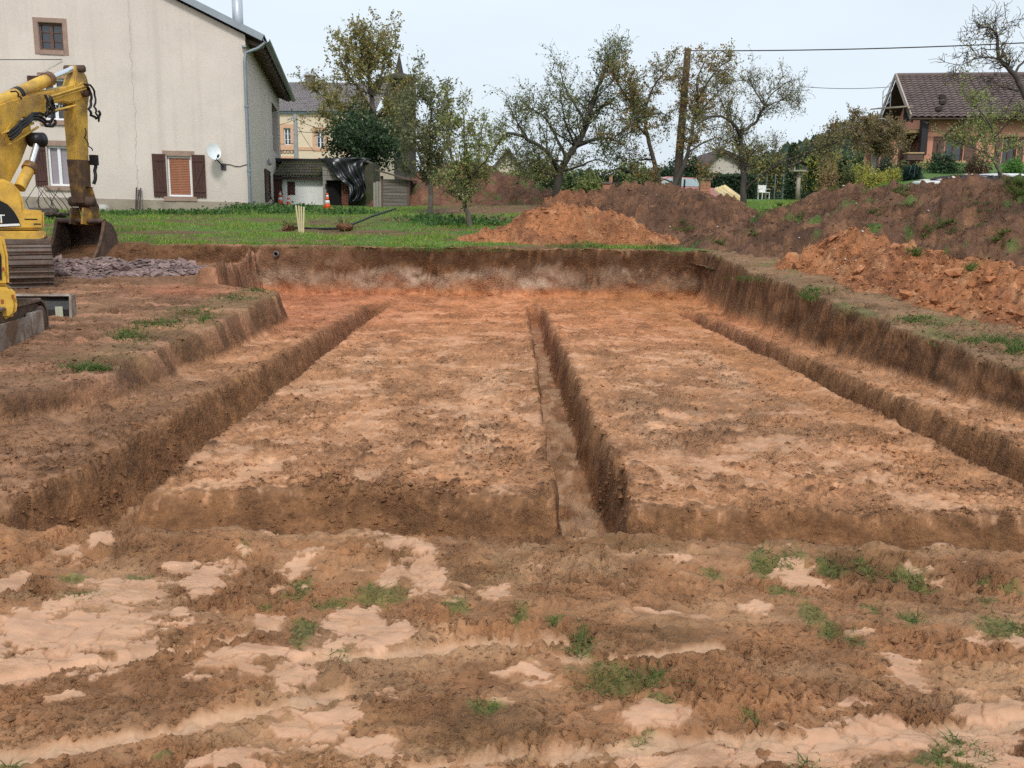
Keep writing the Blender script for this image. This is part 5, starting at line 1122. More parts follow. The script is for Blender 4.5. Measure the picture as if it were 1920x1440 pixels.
UF = Frame(MBs, math.radians(33)); N_ = lambda px, py, off: onwall(UF, px, py, off)
yf = -.35
pb_ = [N_(px, py, yf) for px, py in [(-60, 601), (0, 600), (20, 598), (30, 590), (33, 572), (29, 548), (20, 539), (-60, 536)]]
mb = MB(UF); mb.prism(pb_, yf, .75, 'xz'); mb.build('body', M_YEL, mini, bevel=.04)
pc_ = [N_(px, py, yf + .04) for px, py in [(-90, 536), (18, 536), (15, 478), (9, 450), (0, 438), (-12, 434), (-90, 434)]]
mb = MB(UF); mb.prism(pc_, yf + .04, .65, 'xz'); mb.build('cab', M_YEL, mini, bevel=.03)
wn_ = [N_(px, py, yf + .04) for px, py in [(-70, 524), (3, 524), (2, 480), (-4, 462), (-70, 460)]]
mb = MB(UF); mb.prism(wn_, yf + .025, yf + .036, 'xz'); mb.build('cab_window', M_BLK, mini)
for px, py in ((6, 505), (4, 565), (24, 556)): q = N_(px, py, yf); mb = MB(UF); mb.box(q[0] - .012, q[0] + .012, yf - .008, yf - .001, q[1] - .02, q[1] + .02); mb.build('catch', mat('red_rust', (.35, .08, .03), .7), mini)
yB = 2.0; z0 = .10; z1 = .42
mb = MB(MF); prof = [(yB + .06, z0 - .02), (yB, z0 + .06), (yB - .03, z0 + .16), (yB, z1 - .06), (yB + .05, z1), (yB + .075, z1), (yB + .03, z1 - .06), (yB + .0, z0 + .16), (yB + .03, z0 + .06), (yB + .085, z0 - .02)]
mb.prism(prof, -.80, .78, 'yz'); bl = mb.build('dozer_blade', mat('dark_grey_paint', (.045, .047, .05), .5, .25, 5, .15, 30, col2=(.10, .08, .065), mix2=.4), mini)
mb = MB(MF); mb.prism([(yB - .06, z1 + .012), (yB - .03, z1 + .03), (yB + .09, z1 + .03), (yB + .09, z1 + .005), (yB - .04, z1 + .001)], -.80, .78, 'yz'); mb.build('top_rail', MATS['grey_steel'], bl)
mb = MB(MF); mb.prism([(yB - .12, z0 - .01), (yB - .07, z1 + .02), (yB + .09, z1 + .02), (yB + .09, z0 - .03)], .781, .81, 'yz'); mb.build('end_plate', MATS['grey_steel'], bl)
mb = MB(MF); mb.box(.60, .69, yB - .056, yB - .05, z0 + .05, z0 + .20); mb.build('sticker', mat('pale_sticker', (.45, .47, .36), .6), bl)
for sx in (-.32, .32): mb = MB(MF); mb.beam((sx, .6, .30), (sx, yB - .01, .27), .09, .10); mb.build('blade_arm', M_MUDST, mini)
mb = MB(MF); mb.box(-1.6, -.9, -.2, .2, .75, .95); mb.build('folded_boom', M_YEL, mini, bevel=.04)
# ------------------------------------------------------------------ small things on the lawn and by the store
def ground_at(px, Y, py=None):
    p = at(px, py or 430, Y); return Vector((p.x, p.y, gh(p.x, p.y)))
def pix_ground(px, py, y0=15., y1=60.):
    """where the sight line through a pixel meets the ground"""
    d = ray(px, py); ys = np.linspace(y0, y1, 600); P = np.array([0, 0, CAMZ])[None] + d[None] * (ys / d[1])[:, None]
    g = NAT(P[:, 0], P[:, 1]); k = np.argmax(P[:, 2] <= g) if (P[:, 2] <= g).any() else 599
    return Vector((P[k, 0], P[k, 1], gh(P[k, 0], P[k, 1])))
M_CONE = mat('cone_orange', (.72, .10, .025), .5, .12, 8); M_CONEW = mat('cone_white', (.75, .73, .70), .5, .12, 8)
def cone(p, h, label):
    t = thing('traffic_cone', p, label, 'traffic cone', 'traffic cones by the store'); fr = Frame(p, .4); s = h / .5
    mb = MB(fr); mb.box(-.15 * s, .15 * s, -.15 * s, .15 * s, 0, .03 * s); mb.build('base', M_CONE, t, bevel=.008)
    r = lambda z: (.115 - .085 * z / .5) * s
    for k, (a, b, m) in enumerate(((.03, .16, M_CONE), (.16, .27, M_CONEW), (.27, .37, M_CONE), (.37, .44, M_CONEW), (.44, .5, M_CONE))):
        mb = MB(fr); mb.lathe([(r(a), a * s), (r(b), b * s)], (0, 0, 0), 16); mb.build('band', m, t)
cone(pix_ground(614, 391), .56, 'orange and white traffic cone before the black doorway'); q = at(526, 380, 38.6); q.z = gh(q.x, q.y); cone(q, .56, 'orange traffic cone before the brown plank door'); q = at(541, 386, 38.8); q.z = gh(q.x, q.y); cone(q, .42, 'small orange traffic cone at the white store wall')
# four thin wooden stakes standing in the lawn
M_STAKE = mat('fresh_lath', (.62, .52, .32), .8, .12, 6)
SB = pix_ground(562, 437); YS_ = SB.y
for k, (a, b, lab) in enumerate((((555, 386), (562, 434), 'pale wooden stake leaning in the lawn, leftmost of four'), ((560.5, 387), (563.5, 433), 'pale wooden stake in the lawn, second of four from the left'), ((565, 388), (566, 436), 'pale wooden stake in the lawn, third of four from the left'), ((570, 389), (568.5, 438), 'pale upright wooden stake in the lawn, rightmost of four'))):
    yk = YS_ + (.05, .1, -.05, -.12)[k]; A = at(*a, yk); Bq = at(*b, yk); Bq.z = gh(Bq.x, Bq.y) - .08; mb = MB(); mb.beam(Bq, A, .032, .03, local=False); mb.beam(A, A + (A - Bq).normalized() * .02, .024, .022, local=False)
    tag(mb.build('wooden_stake', M_STAKE, None, loc=Bq), lab, 'stake', 'stakes in the lawn')
# two root balls with earth and the black pipe lying between them
def rootball(p, r, label):
    rs = np.random.RandomState(int(r * 1000)); V, F = lump_variants(1, 3, rs, .8, .22)[0]; V = V * r; me = np_mesh('earth', V + np.array([0, 0, r * .5]), F, True, np.tile(TOPS * 1.5, (len(V), 1)), np.zeros(len(V)))
    t = thing('root_ball', p, label, 'root ball', 'root balls on the lawn'); link_mesh('earth', me, soil_mat(), t)
    mb = MB(Frame(p))
    for k in range(26):
        a = rs.rand() * 6.28; e = rs.rand() * 1.2; d = Vector((math.cos(a) * math.cos(e), math.sin(a) * math.cos(e), math.sin(e))); b = Vector((0, 0, r * .5)) + d * r * .6
        mb.tube([tuple(b), tuple(b + d * r * .5 + Vector((rs.randn(), rs.randn(), rs.randn())) * .03), tuple(b + d * r * (.7 + .5 * rs.rand()) + Vector((rs.randn(), rs.randn(), -1)) * .05)], [.008, .005, .002], 4)
    mb.build('roots', mat('root_brown', (.11, .07, .045), .9), t)
pA = pix_ground(541, 433); pB = pix_ground(647, 434); rootball(pA, .16, 'small earthy root ball lying on the lawn left of the stakes'); rootball(pB, .20, 'larger earthy root ball lying on the lawn at the bend of the black pipe')
mb = MB(); P0, P1 = pix_ground(548, 430), pix_ground(643, 433); P2 = at(742, 389, P1.y + 4.5); P2.z = gh(P2.x, P2.y) + .25
mb.tube([P0 + Vector((0, 0, .05)), P0.lerp(P1, .5) + Vector((0, 0, .03)), P1 + Vector((0, .1, .06))], .028, 8, local=False); mb.tube([P1 + Vector((.08, .1, .10)), P1.lerp(P2, .5) + Vector((0, 0, .06)), P2], .028, 8, local=False)
tag(mb.build('black_pipe', mat('black_pe', (.015, .016, .018), .4), None, loc=P1), 'long black plastic pipe lying bent across the lawn', 'pipe')
mb = MB(); q = pA + Vector((0, 0, .2)); e = at(527, 415, pA.y); mb.tube([q, q.lerp(e, .5) + Vector((.03, 0, 0)), e], [.014, .01, .005], 5, local=False); tag(mb.build('twig', mat('root_brown', (.11, .07, .045), .9), None, loc=pA), 'dry twig standing up from the small root ball', 'twig')
# tools and rubbish by the farmhouse corner
b0 = at(520, 392, 37.0); b0.z = gh(b0.x, b0.y)
mb = MB(Frame(b0, .2)); vs = []; 
for j in range(6):
    for i in range(9): vs.append((-.5 + i * .12, -.3 + j * .12, .04 + .10 * abs(math.sin(i * 1.3 + j)) * (1 - abs(i - 4) / 5)))
mb.add(vs, [(j * 9 + i, j * 9 + i + 1, j * 9 + i + 10, j * 9 + i + 9) for j in range(5) for i in range(8)], True)
tag(mb.build('blue_sheet', mat('blue_plastic', (.015, .035, .20), .35, .15), None, loc=b0, recalc=False), 'crumpled blue plastic sheet on the grass by the farmhouse', 'plastic sheet')
for a, b, r, nm, lab, m in (((503, 360), (516, 386), .022, 'shovel_handle', 'dark tool handle leaning towards the farmhouse side wall', mat('dark_metal', (.07, .07, .075), .5)), ((497, 373), (506, 390), .02, 'broom_handle', 'yellow tool handle leaning at the farmhouse corner', mat('yellow_handle', (.55, .36, .04), .5)), ((494, 389), (514, 386), .03, 'white_batten', 'white batten lying by the blue sheet', M_WHT)):
    A = at(*a, 36.2); Bq = at(*b, 36.0); Bq.z = gh(Bq.x, Bq.y) + .03
    if nm == 'white_batten': A.z = gh(A.x, A.y) + .06
    mb = MB(); mb.tube([Bq, Bq.lerp(A, .5) + Vector((0, .02, 0)), A], r, 7, local=False); tag(mb.build(nm, m, None, loc=Bq), lab, 'tool' if 'handle' in nm else 'batten')
# tangled scrap heap beyond the excavator
sp = at(83, 405, 24.5); sp.z = gh(sp.x, sp.y); sc_ = thing('scrap_heap', sp, 'dark heap of stones and bent wires behind the excavator bucket', 'heap'); rs = np.random.RandomState(4)
for k in range(9):
    v, f = CHUNKS[k % 12]; me = np_mesh('rock', v * (.16 + .12 * rs.rand()) + np.array([rs.randn() * .35, rs.randn() * .2, .12 + .16 * rs.rand()]), f, False, np.tile(C_(.11, .085, .07), (len(v), 1)), np.zeros(len(v))); link_mesh('rock', me, soil_mat(), sc_)
for k in range(5):
    mb = MB(Frame(sp)); a = -.3 + .15 * k; mb.tube([(a, 0, .1), (a - .05 + .1 * rs.randn(), 0, .5), (a + .15 * rs.randn(), .05, .75 + .3 * rs.rand()), (a + .35, .05, .5), (a + .5, 0, .3)], .012, 5); mb.build('bent_wire', M_WIRE, sc_)
# ------------------------------------------------------------------ orange house and garden on the right
M_ORANGE = mat('orange_render', (.62, .29, .20), .9, .07, .8, .2, 50); M_TRIMY = mat('ochre_trim', (.52, .36, .20), .9, .08)
M_RTILE = mat('brown_roof_tile', (.155, .115, .105), .8, .22, 2.2, .2, 20, col2=(.12, .09, .085), mix2=.5); M_BRWOOD = mat('brown_stain_wood', (.115, .07, .055), .7, .2, 5); M_VERGE = mat('pale_verge', (.42, .34, .30), .8, .1)
ob = at(1731, 312, 45.0); OF = Frame(ob, math.radians(-9)); oh = thing('orange_house', ob, 'orange rendered house with brown tiled roof on the garden bank', 'house')
O = lambda px, py, off=0: onwall(OF, px, py, off)
ez_ = O(1740, 218)[1]; wl = [O(1772, 280)[0], O(1806, 280)[0], O(1790, 301)[1], O(1790, 256)[1]]; wr = [O(1880, 280)[0], O(1906, 280)[0], O(1890, 310)[1], O(1890, 257)[1]]
OW = 13.0; OD = 6.2
mb = MB(OF); holed_wall(mb, 0, OW, -1.5, ez_, [tuple(wl), tuple(wr)], 0, .25); mb.build('wall', M_ORANGE, oh)
rdz = O(1700, 143, OD / 2)[1]
gd = onwall(OF, 1703, 260, 0, 'x')
mb = MB(OF); mb.add([(0, 0, -1.5), (0, OD, -1.5), (0, OD, ez_), (0, OD / 2, rdz - .12), (0, 0, ez_)], [(0, 1, 2, 3, 4)]); mb.build('gable_wall', M_ORANGE, oh)
mb = MB(OF); tiled_roof(mb, OF(-.9, -.6, ez_ - .12), OF(OW, -.6, ez_ - .12), OF(OW, OD / 2, rdz), OF(-.9, OD / 2, rdz), 44, 18, .06, .05, 5); mb.build('roof', M_RTILE, oh)
mb = MB(OF); mb.prism([(-.55, ez_ - .22), (OD / 2, rdz - .10), (OD + .6, ez_ - .22), (OD + .6, ez_ - .10), (OD / 2, rdz - .02), (-.55, ez_ - .10)], -.85, OW, 'yz'); mb.build('roof_deck', M_ROOFDK, oh)
mb = MB(OF); mb.beam((-.93, -.62, ez_ - .08), (-.93, OD / 2, rdz + .05), .07, .24); mb.build('verge_board', M_VERGE, oh); mb = MB(OF); mb.beam((-.93, OD + .62, ez_ - .08), (-.93, OD / 2 + .03, rdz + .05), .07, .24); mb.build('verge_board', M_VERGE, oh)
mb = MB(OF); mb.tube([(-.9, OD / 2, rdz + .05), (OW, OD / 2, rdz + .05)], .11, 8); mb.build('ridge_tiles', M_RTILE, oh)
mb = MB(OF); mb.prism([(-.78 + .1 * math.cos(a), ez_ - .16 + .1 * math.sin(a)) for a in np.linspace(math.pi, 2 * math.pi, 7)], -.95, OW, 'yz'); mb.build('gutter', M_BRWOOD, oh)
mb = MB(OF); mb.tube([(1.6, -.72, ez_ - .22), (.95, -.1, ez_ - .75), (.6, -.1, ez_ - 1.3), (.55, -.1, -.8)], .06, 8); mb.build('downpipe', M_BRWOOD, oh)
p0 = O(1722, 222); p1 = O(1735, 292); mb = MB(OF); mb.beam((p0[0] + .2, -.35, ez_ - .2), (p1[0] - .25, -.35, p1[1]), .30, .30); mb.build('timber_post', mat('blackened_timber', (.035, .03, .032), .8), oh)
for v in ((1781, 179), (1761, 207), (1775, 192)):
    q = O(*v, -.3); mb = MB(OF); uu = (q[1] - ez_) / (rdz - ez_); yy = -.6 + uu * (OD / 2 + .6); mb.box(q[0] - .14, q[0] + .14, yy - .1, yy + .1, q[1] + .0, q[1] + .16); mb.build('roof_vent', M_ROOFDK, oh)
window(tuple(wl), 'plain', OF, oh, mframe=M_BRWOOD, stone=M_TRIMY, yb=.12); window(tuple(wr), 'plain', OF, oh, mframe=M_BRWOOD, stone=M_TRIMY, yb=.12)
sw = (wl[1] - wl[0]) * .62; M_SHB = mat('brown_house_shutter', (.15, .085, .065), .7, .2, 5)
shutter(OF, wl[0] - sw - .05, wl[0] - .05, wl[2], wl[3], oh, M_SHB); shutter(OF, wl[1] + .05, wl[1] + sw + .05, wl[2], wl[3], oh, M_SHB); shutter(OF, wr[0] - sw * .6 - .05, wr[0] - .05, wr[2], wr[3], oh, M_SHB); shutter(OF, wr[1] + .05, wr[1] + sw * .6, wr[2], wr[3], oh, M_SHB)
# gable window, arcade of timber and ochre piers on the gable side, chimney
g0, g1 = onwall(OF, 1698, 195, 0, 'x'), onwall(OF, 1709, 225, 0, 'x')
mb = MB(OF); mb.box(-.06, -.01, min(g0[0], g1[0]), max(g0[0], g1[0]), g1[1], g0[1]); mb.build('gable_window', glass(), oh); mb = MB(OF); mb.box(-.10, -.015, min(g0[0], g1[0]) - .35, min(g0[0], g1[0]) - .02, g1[1] - .1, g0[1] + .1); mb.build('gable_shutter', M_SHB, oh)
for k in range(4):
    yk = .25 + k * 1.75; mb = MB(OF); mb.box(-1.55, -1.15, yk, yk + .4, -1.5, 1.55); mb.build('porch_pier', M_ORANGE, oh)
    if k < 3:
        mb = MB(OF); n = 8; y0, y1 = yk + .4, yk + 1.75
        poly = [(y0, 1.55)] + [(lerp(y0, y1, t), 1.15 + .32 * math.sin(t * math.pi)) for t in np.linspace(0, 1, n)] + [(y1, 1.55)]
        mb.prism(poly, -1.5, -1.2, 'yz'); mb.build('porch_arch', M_TRIMY, oh); mb = MB(OF); mb.box(-1.3, -1.2, y0 + .1, y1 - .1, -1.4, 1.1); mb.build('porch_door', M_BRWOOD, oh)
mb = MB(OF); mb.box(-1.8, 0, -.1, OD - .6, 1.56, 1.74); mb.build('porch_roof', M_TRIMY, oh)
mb = MB(OF); mb.box(OW - 3.0, OW - 2.2, OD / 2 - .3, OD / 2 + .4, rdz - .3, rdz + 1.7); mb.build('chimney', mat('chimney_brick', (.42, .15, .07), .9, .2, 8), oh)
# planter under the corner
pl0 = O(1702, 288, -.9); pl1 = O(1730, 300, -.9); pt_ = thing('planter_box', OF(pl0[0], -.9, pl1[1]), 'dark wooden planter box at the corner of the orange house', 'planter')
mb = MB(OF); mb.box(pl0[0], pl1[0], -.9, -.3, pl1[1], pl0[1]); mb.build('box', M_BRWOOD, pt_); 
for xx in (pl0[0] + .05, pl1[0] - .12): mb = MB(OF); mb.box(xx, xx + .07, -.85, -.78, pl1[1] - 1.0, pl1[1] - .002); mb.build('leg', M_BRWOOD, pt_)
mb = MB(OF); mb.box(pl0[0] - .04, pl1[0] + .04, -.94, -.26, pl0[1] + .002, pl0[1] + .06); mb.build('rim', M_TRIMY, pt_)
# scaffold at the gable
sc0 = at(1672, 245, 44.0); scf = thing('scaffold', Vector((sc0.x, sc0.y, gh(sc0.x, sc0.y))), 'light metal scaffold frame standing at the gable of the orange house', 'scaffold')
M_ALU = mat('scaffold_tube', (.30, .32, .34), .4, .1, metal=.6)
def sct(a, b, Ya, Yb, r=.02, nm='tube'):
    mb = MB(); mb.tube([at(*a, Ya), at(*b, Yb)], r, 6, local=False); mb.build(nm, M_ALU, scf)
sct((1656, 171), (1648, 330), 44, 44); sct((1671, 154), (1664, 330), 46, 46); sct((1656, 171), (1671, 154), 44, 46); sct((1655, 185), (1670, 170), 44, 46); sct((1654, 205), (1668, 190), 44, 46); sct((1652, 236), (1667, 222), 44, 46)
mb = MB(); A, Bq = at(1656, 203, 44), at(1690, 200, 45.2); mb.beam(A, Bq, 1.2, .06, local=False); mb.build('platform', mat('scaffold_board', (.30, .25, .19), .9), scf)
mb = MB(); mb.prism([(0, 0), (1, 0), (1, 1)], 0, .01) if False else mb.beam(at(1663, 202, 44.5), at(1690, 202, 46), .9, .05, local=False); mb.build('toe_board', M_ROOFDK, scf)

# ------------------------------------------------------------------ middle distance: gate, wooden pole, car, boards, fence
M_BRICKP = mat('gate_brick', (.42, .19, .12), .9, .22, 5, .3, 30, col2=(.50, .27, .19), mix2=.5); M_CAP = mat('pillar_cap', (.16, .12, .11), .9)
def pillar(px0, px1, py0, py1, Y, label):
    a, b = at(px0, py1, Y), at(px1, py0, Y); z0 = G(a.x, Y) * 1.0; base = Vector(((a.x + b.x) / 2, Y, float(z0))); t = thing('gate_pillar', base, label, 'pillar', 'brick gate pillars'); w = (b.x - a.x); h = b.z - base.z; fr = Frame(base)
    n = max(4, int(h / .12)); 
    for k in range(n): mb = MB(fr); j = RNG.uniform(-.008, .008); mb.box(-w / 2 + j, w / 2 + j, -w / 2, w / 2, k * h / n + .004, (k + 1) * h / n - .004); mb.build('brick_course', M_BRICKP, t)
    mb = MB(fr); mb.box(-w / 2 - .06, w / 2 + .06, -w / 2 - .06, w / 2 + .06, h + .002, h + .09); mb.build('cap', M_CAP, t)
    return base, h
pillar(1129, 1144, 345, 368, 46, 'brick gate pillar on the left of the dark gate'); pillar(1181, 1193, 347, 368, 46, 'brick gate pillar on the right of the dark gate'); pillar(1311, 1331, 338, 368, 41, 'brick pillar standing between the red car and the yellow boards'); pillar(1250, 1262, 336, 368, 44, 'brick pillar half hidden behind the leaning tree by the wooden pole')
ga, gb_ = at(1145, 349, 46), at(1180, 368, 46); gt = thing('garden_gate', Vector((ga.x, 46, float(G(ga.x, 46)))), 'dark wooden garden gate between two brick pillars', 'gate'); nb_ = 9
for k in range(nb_): x = lerp(ga.x, gb_.x, k / nb_); mb = MB(); mb.box(x + .01, lerp(ga.x, gb_.x, (k + 1) / nb_) - .01, 46, 46.04, float(G(ga.x, 46)) + .05, ga.z + .06 * math.sin(k / (nb_ - 1) * math.pi)); mb.build('gate_board', mat('dark_gate_wood', (.07, .045, .035), .85, .25, 5), gt)
for zz in (.25, .8): mb = MB(); mb.box(ga.x, gb_.x, 46.045, 46.08, float(G(ga.x, 46)) + zz, float(G(ga.x, 46)) + zz + .08); mb.build('rail', MATS['dark_gate_wood'], gt)
# small dark roofed shelter behind the gate
sh = at(1160, 352, 52); shl = thing('garden_shelter', Vector((sh.x, 52, float(G(sh.x, 52)))), 'small dark roofed shelter behind the garden gate', 'shelter'); fr = Frame(shl.location)
zr = at(1160, 316, 52).z - shl.location.z; ze = at(1160, 330, 52).z - shl.location.z
mb = MB(fr); mb.prism([(-.9, ze), (0, zr), (.9, ze), (.9, ze + .1), (0, zr + .1), (-.9, ze + .1)], -.8, .8, 'xz'); mb.build('roof', M_ROOFDK, shl)
for xx in (-.6, .5): mb = MB(fr); mb.box(xx, xx + .18, -.6, -.4, 0, ze + .05); mb.build('post', M_BRICKP, shl)
# wooden utility pole
pbm = at(1266, 356, 34.0); ptp = at(1290, 91, 34.0); pbm.z = gh(pbm.x, pbm.y) - .2; pbm.x = at(1268, 340, 34).x
wp = thing('wooden_pole', pbm, 'tall leaning wooden utility pole among the fruit trees', 'utility pole'); mb = MB(); mb.tube([pbm, pbm.lerp(ptp, .5), ptp], [.17, .145, .115], 12, local=False); mb.build('shaft', mat('old_pole_wood', (.115, .085, .062), .95, .3, 5, .4, 30, stretch=(1, 1, .15)), wp)
mb = MB(); mb.tube([ptp + Vector((0, 0, -.25)), ptp + Vector((.22, -.05, -.18))], .02, 6, local=False); mb.build('bracket', M_ZINC, wp)
for nm, a, Ya, b, Yb, sag, lab in (('overhead_wire', (1292, 95), 34, (2040, 74), 30, .10, 'overhead wire running from the wooden pole across the sky'), ('overhead_wire', (1500, 162), 60, (1690, 161), 60, .15, 'thin distant wire running towards the orange house')):
    A, Bq = at(*a, Ya), at(*b, Yb); mb = MB(); mb.tube([A.lerp(Bq, t) - Vector((0, 0, sag * 4 * t * (1 - t))) for t in np.linspace(0, 1, 14)], .02 if Ya < 50 else .018, 5, local=False); tag(mb.build(nm, M_WIRE, None, loc=A), lab, 'wire')
# stack of yellow insulation boards, leaning
M_YB = mat('pale_yellow_board', (.68, .50, .22), .8, .1, 3, col2=(.75, .62, .40), mix2=.4)
for k, (a, b, c, d) in enumerate((((1339, 354), (1372, 379), (1380, 377), (1346, 352)), ((1346, 353), (1380, 378), (1389, 376), (1354, 349)), ((1354, 350), (1388, 377), (1396, 374), (1359, 348)))):
    Q = [at(*a, 30.4 + .1 * k), at(*b, 29.4 + .1 * k), at(*c, 29.9 + .1 * k), at(*d, 30.9 + .1 * k)]; nrm = (Q[1] - Q[0]).cross(Q[2] - Q[1]).normalized(); nrm = nrm if nrm.z > 0 else -nrm
    mb = MB(); n = 9; vs = []
    for i in range(n):
        t = i / (n - 1); h = .05 * abs(math.sin(t * math.pi * 2)); vs += [Q[0].lerp(Q[3], t) + nrm * h, Q[1].lerp(Q[2], t) + nrm * h]
    n0 = len(vs); vs += [v - nrm * .06 for v in vs]; fs = []
    for i in range(n - 1): fs += [(2 * i, 2 * i + 1, 2 * i + 3, 2 * i + 2), (n0 + 2 * i + 2, n0 + 2 * i + 3, n0 + 2 * i + 1, n0 + 2 * i)]; fs += [(2 * i, 2 * i + 2, n0 + 2 * i + 2, n0 + 2 * i), (2 * i + 3, 2 * i + 1, n0 + 2 * i + 1, n0 + 2 * i + 3)]
    fs += [(0, n0, n0 + 1, 1), (2 * n - 1, n0 + 2 * n - 1, n0 + 2 * n - 2, 2 * n - 2)]
    mb.add(vs, fs, False, local=False); tag(mb.build('ribbed_board', M_YB, None, loc=Q[1]), ['pale yellow ribbed board sloping to the grass, nearest the brick pillar', 'pale yellow ribbed board sloping to the grass, middle one of three', 'pale yellow ribbed board sloping to the grass, nearest the fruit tree'][k], 'board', 'yellow ribbed boards')
# parked red car, only its rear and roof show over the heap
cp = at(1276, 372, 44.0); CZ = at(1290, 372, 44).z; cb_ = Vector((cp.x, 44, CZ - .45)); kar = thing('parked_car', cb_, 'pinkish red parked car behind the brown heap, beside the brick pillar', 'car'); KF2 = Frame(cb_, math.radians(4))
M_CARP = mat('car_red', (.58, .26, .26), .25, .05, spec=.6)
side = [(-1.9, .35), (1.95, .35), (2.0, .65), (1.9, .85), (1.15, .95), (.55, 1.38), (-.85, 1.42), (-1.55, 1.0), (-1.95, .85)]
mb = MB(KF2); mb.prism([p for p in side if p[1] < 1.2 or True], -.82, .82, 'xz'); mb.build('body', M_CARP, kar, bevel=.07)
mb = MB(KF2); mb.prism([(1.02, .98), (.52, 1.33), (-.80, 1.36), (-1.38, 1.0)], -.835, -.825, 'xz'); mb.build('side_window', mat('car_glass', (.45, .55, .60), .15, .05, spec=.8), kar)
for xx in (-1.25, 1.25):
    for yy in (-.80, .66): mb = MB(KF2); mb.lathe([(.20, 0), (.31, .02), (.31, .16), (.20, .18)], (xx, yy, .31), 18, 'y'); w_ = mb.build('wheel', M_BLK, kar); mb = MB(KF2); mb.lathe([(.18, -.01), (.05, -.02)], (xx, yy if yy < 0 else yy + .2, .31), 12, 'y'); mb.build('rim', M_ALU, w_)
mb = MB(KF2); mb.box(1.9, 2.02, -.7, -.4, .66, .80); mb.build('headlight', M_WHT, kar); mb = MB(KF2); mb.box(1.9, 2.02, .4, .7, .66, .80); mb.build('headlight', M_WHT, kar); mb = MB(KF2); mb.box(-1.97, -1.88, -.75, -.5, .72, .9); mb.build('tail_light', mat('tail_red', (.4, .02, .02), .3), kar)
mb = MB(KF2); mb.box(-.1, -.02, -.845, -.83, .45, 1.3); mb.build('door_pillar', M_BLK, kar)
# houses beyond
def small_house(px0, px1, pyb, pye, pyr, Y, label, wallm, roofm, ridge_px, dep=7.0):
    a, b = at(px0, pyb, Y), at(px1, pyb, Y); z0 = float(G((a.x + b.x) / 2, Y)) - .3; base = Vector(((a.x + b.x) / 2, Y, z0)); t = thing('village_house', base, label, 'house', 'houses beyond the gardens'); fr = Frame(base); w = (b.x - a.x) / 2
    ze = at(px0, pye, Y).z - z0; zr = at(ridge_px, pyr, Y).z - z0; xr = at(ridge_px, pyr, Y).x - base.x
    mb = MB(fr); mb.prism([(-w, 0), (w, 0), (w, ze), (xr, zr), (-w, ze)], 0, dep, 'xz'); mb.build('wall', wallm, t)
    for s, xe in ((1, w), (-1, -w)):
        mb = MB(fr); d = Vector((xe - xr, 0, ze - zr)).normalized() * .35
        mb.prism([(xr, zr + .02), (xe + d.x, ze + d.z + .02), (xe + d.x, ze + d.z + .2), (xr, zr + .22)], -.4, dep + .3, 'xz'); mb.build('roof', roofm, t)
    for k in (-.45, .4): mb = MB(fr); mb.box(k * w * 1.1 - .4, k * w * 1.1 + .4, -.03, -.005, ze * .45, ze * .8); mb.build('window', glass(), t)
    return t
M_RR = mat('far_roof_brown', (.12, .085, .075), .9, .25, 1.5)
small_house(915, 990, 345, 330, 283, 62, 'cream house gable behind the dark mound', mat('cream_far', (.62, .55, .42), .9, .06), M_RR, 952)
small_house(1322, 1408, 350, 313, 285, 60, 'pale house with brown roof behind the fruit tree', mat('cream_far2', (.58, .52, .45), .9, .06), M_RR, 1352)
small_house(1080, 1128, 350, 335, 318, 90, 'small far house between the old fruit trees', mat('cream_far2', (.58, .52, .45), .9, .06), M_RR, 1104)
# wire fence, garden chair and bird table on the lawn beyond
f0, f1 = at(1405, 352, 46), at(1500, 345, 47); fn = thing('wire_fence', Vector((f0.x, 46, float(G(f0.x, 46)))), 'pale green wire fence on the lawn behind the fruit tree', 'fence'); M_FEN = mat('fence_green', (.16, .22, .19), .5)
for k in range(7):
    q = f0.lerp(f1, k / 6); z = float(G(q.x, q.y)); mb = MB(); mb.tube([(q.x, q.y, z - .1), (q.x, q.y, z + 1.25)], .03, 6); mb.build('fence_post', M_FEN, fn)
for k in range(9):
    mb = MB(); mb.tube([(f0.lerp(f1, t).x, f0.lerp(f1, t).y, float(G(f0.lerp(f1, t).x, f0.lerp(f1, t).y)) + .1 + .135 * k) for t in (0, .5, 1)], .004, 4); mb.build('fence_wire', M_FEN, fn)
ch = pix_ground(1432, 366, 30, 45); chh = thing('garden_chair', ch, 'white plastic garden chair on the lawn beyond the heaps', 'chair'); cf = Frame(ch, .3); cf.x *= .78; cf.y *= .78; cf.z *= .78
mb = MB(cf); mb.box(-.28, .28, -.25, .25, .40, .44); mb.build('seat', M_WHT, chh); mb = MB(cf); mb.box(-.28, .28, .24, .28, .44, .88); mb.build('backrest', M_WHT, chh)
for sx in (-.25, .25):
    for sy in (-.22, .22): mb = MB(cf); mb.box(sx - .02, sx + .02, sy - .02, sy + .02, 0, .399); mb.build('leg', M_WHT, chh)
    mb = MB(cf); mb.box(sx - .03, sx + .03, -.25, .23, .62, .65); mb.build('armrest', M_WHT, chh)
bt = at(1497, 345, 40); bt.z = float(G(bt.x, 40)); btt = thing('bird_table', bt, 'pale bird table on a post beside the clipped yew', 'bird table'); btf = Frame(bt); zt_ = at(1497, 322, 40).z - bt.z
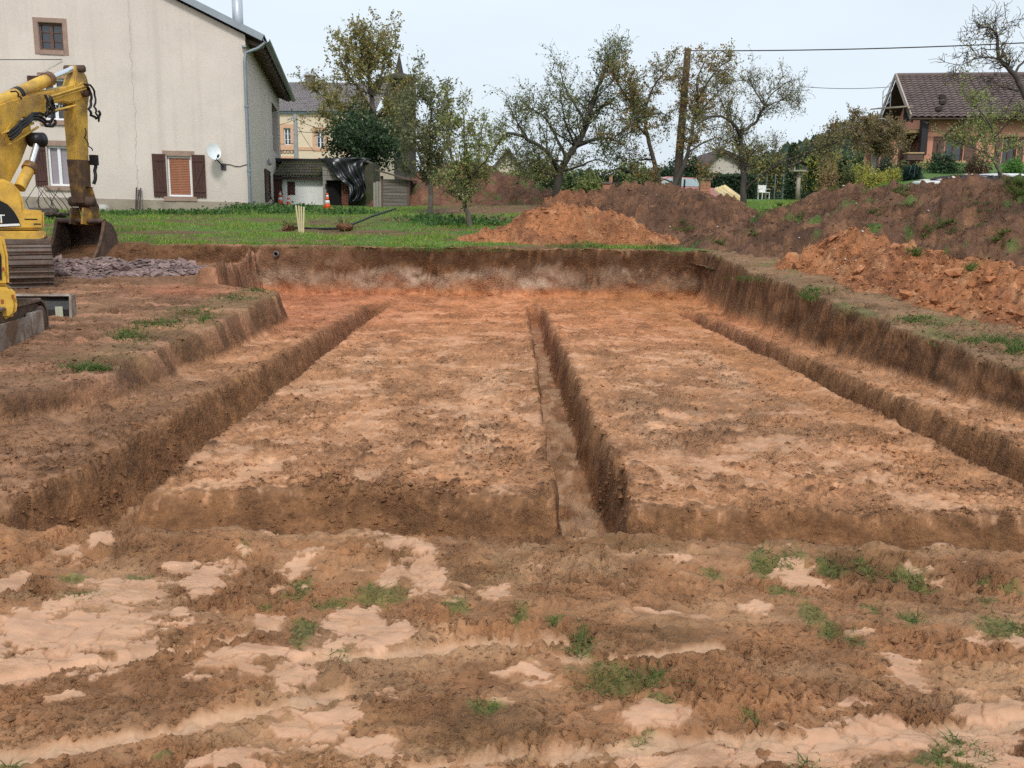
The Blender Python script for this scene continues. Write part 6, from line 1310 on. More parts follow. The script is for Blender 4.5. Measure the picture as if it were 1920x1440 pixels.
mb = MB(btf); mb.lathe([(.10, 0), (.08, zt_)], (0, 0, 0), 8); mb.build('post', mat('pale_stone', (.42, .36, .30), .9), btt); mb = MB(btf); mb.box(-.35, .35, -.3, .3, zt_ + .001, zt_ + .06); mb.build('tray', MATS['pale_stone'], btt); mb = MB(btf); mb.prism([(-.42, zt_ + .22), (0, zt_ + .4), (.42, zt_ + .22), (.42, zt_ + .26), (0, zt_ + .44), (-.42, zt_ + .26)], -.3, .3, 'xz'); mb.build('roof', M_ROOFDK, btt); mb = MB(btf); mb.box(-.28, -.24, -.2, .2, zt_ + .061, zt_ + .26); mb.box(.24, .28, -.2, .2, zt_ + .061, zt_ + .26); mb.build('support', MATS['pale_stone'], btt)
# slate bed with white stepping stones and a rim of white rocks
def on_bank(px, py): return pix_ground(px, py, 20, 44)
bed = [on_bank(px, py) for px, py in [(1735, 352), (1745, 338), (1790, 333), (1850, 330), (1925, 327), (1990, 328), (1990, 350), (1925, 354), (1860, 356), (1800, 357)]]
n = len(bed); cen = sum(bed, Vector()) / n; sb_ = thing('slate_bed', cen, 'dark slate mulch bed in the garden of the orange house', 'flower bed')
rs = np.random.RandomState(12); mb = MB()
mb.add([cen + Vector((0, 0, .12))] + [b + Vector((0, 0, .06)) for b in bed], [(0, i + 1, (i + 1) % n + 1) for i in range(n)], False, local=False); mb.build('mulch_base', mat('slate_mulch', (.045, .04, .045), .9, .3, 12, .5, 40), sb_)
pts = []
while len(pts) < 1600:
    i = rs.randint(n); a, b = rs.rand(2)
    if a + b > 1: a, b = 1 - a, 1 - b
    p = cen + (bed[i] - cen) * a + (bed[(i + 1) % n] - cen) * b; pts.append((p.x, p.y, p.z + .13 - .06 * (a + b)))
me = scatter_lumps('slate_chips', np.array(pts) - np.array(cen), .05 + .05 * rs.rand(1600), np.tile(C_(.06, .052, .058), (1600, 1)) * (.6 + .9 * rs.rand(1600, 1)), STONES, rs); o = link_mesh('slate_chips', me, soil_mat(), sb_); o['kind'] = 'stuff'
for px, py, r, lab in ((1750, 347, .62, 'round white stepping stone at the near end of the slate bed'), (1877, 333, .75, 'round white stepping stone behind the leaning tree')):
    p = on_bank(px, py); mb = MB(Frame(p)); mb.lathe([(r, -.02), (r, .09), (r * .92, .11), (.01, .11)], (0, 0, 0), 24); tag(mb.build('stepping_stone', mat('white_stone', (.72, .72, .72), .8, .08, 4), None, loc=p), lab, 'stepping stone', 'white stepping stones')
rk = [(1733, 342), (1762, 341), (1775, 340), (1786, 338), (1796, 336), (1806, 334), (1812, 332), (1826, 335), (1838, 336), (1850, 333), (1800, 344), (1812, 346), (1822, 347), (1846, 348), (1858, 349), (1868, 350), (1900, 331), (1912, 333), (1922, 333), (1740, 352), (1755, 356), (1776, 356)]
rim = thing('rock_edging', on_bank(1800, 340), 'curving edging of white rocks in the slate bed', 'rock edging')
for k, (px, py) in enumerate(rk):
    p = on_bank(px, py); v, f = CHUNKS[k % 12]; me = np_mesh('rock', v * np.array([.20, .13, .10]) * (.6 + .7 * rs.rand()), f, True); o = link_mesh('rock', me, mat('white_rock', (.62, .58, .52), .9, .2, 6, .4), rim); o.location = p + Vector((0, 0, .06)) - rim.location; o.rotation_euler = (0, 0, rs.rand() * 3)
# far hill with woods
xs = np.linspace(60, 420, 70); ys = np.linspace(300, 640, 50); X, Y = np.meshgrid(xs, ys); hz = 44 * np.exp(-(((X - 240) / 140) ** 2 + ((Y - 470) / 130) ** 2)) + 3 * fbm(X * .02, Y * .02, 3, 500)
Z = G(X, Y) - 12 + hz * 1.35
tag(link_mesh('hills', np_mesh('hills', np.stack([X, Y, Z], -1).reshape(-1, 3), grid_faces(50, 70)), mat('hill_green', (.03, .05, .03), .95, .3, .05)), kind='structure')
rs = np.random.RandomState(8); n = 3600; tx = 60 + 360 * rs.rand(n); ty = 300 + 180 * rs.rand(n); tz = G(tx, ty) - 12 + 1.35 * (44 * np.exp(-(((tx - 240) / 140) ** 2 + ((ty - 470) / 130) ** 2)) + 3 * fbm(tx * .02, ty * .02, 3, 500))
k = rs.rand(n) < .8; WV = [(v * np.array([.55, .8, 2.0]), f) for v, f in lump_variants(6, 1, rs, 1.0, .5)]
k = (tz > G(tx, ty) - 2); me = scatter_lumps('forest', np.stack([tx, ty, tz + 2], -1)[k], (2.6 + 2.6 * rs.rand(n))[k], (np.where(rs.rand(n, 1) < .6, C_(.03, .055, .04), C_(.07, .075, .03)) * (.6 + .7 * rs.rand(n, 1)))[k], WV[:3], rs, sink=0)
tag(link_mesh('forest', me, soil_mat('foliage_far', .02)), 'dark wood on the far hill', 'wood', kind='stuff')
# ------------------------------------------------------------------ trees, shrubs, grass
def tubes_np(paths, rads, n):
    """many tapering tubes as one V,F (paths: list of (k,3) arrays)"""
    VV = []; FF = []; o = 0
    ang = np.arange(n) * 2 * np.pi / n; ca, sa = np.cos(ang), np.sin(ang)
    for P, r in zip(paths, rads):
        P = np.asarray(P); k = len(P); T = np.gradient(P, axis=0); T /= np.linalg.norm(T, axis=1)[:, None] + 1e-9
        u = np.array([0.31, 0.17, 0.94]) if abs(T[0, 2]) < .8 else np.array([.94, .31, .17])
        X = np.cross(T, u); X /= np.linalg.norm(X, axis=1)[:, None] + 1e-9; Y = np.cross(T, X)
        V = P[:, None] + (X[:, None] * ca[None, :, None] + Y[:, None] * sa[None, :, None]) * np.asarray(r)[:, None, None]
        i = np.arange(k - 1)[:, None] * n + np.arange(n)[None]; j = np.arange(k - 1)[:, None] * n + (np.arange(n)[None] + 1) % n
        FF.append(np.stack([i, j, j + n, i + n], -1).reshape(-1, 4) + o); VV.append(V.reshape(-1, 3)); o += k * n
    return np.concatenate(VV), np.concatenate(FF)
def leaf_cards(P, s, rs, droop=.3, cols=None):
    """small folded leaves (two triangles) at points P"""
    n = len(P); d = rs.randn(n, 3); d[:, 2] -= droop; d /= np.linalg.norm(d, axis=1)[:, None]; u = rs.randn(n, 3); u -= (u * d).sum(1)[:, None] * d; u /= np.linalg.norm(u, axis=1)[:, None]
    s = np.asarray(s).reshape(-1, 1); a = P; b = P + d * s * .5 + u * s * .30; c = P + d * s; e = P + d * s * .5 - u * s * .30
    V = np.stack([a, b, c, e], 1).reshape(-1, 3); F = np.arange(n * 4).reshape(n, 4)
    return V, F
def leaf_mat():
    if 'leaves' in MATS: return MATS['leaves']
    m = bpy.data.materials.new('leaves'); m.use_nodes = True; MATS['leaves'] = m; n = m.node_tree.nodes; L = m.node_tree.links; b = n['Principled BSDF']
    a = n.new('ShaderNodeAttribute'); a.attribute_name = 'soil'; L.new(a.outputs['Color'], b.inputs['Base Color']); b.inputs['Roughness'].default_value = .55; b.inputs['Specular IOR Level'].default_value = .3
    t = n.new('ShaderNodeBsdfTranslucent'); L.new(a.outputs['Color'], t.inputs['Color']); ms = n.new('ShaderNodeMixShader'); ms.inputs['Fac'].default_value = .42
    L.new(b.outputs['BSDF'], ms.inputs[1]); L.new(t.outputs['BSDF'], ms.inputs[2]); L.new(ms.outputs['Shader'], n['Material Output'].inputs['Surface']); return m
def leaf_cols(n, pal, rs):
    pal = np.array(pal); c = pal[rs.randint(0, len(pal), n)] * (1.5 + 1.3 * rs.rand(n, 1)); return np.repeat(c, 4, axis=0)
M_BARK = mat('bark', (.13, .11, .09), .95, .35, 7, .5, 40, col2=(.05, .052, .035), mix2=.5); M_BARKD = mat('bark_dark', (.075, .065, .055), .95, .35, 7, .5, 40)
def smooth(P, k=4, rs=None, jit=0.0):
    P = np.asarray(P, float); n = len(P); t = np.linspace(0, n - 1, (n - 1) * k + 1); out = []
    for q in t:
        i = min(int(q), n - 2); f = q - i; p0 = P[max(i - 1, 0)]; p1 = P[i]; p2 = P[i + 1]; p3 = P[min(i + 2, n - 1)]
        out.append(.5 * ((2 * p1) + (-p0 + p2) * f + (2 * p0 - 5 * p1 + 4 * p2 - p3) * f * f + (-p0 + 3 * p1 - 3 * p2 + p3) * f ** 3))
    out = np.array(out)
    if jit: out[1:-1] += rs.randn(len(out) - 2, 3) * jit
    return out
def tree(name, label, base, limbs, Y, pal, seed, leaves=2500, lsize=.085, bark=None, cat='tree', group='trees behind the pit', spread=1.0, n2=7, n3=6, len2=.9, len3=.45, up=.35, droop=.3, leafzone=None, tip=.35, upsh=0.0):
    """limbs: list of (pixel points with depth offset, radius at start, radius at end); side branches and twigs grow from them"""
    rs = np.random.RandomState(seed); paths = []; rads = []; twigs = []
    L1 = []
    for pts, r0, r1 in limbs:
        P = np.array([at(p[0], p[1], Y + (p[2] if len(p) > 2 else 0)) for p in pts])
        if pts is limbs[0][0]: P[0] = np.array(base) - np.array([0, 0, .25])
        S = smooth(P, 4, rs, .012 * spread); paths.append(S); rads.append(np.linspace(r0 * .8, r1 * .75, len(S))); L1.append((S, r0, r1, pts is limbs[0][0]))
    def shoot(o, d, ln, r, lvl):
        k = 5; P = [o]; p = o.copy(); dd = d / (np.linalg.norm(d) + 1e-9)
        for i in range(k):
            dd = dd + rs.randn(3) * .28 + np.array([0, 0, (.10 * up - (.05 if lvl == 3 else 0) * droop)]); dd /= np.linalg.norm(dd); p = p + dd * ln / k; P.append(p)
        P = np.array(P); paths.append(P); rads.append(np.linspace(r, max(.004, r * .35), k + 1)); return P
    def out_dir(t, S):
        d = rs.randn(3); d -= d.dot(t) * t; d /= np.linalg.norm(d) + 1e-9; return d * .85 + t * .45 + np.array([0, 0, up])
    for S, r0, r1, is_trunk in L1:
        n = len(S); seglen = np.linalg.norm(np.diff(S, axis=0), axis=1).sum(); cnt = max(2, int(n2 * seglen / 2.0))
        for q in range(cnt):
            f = rs.uniform(.45 if is_trunk else .12, 1.0); i = min(int(f * (n - 1)), n - 2); t = S[i + 1] - S[i]; t /= np.linalg.norm(t) + 1e-9
            r = lerp(r0, r1, f) * .5; ln = len2 * spread * rs.uniform(.5, 1.4)
            B2 = shoot(S[i], out_dir(t, S), ln, max(r * .6, .009), 2)
            for w in range(n3):
                g = rs.uniform(.2, 1); j = min(int(g * 5), 4); tt = B2[j + 1] - B2[j]; tt /= np.linalg.norm(tt) + 1e-9
                B3 = shoot(B2[j], out_dir(tt, B2) + np.array([0, 0, upsh]), len3 * spread * rs.uniform(.4, 1.3), .0055, 3); twigs.append(B3)
            twigs.append(B2)
    big = [i for i, r in enumerate(rads) if r[0] > .03]; sm = [i for i, r in enumerate(rads) if r[0] <= .03]
    root = thing(name, base, label, cat, group); b = np.array(base)
    V1, F1 = tubes_np([paths[i] for i in big], [rads[i] for i in big], 8); V2, F2 = tubes_np([paths[i] for i in sm], [rads[i] for i in sm], 3)
    me = np_mesh('trunk', np.concatenate([V1, V2]) - b, np.concatenate([F1, F2 + len(V1)])); link_mesh('trunk', me, bark or M_BARK, root)
    T = np.concatenate(twigs)
    if leafzone is not None:
        w = leafzone(T); w = w / w.sum(); idx = rs.choice(len(T), leaves, p=w)
    else: idx = rs.randint(0, len(T), leaves)
    P = T[idx] + rs.randn(leaves, 3) * .05
    V, F = leaf_cards(P, lsize * (.6 + .8 * rs.rand(leaves)), rs); me = np_mesh('crown', V - b, F, False, leaf_cols(leaves, pal, rs)); link_mesh('crown', me, leaf_mat(), root)
    return root
def shrub(name, label, px, py0, py1, hw, Y, pal, seed, n=1500, ls=.10, shape='round', cat='shrub', group=None, stems=True, base=None):
    """a dense shrub of many small leaves round woody stems; px centre, top and foot rows, half width in pixels"""
    rs = np.random.RandomState(seed); c = at(px, py1, Y); base = base or Vector((c.x, Y, c.z)); top = at(px, py0, Y).z; H = top - base.z; w = abs(at(px + hw, py1, Y).x - c.x); b = np.array(base)
    root = thing(name, base, label, cat, group)
    u = rs.randn(n, 3); u /= np.linalg.norm(u, axis=1)[:, None]; r = rs.rand(n, 1) ** .28
    lump = 1 + .38 * fbm(u[:, 0] * 1.6 + seed, u[:, 1] * 1.6 + u[:, 2] * 2.2, 4, seed, .65)[:, None] * 2
    P = u * r * lump
    if shape == 'round': Q = np.stack([P[:, 0] * w, P[:, 1] * w, (P[:, 2] * .5 + .5) * H], -1)
    elif shape == 'column': zz = rs.rand(n); tp = np.minimum(1, (1 - zz) * 4 + .25) * (.85 + .15 * np.sin(zz * 9)); Q = np.stack([P[:, 0] * w * tp, P[:, 1] * w * tp, zz * H], -1)
    elif shape == 'low': Q = np.stack([P[:, 0] * w, P[:, 1] * w * .7, np.abs(P[:, 2]) * H], -1)
    if shape == 'spiky':
        a = rs.rand(n) * 6.283; ln = H * (.5 + .6 * rs.rand(n)); k = 4; VV = []; FF = []
        for i in range(n):
            d = np.array([math.cos(a[i]), math.sin(a[i]), 0]) * w * rs.rand() ; s = np.array([-math.sin(a[i]), math.cos(a[i]), 0]) * .022
            o_ = d * .25; tip = d * 1.15 + np.array([0, 0, ln[i] * (.35 + .6 * rs.rand())]); mid = d * .6 + np.array([0, 0, ln[i] * .75])
            o0 = len(VV) * 5; VV.append(np.array([o_ - s, o_ + s, mid - s, mid + s, tip])); FF += [(o0, o0 + 1, o0 + 3), (o0, o0 + 3, o0 + 2), (o0 + 2, o0 + 3, o0 + 4)]
        V = np.concatenate(VV); c_ = np.repeat(np.array(pal)[rs.randint(0, len(pal), n)] * (.7 + .6 * rs.rand(n, 1)), 5, axis=0); me = np_mesh('crown', V, np.array(FF), False, c_)
    else:
        V, F = leaf_cards(Q, ls * (.6 + .8 * rs.rand(n)), rs, 0); me = np_mesh('crown', V, F, False, leaf_cols(n, pal, rs))
    link_mesh('crown', me, leaf_mat(), root)
    if stems:
        ps = []; rr = []
        for k in range(7):
            a = k * .9; e = np.array([math.cos(a) * w * .55, math.sin(a) * w * .5, H * .7]); ps.append(np.array([[0, 0, -.2], e * .5 + np.array([0, 0, .05]), e])); rr.append([.03, .02, .008])
        V, F = tubes_np(ps, rr, 5); link_mesh('stems', np_mesh('stems', V, F), M_BARKD, root)
    return root
GG = [(.11, .125, .04), (.085, .105, .035), (.15, .14, .05), (.065, .085, .03)]; GOLD = [(.16, .135, .04), (.115, .11, .036), (.13, .09, .032), (.09, .10, .034), (.20, .165, .06)]; RUST = [(.19, .085, .03), (.13, .075, .028), (.09, .075, .03), (.22, .12, .04)]; DKG = [(.02, .038, .018), (.026, .045, .02), (.014, .028, .014)]
BLUEG = [(.03, .065, .055), (.045, .08, .06), (.025, .05, .04)]; YELG = [(.22, .20, .035), (.15, .15, .035), (.27, .24, .05), (.11, .12, .035)]; PALEG = [(.16, .18, .06), (.12, .15, .045), (.20, .20, .08)]
# tall walnut
tb_ = at(700, 300, 47); tb_.z = float(G(tb_.x, 47))
tree('walnut_tree', 'tall airy tree with yellowing leaves beside the church spire', tb_, [([(704, 330), (702, 240, 0), (697, 190, .2), (693, 150, 0), (690, 110, .2), (684, 62, .5)], .22, .04), ([(700, 210, 0), (668, 160, -1), (645, 130, -1.5), (635, 95, -1.5)], .10, .025), ([(697, 180, 0), (715, 140, 1), (724, 105, 1.5), (728, 80, 1.5)], .10, .025), ([(702, 235, 0), (650, 200, 1.2), (612, 185, 2), (585, 165, 2)], .10, .02), ([(702, 240, 0), (640, 230, -1.5), (600, 215, -2)], .08, .02), ([(700, 225, 0), (740, 190, -1.5), (768, 160, -2)], .09, .02), ([(694, 150, 0), (660, 110, 1), (640, 70, 1.5)], .07, .02), ([(692, 120, 0), (708, 85, -1), (715, 62, -1)], .06, .02), ([(704, 260, 0), (745, 230, 1), (770, 215, 1)], .08, .02)], 47, GOLD, 1, 16000, .12, spread=1.35, n2=9, n3=7, len2=.9, len3=.5)
shrub('evergreen_shrub', 'broad dark evergreen shrub above the tarpaulin', 686, 214, 314, 72, 43, DKG + [(.045, .07, .03)], 2, 12000, .13, 'round')
p = pix_ground(806, 402)
tree('fruit_tree', 'slender grey-green tree beside the wooden shack', p, [([(806, 402), (808, 370), (806, 345), (803, 300, 0), (806, 250, .2), (808, 190, 0), (802, 140, .3)], .11, .02), ([(806, 345), (790, 300, -.6), (770, 255, -.9), (758, 215, -1)], .06, .015), ([(806, 340), (828, 300, .6), (842, 250, .8), (846, 205, 1)], .06, .015), ([(804, 300), (782, 240, .8), (770, 190, 1)], .04, .012), ([(806, 280), (830, 220, -.7), (838, 170, -.8)], .04, .012), ([(807, 350), (775, 325, .3), (755, 310, .5)], .035, .012), ([(807, 350), (838, 330, -.4), (856, 320, -.6)], .035, .012)], p.y, [(.085, .095, .045), (.065, .075, .035), (.12, .115, .05)], 3, 9500, .08, n2=12, n3=7, len2=.75, len3=.4, up=.5)
p = pix_ground(882, 428)
tree('fruit_tree', 'small fruit tree with a bent trunk at the lawn edge before the mound', p, [([(882, 428), (880, 410), (871, 386), (874, 360, 0), (878, 330, .1)], .10, .045), ([(872, 385), (855, 345, -.3), (846, 300, -.5), (842, 250, -.6), (846, 205, -.6)], .05, .01), ([(876, 345), (895, 300, .4), (902, 255, .6), (910, 215, .7)], .05, .01), ([(878, 332), (872, 285, -.3), (870, 235, -.4), (866, 195, -.4)], .045, .01), ([(880, 335), (912, 300, -.5), (932, 270, -.7)], .035, .01), ([(872, 375), (840, 362, .3), (822, 350, .4)], .025, .008), ([(876, 362), (905, 352, .4), (918, 340, .5)], .025, .008)], p.y, PALEG + GG, 4, 5200, .07, n2=12, n3=6, len2=.55, len3=.32, up=.55)
Y5 = 36.0; p = at(1046, 362, Y5); p.z = gh(p.x, Y5)
tree('apple_tree', 'old spreading apple tree with a thick leaning trunk behind the brown heap', p, [([(1040, 385), (1045, 350), (1056, 310), (1078, 275, 0), (1100, 235, .3), (1112, 190, .3), (1130, 140, 0), (1142, 112, 0)], .24, .03), ([(1050, 325), (1025, 285, -1), (990, 262, -1.5), (955, 250, -1.8), (930, 275, -1.8), (922, 300, -1.8)], .12, .02), ([(1062, 300), (1040, 250, 1), (1015, 215, 1.3), (985, 200, 1.5)], .09, .02), ([(1080, 275), (1120, 260, -1), (1150, 262, -1.3), (1180, 280, -1.5)], .10, .02), ([(1100, 235), (1075, 190, .5), (1055, 150, .8), (1050, 120, .8)], .07, .015), ([(1078, 275), (1060, 225, -.8), (1050, 180, -1)], .07, .015), ([(1105, 215), (1140, 195, 1), (1160, 175, 1.2)], .06, .015), ([(1052, 320), (1085, 312, -1), (1115, 300, -1.5), (1140, 305, -1.8)], .07, .015), ([(1048, 335), (1010, 320, .8), (975, 310, 1)], .06, .015), ([(990, 262, -1.5), (968, 225, -1.6), (952, 195, -1.7)], .04, .012), ([(1015, 285, -1), (1000, 310, -1.2), (985, 335, -1.3)], .04, .012), ([(1060, 305), (1030, 300, -1.4), (1012, 322, -1.6), (1002, 345, -1.7)], .05, .012), ([(1112, 190, .3), (1150, 150, .5), (1165, 110, .6), (1160, 80, .6)], .035, .01), ([(1150, 262, -1.3), (1178, 235, -1.4), (1195, 240, -1.5)], .04, .01)], Y5, GG + [(.03, .04, .02)], 5, 16000, .08, bark=M_BARKD, spread=1.25, n2=12, n3=9, len2=.95, len3=.55, up=.25, upsh=.3)
Y6 = 35.0; p = at(1240, 362, Y6); p.z = gh(p.x, Y6)
tree('cherry_tree', 'forked tree with rusty leaves just left of the wooden pole', p, [([(1243, 385), (1236, 345), (1227, 310), (1214, 255, 0), (1207, 214, 0), (1190, 200, 0), (1162, 162, 0), (1148, 132, 0)], .15, .02), ([(1207, 214), (1216, 185, .2), (1228, 158, .3), (1250, 130, .4), (1262, 112, .4)], .07, .015), ([(1214, 255), (1190, 235, -1), (1165, 250, -1.4), (1150, 275, -1.5)], .06, .015), ([(1209, 220), (1240, 212, .8), (1262, 225, 1)], .05, .012), ([(1225, 300), (1200, 300, .8), (1178, 315, 1)], .05, .012), ([(1190, 200), (1180, 165, -.5), (1190, 130, -.8)], .04, .012)], Y6, RUST + GG, 6, 7500, .08, bark=M_BARKD, n2=13, n3=8, len2=.85, len3=.42, up=.3)
Y6 = 33.0; p = at(1262, 365, Y6); p.z = gh(p.x, Y6)
tree('cherry_tree', 'curved tree with rusty leaves just right of the wooden pole', p, [([(1248, 390), (1262, 355), (1280, 318), (1290, 285), (1300, 235, 0), (1307, 200, 0), (1308, 150, 0), (1322, 115, 0)], .14, .02), ([(1302, 225), (1325, 195, .5), (1345, 175, .7), (1362, 155, .8)], .06, .014), ([(1307, 190), (1330, 150, -.5), (1350, 125, -.8), (1372, 110, -1)], .05, .012), ([(1290, 285), (1320, 268, .7), (1345, 258, 1), (1365, 270, 1)], .05, .012), ([(1303, 215), (1285, 180, .8), (1275, 150, 1)], .045, .012), ([(1282, 315), (1305, 310, -.6), (1325, 318, -.8)], .045, .012), ([(1268, 345), (1240, 335, .5), (1222, 345, .6)], .045, .012)], Y6, RUST + GOLD, 7, 8000, .075, bark=M_BARKD, n2=13, n3=8, len2=.8, len3=.42, up=.3)
Y7 = 27.0; p = at(1393, 392, Y7); p.z = gh(p.x, Y7)
tree('apple_tree', 'dark almost bare fruit tree in the gap between the brown heaps', p, [([(1393, 400), (1393, 370), (1395, 330), (1391, 300), (1389, 267, 0), (1393, 240, 0)], .13, .075), ([(1390, 262), (1380, 240, -.5), (1363, 223, -.8), (1340, 217, -1), (1315, 228, -1.2), (1300, 245, -1.3)], .07, .012), ([(1392, 245), (1415, 232, .2), (1425, 212, .3), (1434, 200, .4), (1420, 178, .5), (1408, 158, .5), (1402, 140, .6)], .065, .012), ([(1432, 202), (1458, 190, .6), (1482, 188, .8), (1505, 190, 1)], .035, .01), ([(1428, 208), (1445, 180, -.3), (1470, 158, -.5), (1490, 150, -.6)], .03, .01), ([(1396, 358), (1425, 332, -.4), (1460, 307, -.8), (1500, 292, -1), (1530, 283, -1.2), (1563, 268, -1.3), (1596, 258, -1.4)], .06, .012), ([(1394, 325), (1420, 300, .5), (1440, 285, .6), (1465, 280, .6)], .035, .01), ([(1366, 224), (1352, 190, -.5), (1345, 165, -.6)], .035, .01), ([(1391, 300), (1365, 285, .6), (1345, 290, .8)], .04, .01)], Y7, GOLD + GG, 8, 7000, .055, bark=M_BARKD, n2=15, n3=9, len2=.72, len3=.42, up=.3, upsh=.2)
Y8 = 40.0; p = at(1640, 335, Y8); p.z = gh(p.x, Y8)
tree('weeping_tree', 'brown-leaved weeping tree with a pale trunk beside the orange house', p, [([(1640, 335), (1638, 305), (1640, 285), (1640, 258, 0), (1635, 235, 0)], .15, .06), ([(1640, 270), (1610, 245, -.5), (1580, 240, -.8), (1555, 255, -1), (1545, 285, -1)], .07, .012), ([(1640, 268), (1665, 240, .5), (1685, 245, .7), (1692, 270, .8)], .07, .012), ([(1638, 250), (1620, 225, .6), (1600, 225, 1), (1585, 245, 1.2)], .05, .012), ([(1636, 240), (1650, 222, -.6), (1670, 232, -.9), (1680, 255, -1)], .05, .012), ([(1640, 275), (1620, 268, -1), (1600, 275, -1.3)], .05, .012), ([(1640, 275), (1660, 270, -1), (1676, 285, -1.2)], .04, .012), ([(1640, 262), (1632, 232, -1), (1618, 228, -1.4), (1608, 250, -1.6)], .05, .012)], Y8, [(.13, .085, .04), (.09, .075, .03), (.16, .11, .04), (.07, .06, .03)], 9, 14000, .09, bark=mat('pale_bark', (.34, .32, .29), .95, .3, 8), n2=14, n3=8, len2=.45, len3=.35, up=.05, droop=2.0)
Y9 = 23.0; p = at(1882, 362, Y9); p.z = gh(p.x, Y9)
tree('young_tree', 'young leaning tree with light green leaves before the orange house', p, [([(1884, 375), (1878, 345), (1870, 315), (1852, 290), (1825, 277), (1790, 268, 0), (1768, 262, 0)], .055, .01), ([(1874, 330), (1868, 285, .3), (1860, 245, .5), (1858, 205, .5), (1850, 170, .5)], .04, .01), ([(1862, 260), (1890, 230, -.3), (1905, 215, -.5), (1925, 222, -.6)], .03, .008), ([(1860, 240), (1835, 205, -.4), (1820, 190, -.5), (1800, 160, -.5)], .03, .008), ([(1850, 290), (1845, 250, .4), (1830, 215, .5)], .025, .008), ([(1868, 290), (1895, 275, .4), (1915, 280, .5)], .025, .008), ([(1825, 277), (1815, 240, .2), (1805, 215, .2)], .02, .006)], Y9, PALEG + [(.11, .13, .04)], 10, 3600, .055, n2=10, n3=6, len2=.45, len3=.28, up=.45)
Y10 = 20.0; p = at(1985, 400, Y10); p.z = gh(p.x, Y10)
tree('bare_tree', 'dark twisted bare branches reaching in over the orange house roof', p, [([(1985, 420), (1965, 300), (1940, 225), (1916, 165, 0), (1896, 133, 0), (1877, 114, 0), (1871, 84, 0), (1866, 60, 0), (1848, 52, 0), (1830, 58, 0)], .10, .008), ([(1880, 118), (1850, 108, -.2), (1825, 112, -.3), (1805, 120, -.4), (1785, 126, -.4)], .03, .006), ([(1872, 95), (1850, 92, .2), (1825, 95, .3), (1805, 100, .3)], .02, .005), ([(1900, 138), (1925, 110, .3), (1945, 80, .4)], .04, .01), ([(1918, 170), (1885, 165, .5), (1860, 150, .6), (1842, 140, .6)], .03, .006), ([(1935, 215), (1900, 205, -.4), (1880, 215, -.5)], .03, .006), ([(1868, 66), (1885, 45, 0), (1890, 30, .1)], .015, .005)], Y10, GOLD, 11, 600, .05, bark=M_BARKD, n2=13, n3=8, len2=.45, len3=.25, up=.2, upsh=.2)
# garden shrubs, on the bank below the orange house
def sh(name, label, px, py0, py1, hw, Y, pal, seed, n, ls, shape='low', grp='garden shrubs below the orange house'):
    b = at(px, py1, Y); b.z = min(b.z, gh(b.x, Y) + .05) - .03; return shrub(name, label, px, py0, py1, hw, Y, pal, seed, n, ls, shape, group=grp, base=b)
sh('low_shrub', 'low brown-green shrub at the end of the garden bed', 1552, 308, 348, 24, 33, [(.16, .10, .05), (.12, .09, .04), (.20, .12, .06)], 21, 1600, .075)
sh('low_shrub', 'dark olive shrub between the brown one and the yellow ones', 1588, 308, 348, 20, 33, [(.06, .07, .025), (.08, .085, .03)], 22, 1500, .075)
sh('golden_shrub', 'yellow-green shrub beside the dark olive one', 1613, 308, 346, 24, 33.2, YELG[1:] + [(.2, .19, .05)], 23, 1700, .075); sh('golden_shrub', 'brightest golden yellow shrub in the middle of the garden bed', 1636, 323, 348, 26, 32.4, YELG, 24, 1900, .07); sh('golden_shrub', 'golden yellow shrub next to the spiky blue-green plant', 1670, 317, 347, 24, 33, YELG[:3], 25, 1700, .07)
sh('spiky_plant', 'spiky blue-green plant before the orange house corner', 1708, 302, 354, 30, 31.5, BLUEG, 26, 700, .1, 'spiky')
sh('juniper_shrub', 'rounded dark green shrub below the house window', 1765, 291, 338, 30, 34, DKG + [(.04, .07, .03)], 27, 3000, .09); sh('dark_shrub', 'grey-green shrub behind the golden shrubs', 1660, 298, 325, 18, 38, [(.05, .06, .04), (.04, .05, .03)], 28, 1300, .09); sh('dark_shrub', 'small olive shrub at the orange house porch', 1688, 305, 325, 14, 37, [(.08, .085, .03), (.06, .07, .03)], 29, 1000, .08)
sh('pale_shrub', 'pale yellowish shrub between spiky plant and rounded shrub', 1730, 303, 325, 18, 36, [(.22, .20, .08), (.16, .15, .06)], 30, 1100, .08); sh('red_shrub', 'dark reddish shrub behind the slate bed', 1828, 294, 335, 26, 34, [(.07, .04, .03), (.05, .045, .025), (.10, .06, .035)], 31, 2200, .085); sh('green_shrub', 'bright green shrub at the picture edge behind the slate bed', 1898, 298, 328, 18, 33, [(.07, .14, .03), (.05, .11, .025)], 32, 1500, .08)
sh('clipped_yew', 'clipped columnar yew with yellow flecks by the bird table', 1521, 293, 348, 12, 38, DKG + [(.25, .22, .03)], 33, 2600, .09, 'column', 'clipped yews'); sh('clipped_yew', 'dark columnar yew behind the bird table', 1484, 270, 345, 15, 44, DKG, 34, 2800, .11, 'column', 'clipped yews'); sh('clipped_yew', 'small dark pointed yew behind the brown shrub', 1582, 296, 325, 11, 42, DKG, 35, 1500, .1, 'column', 'clipped yews')
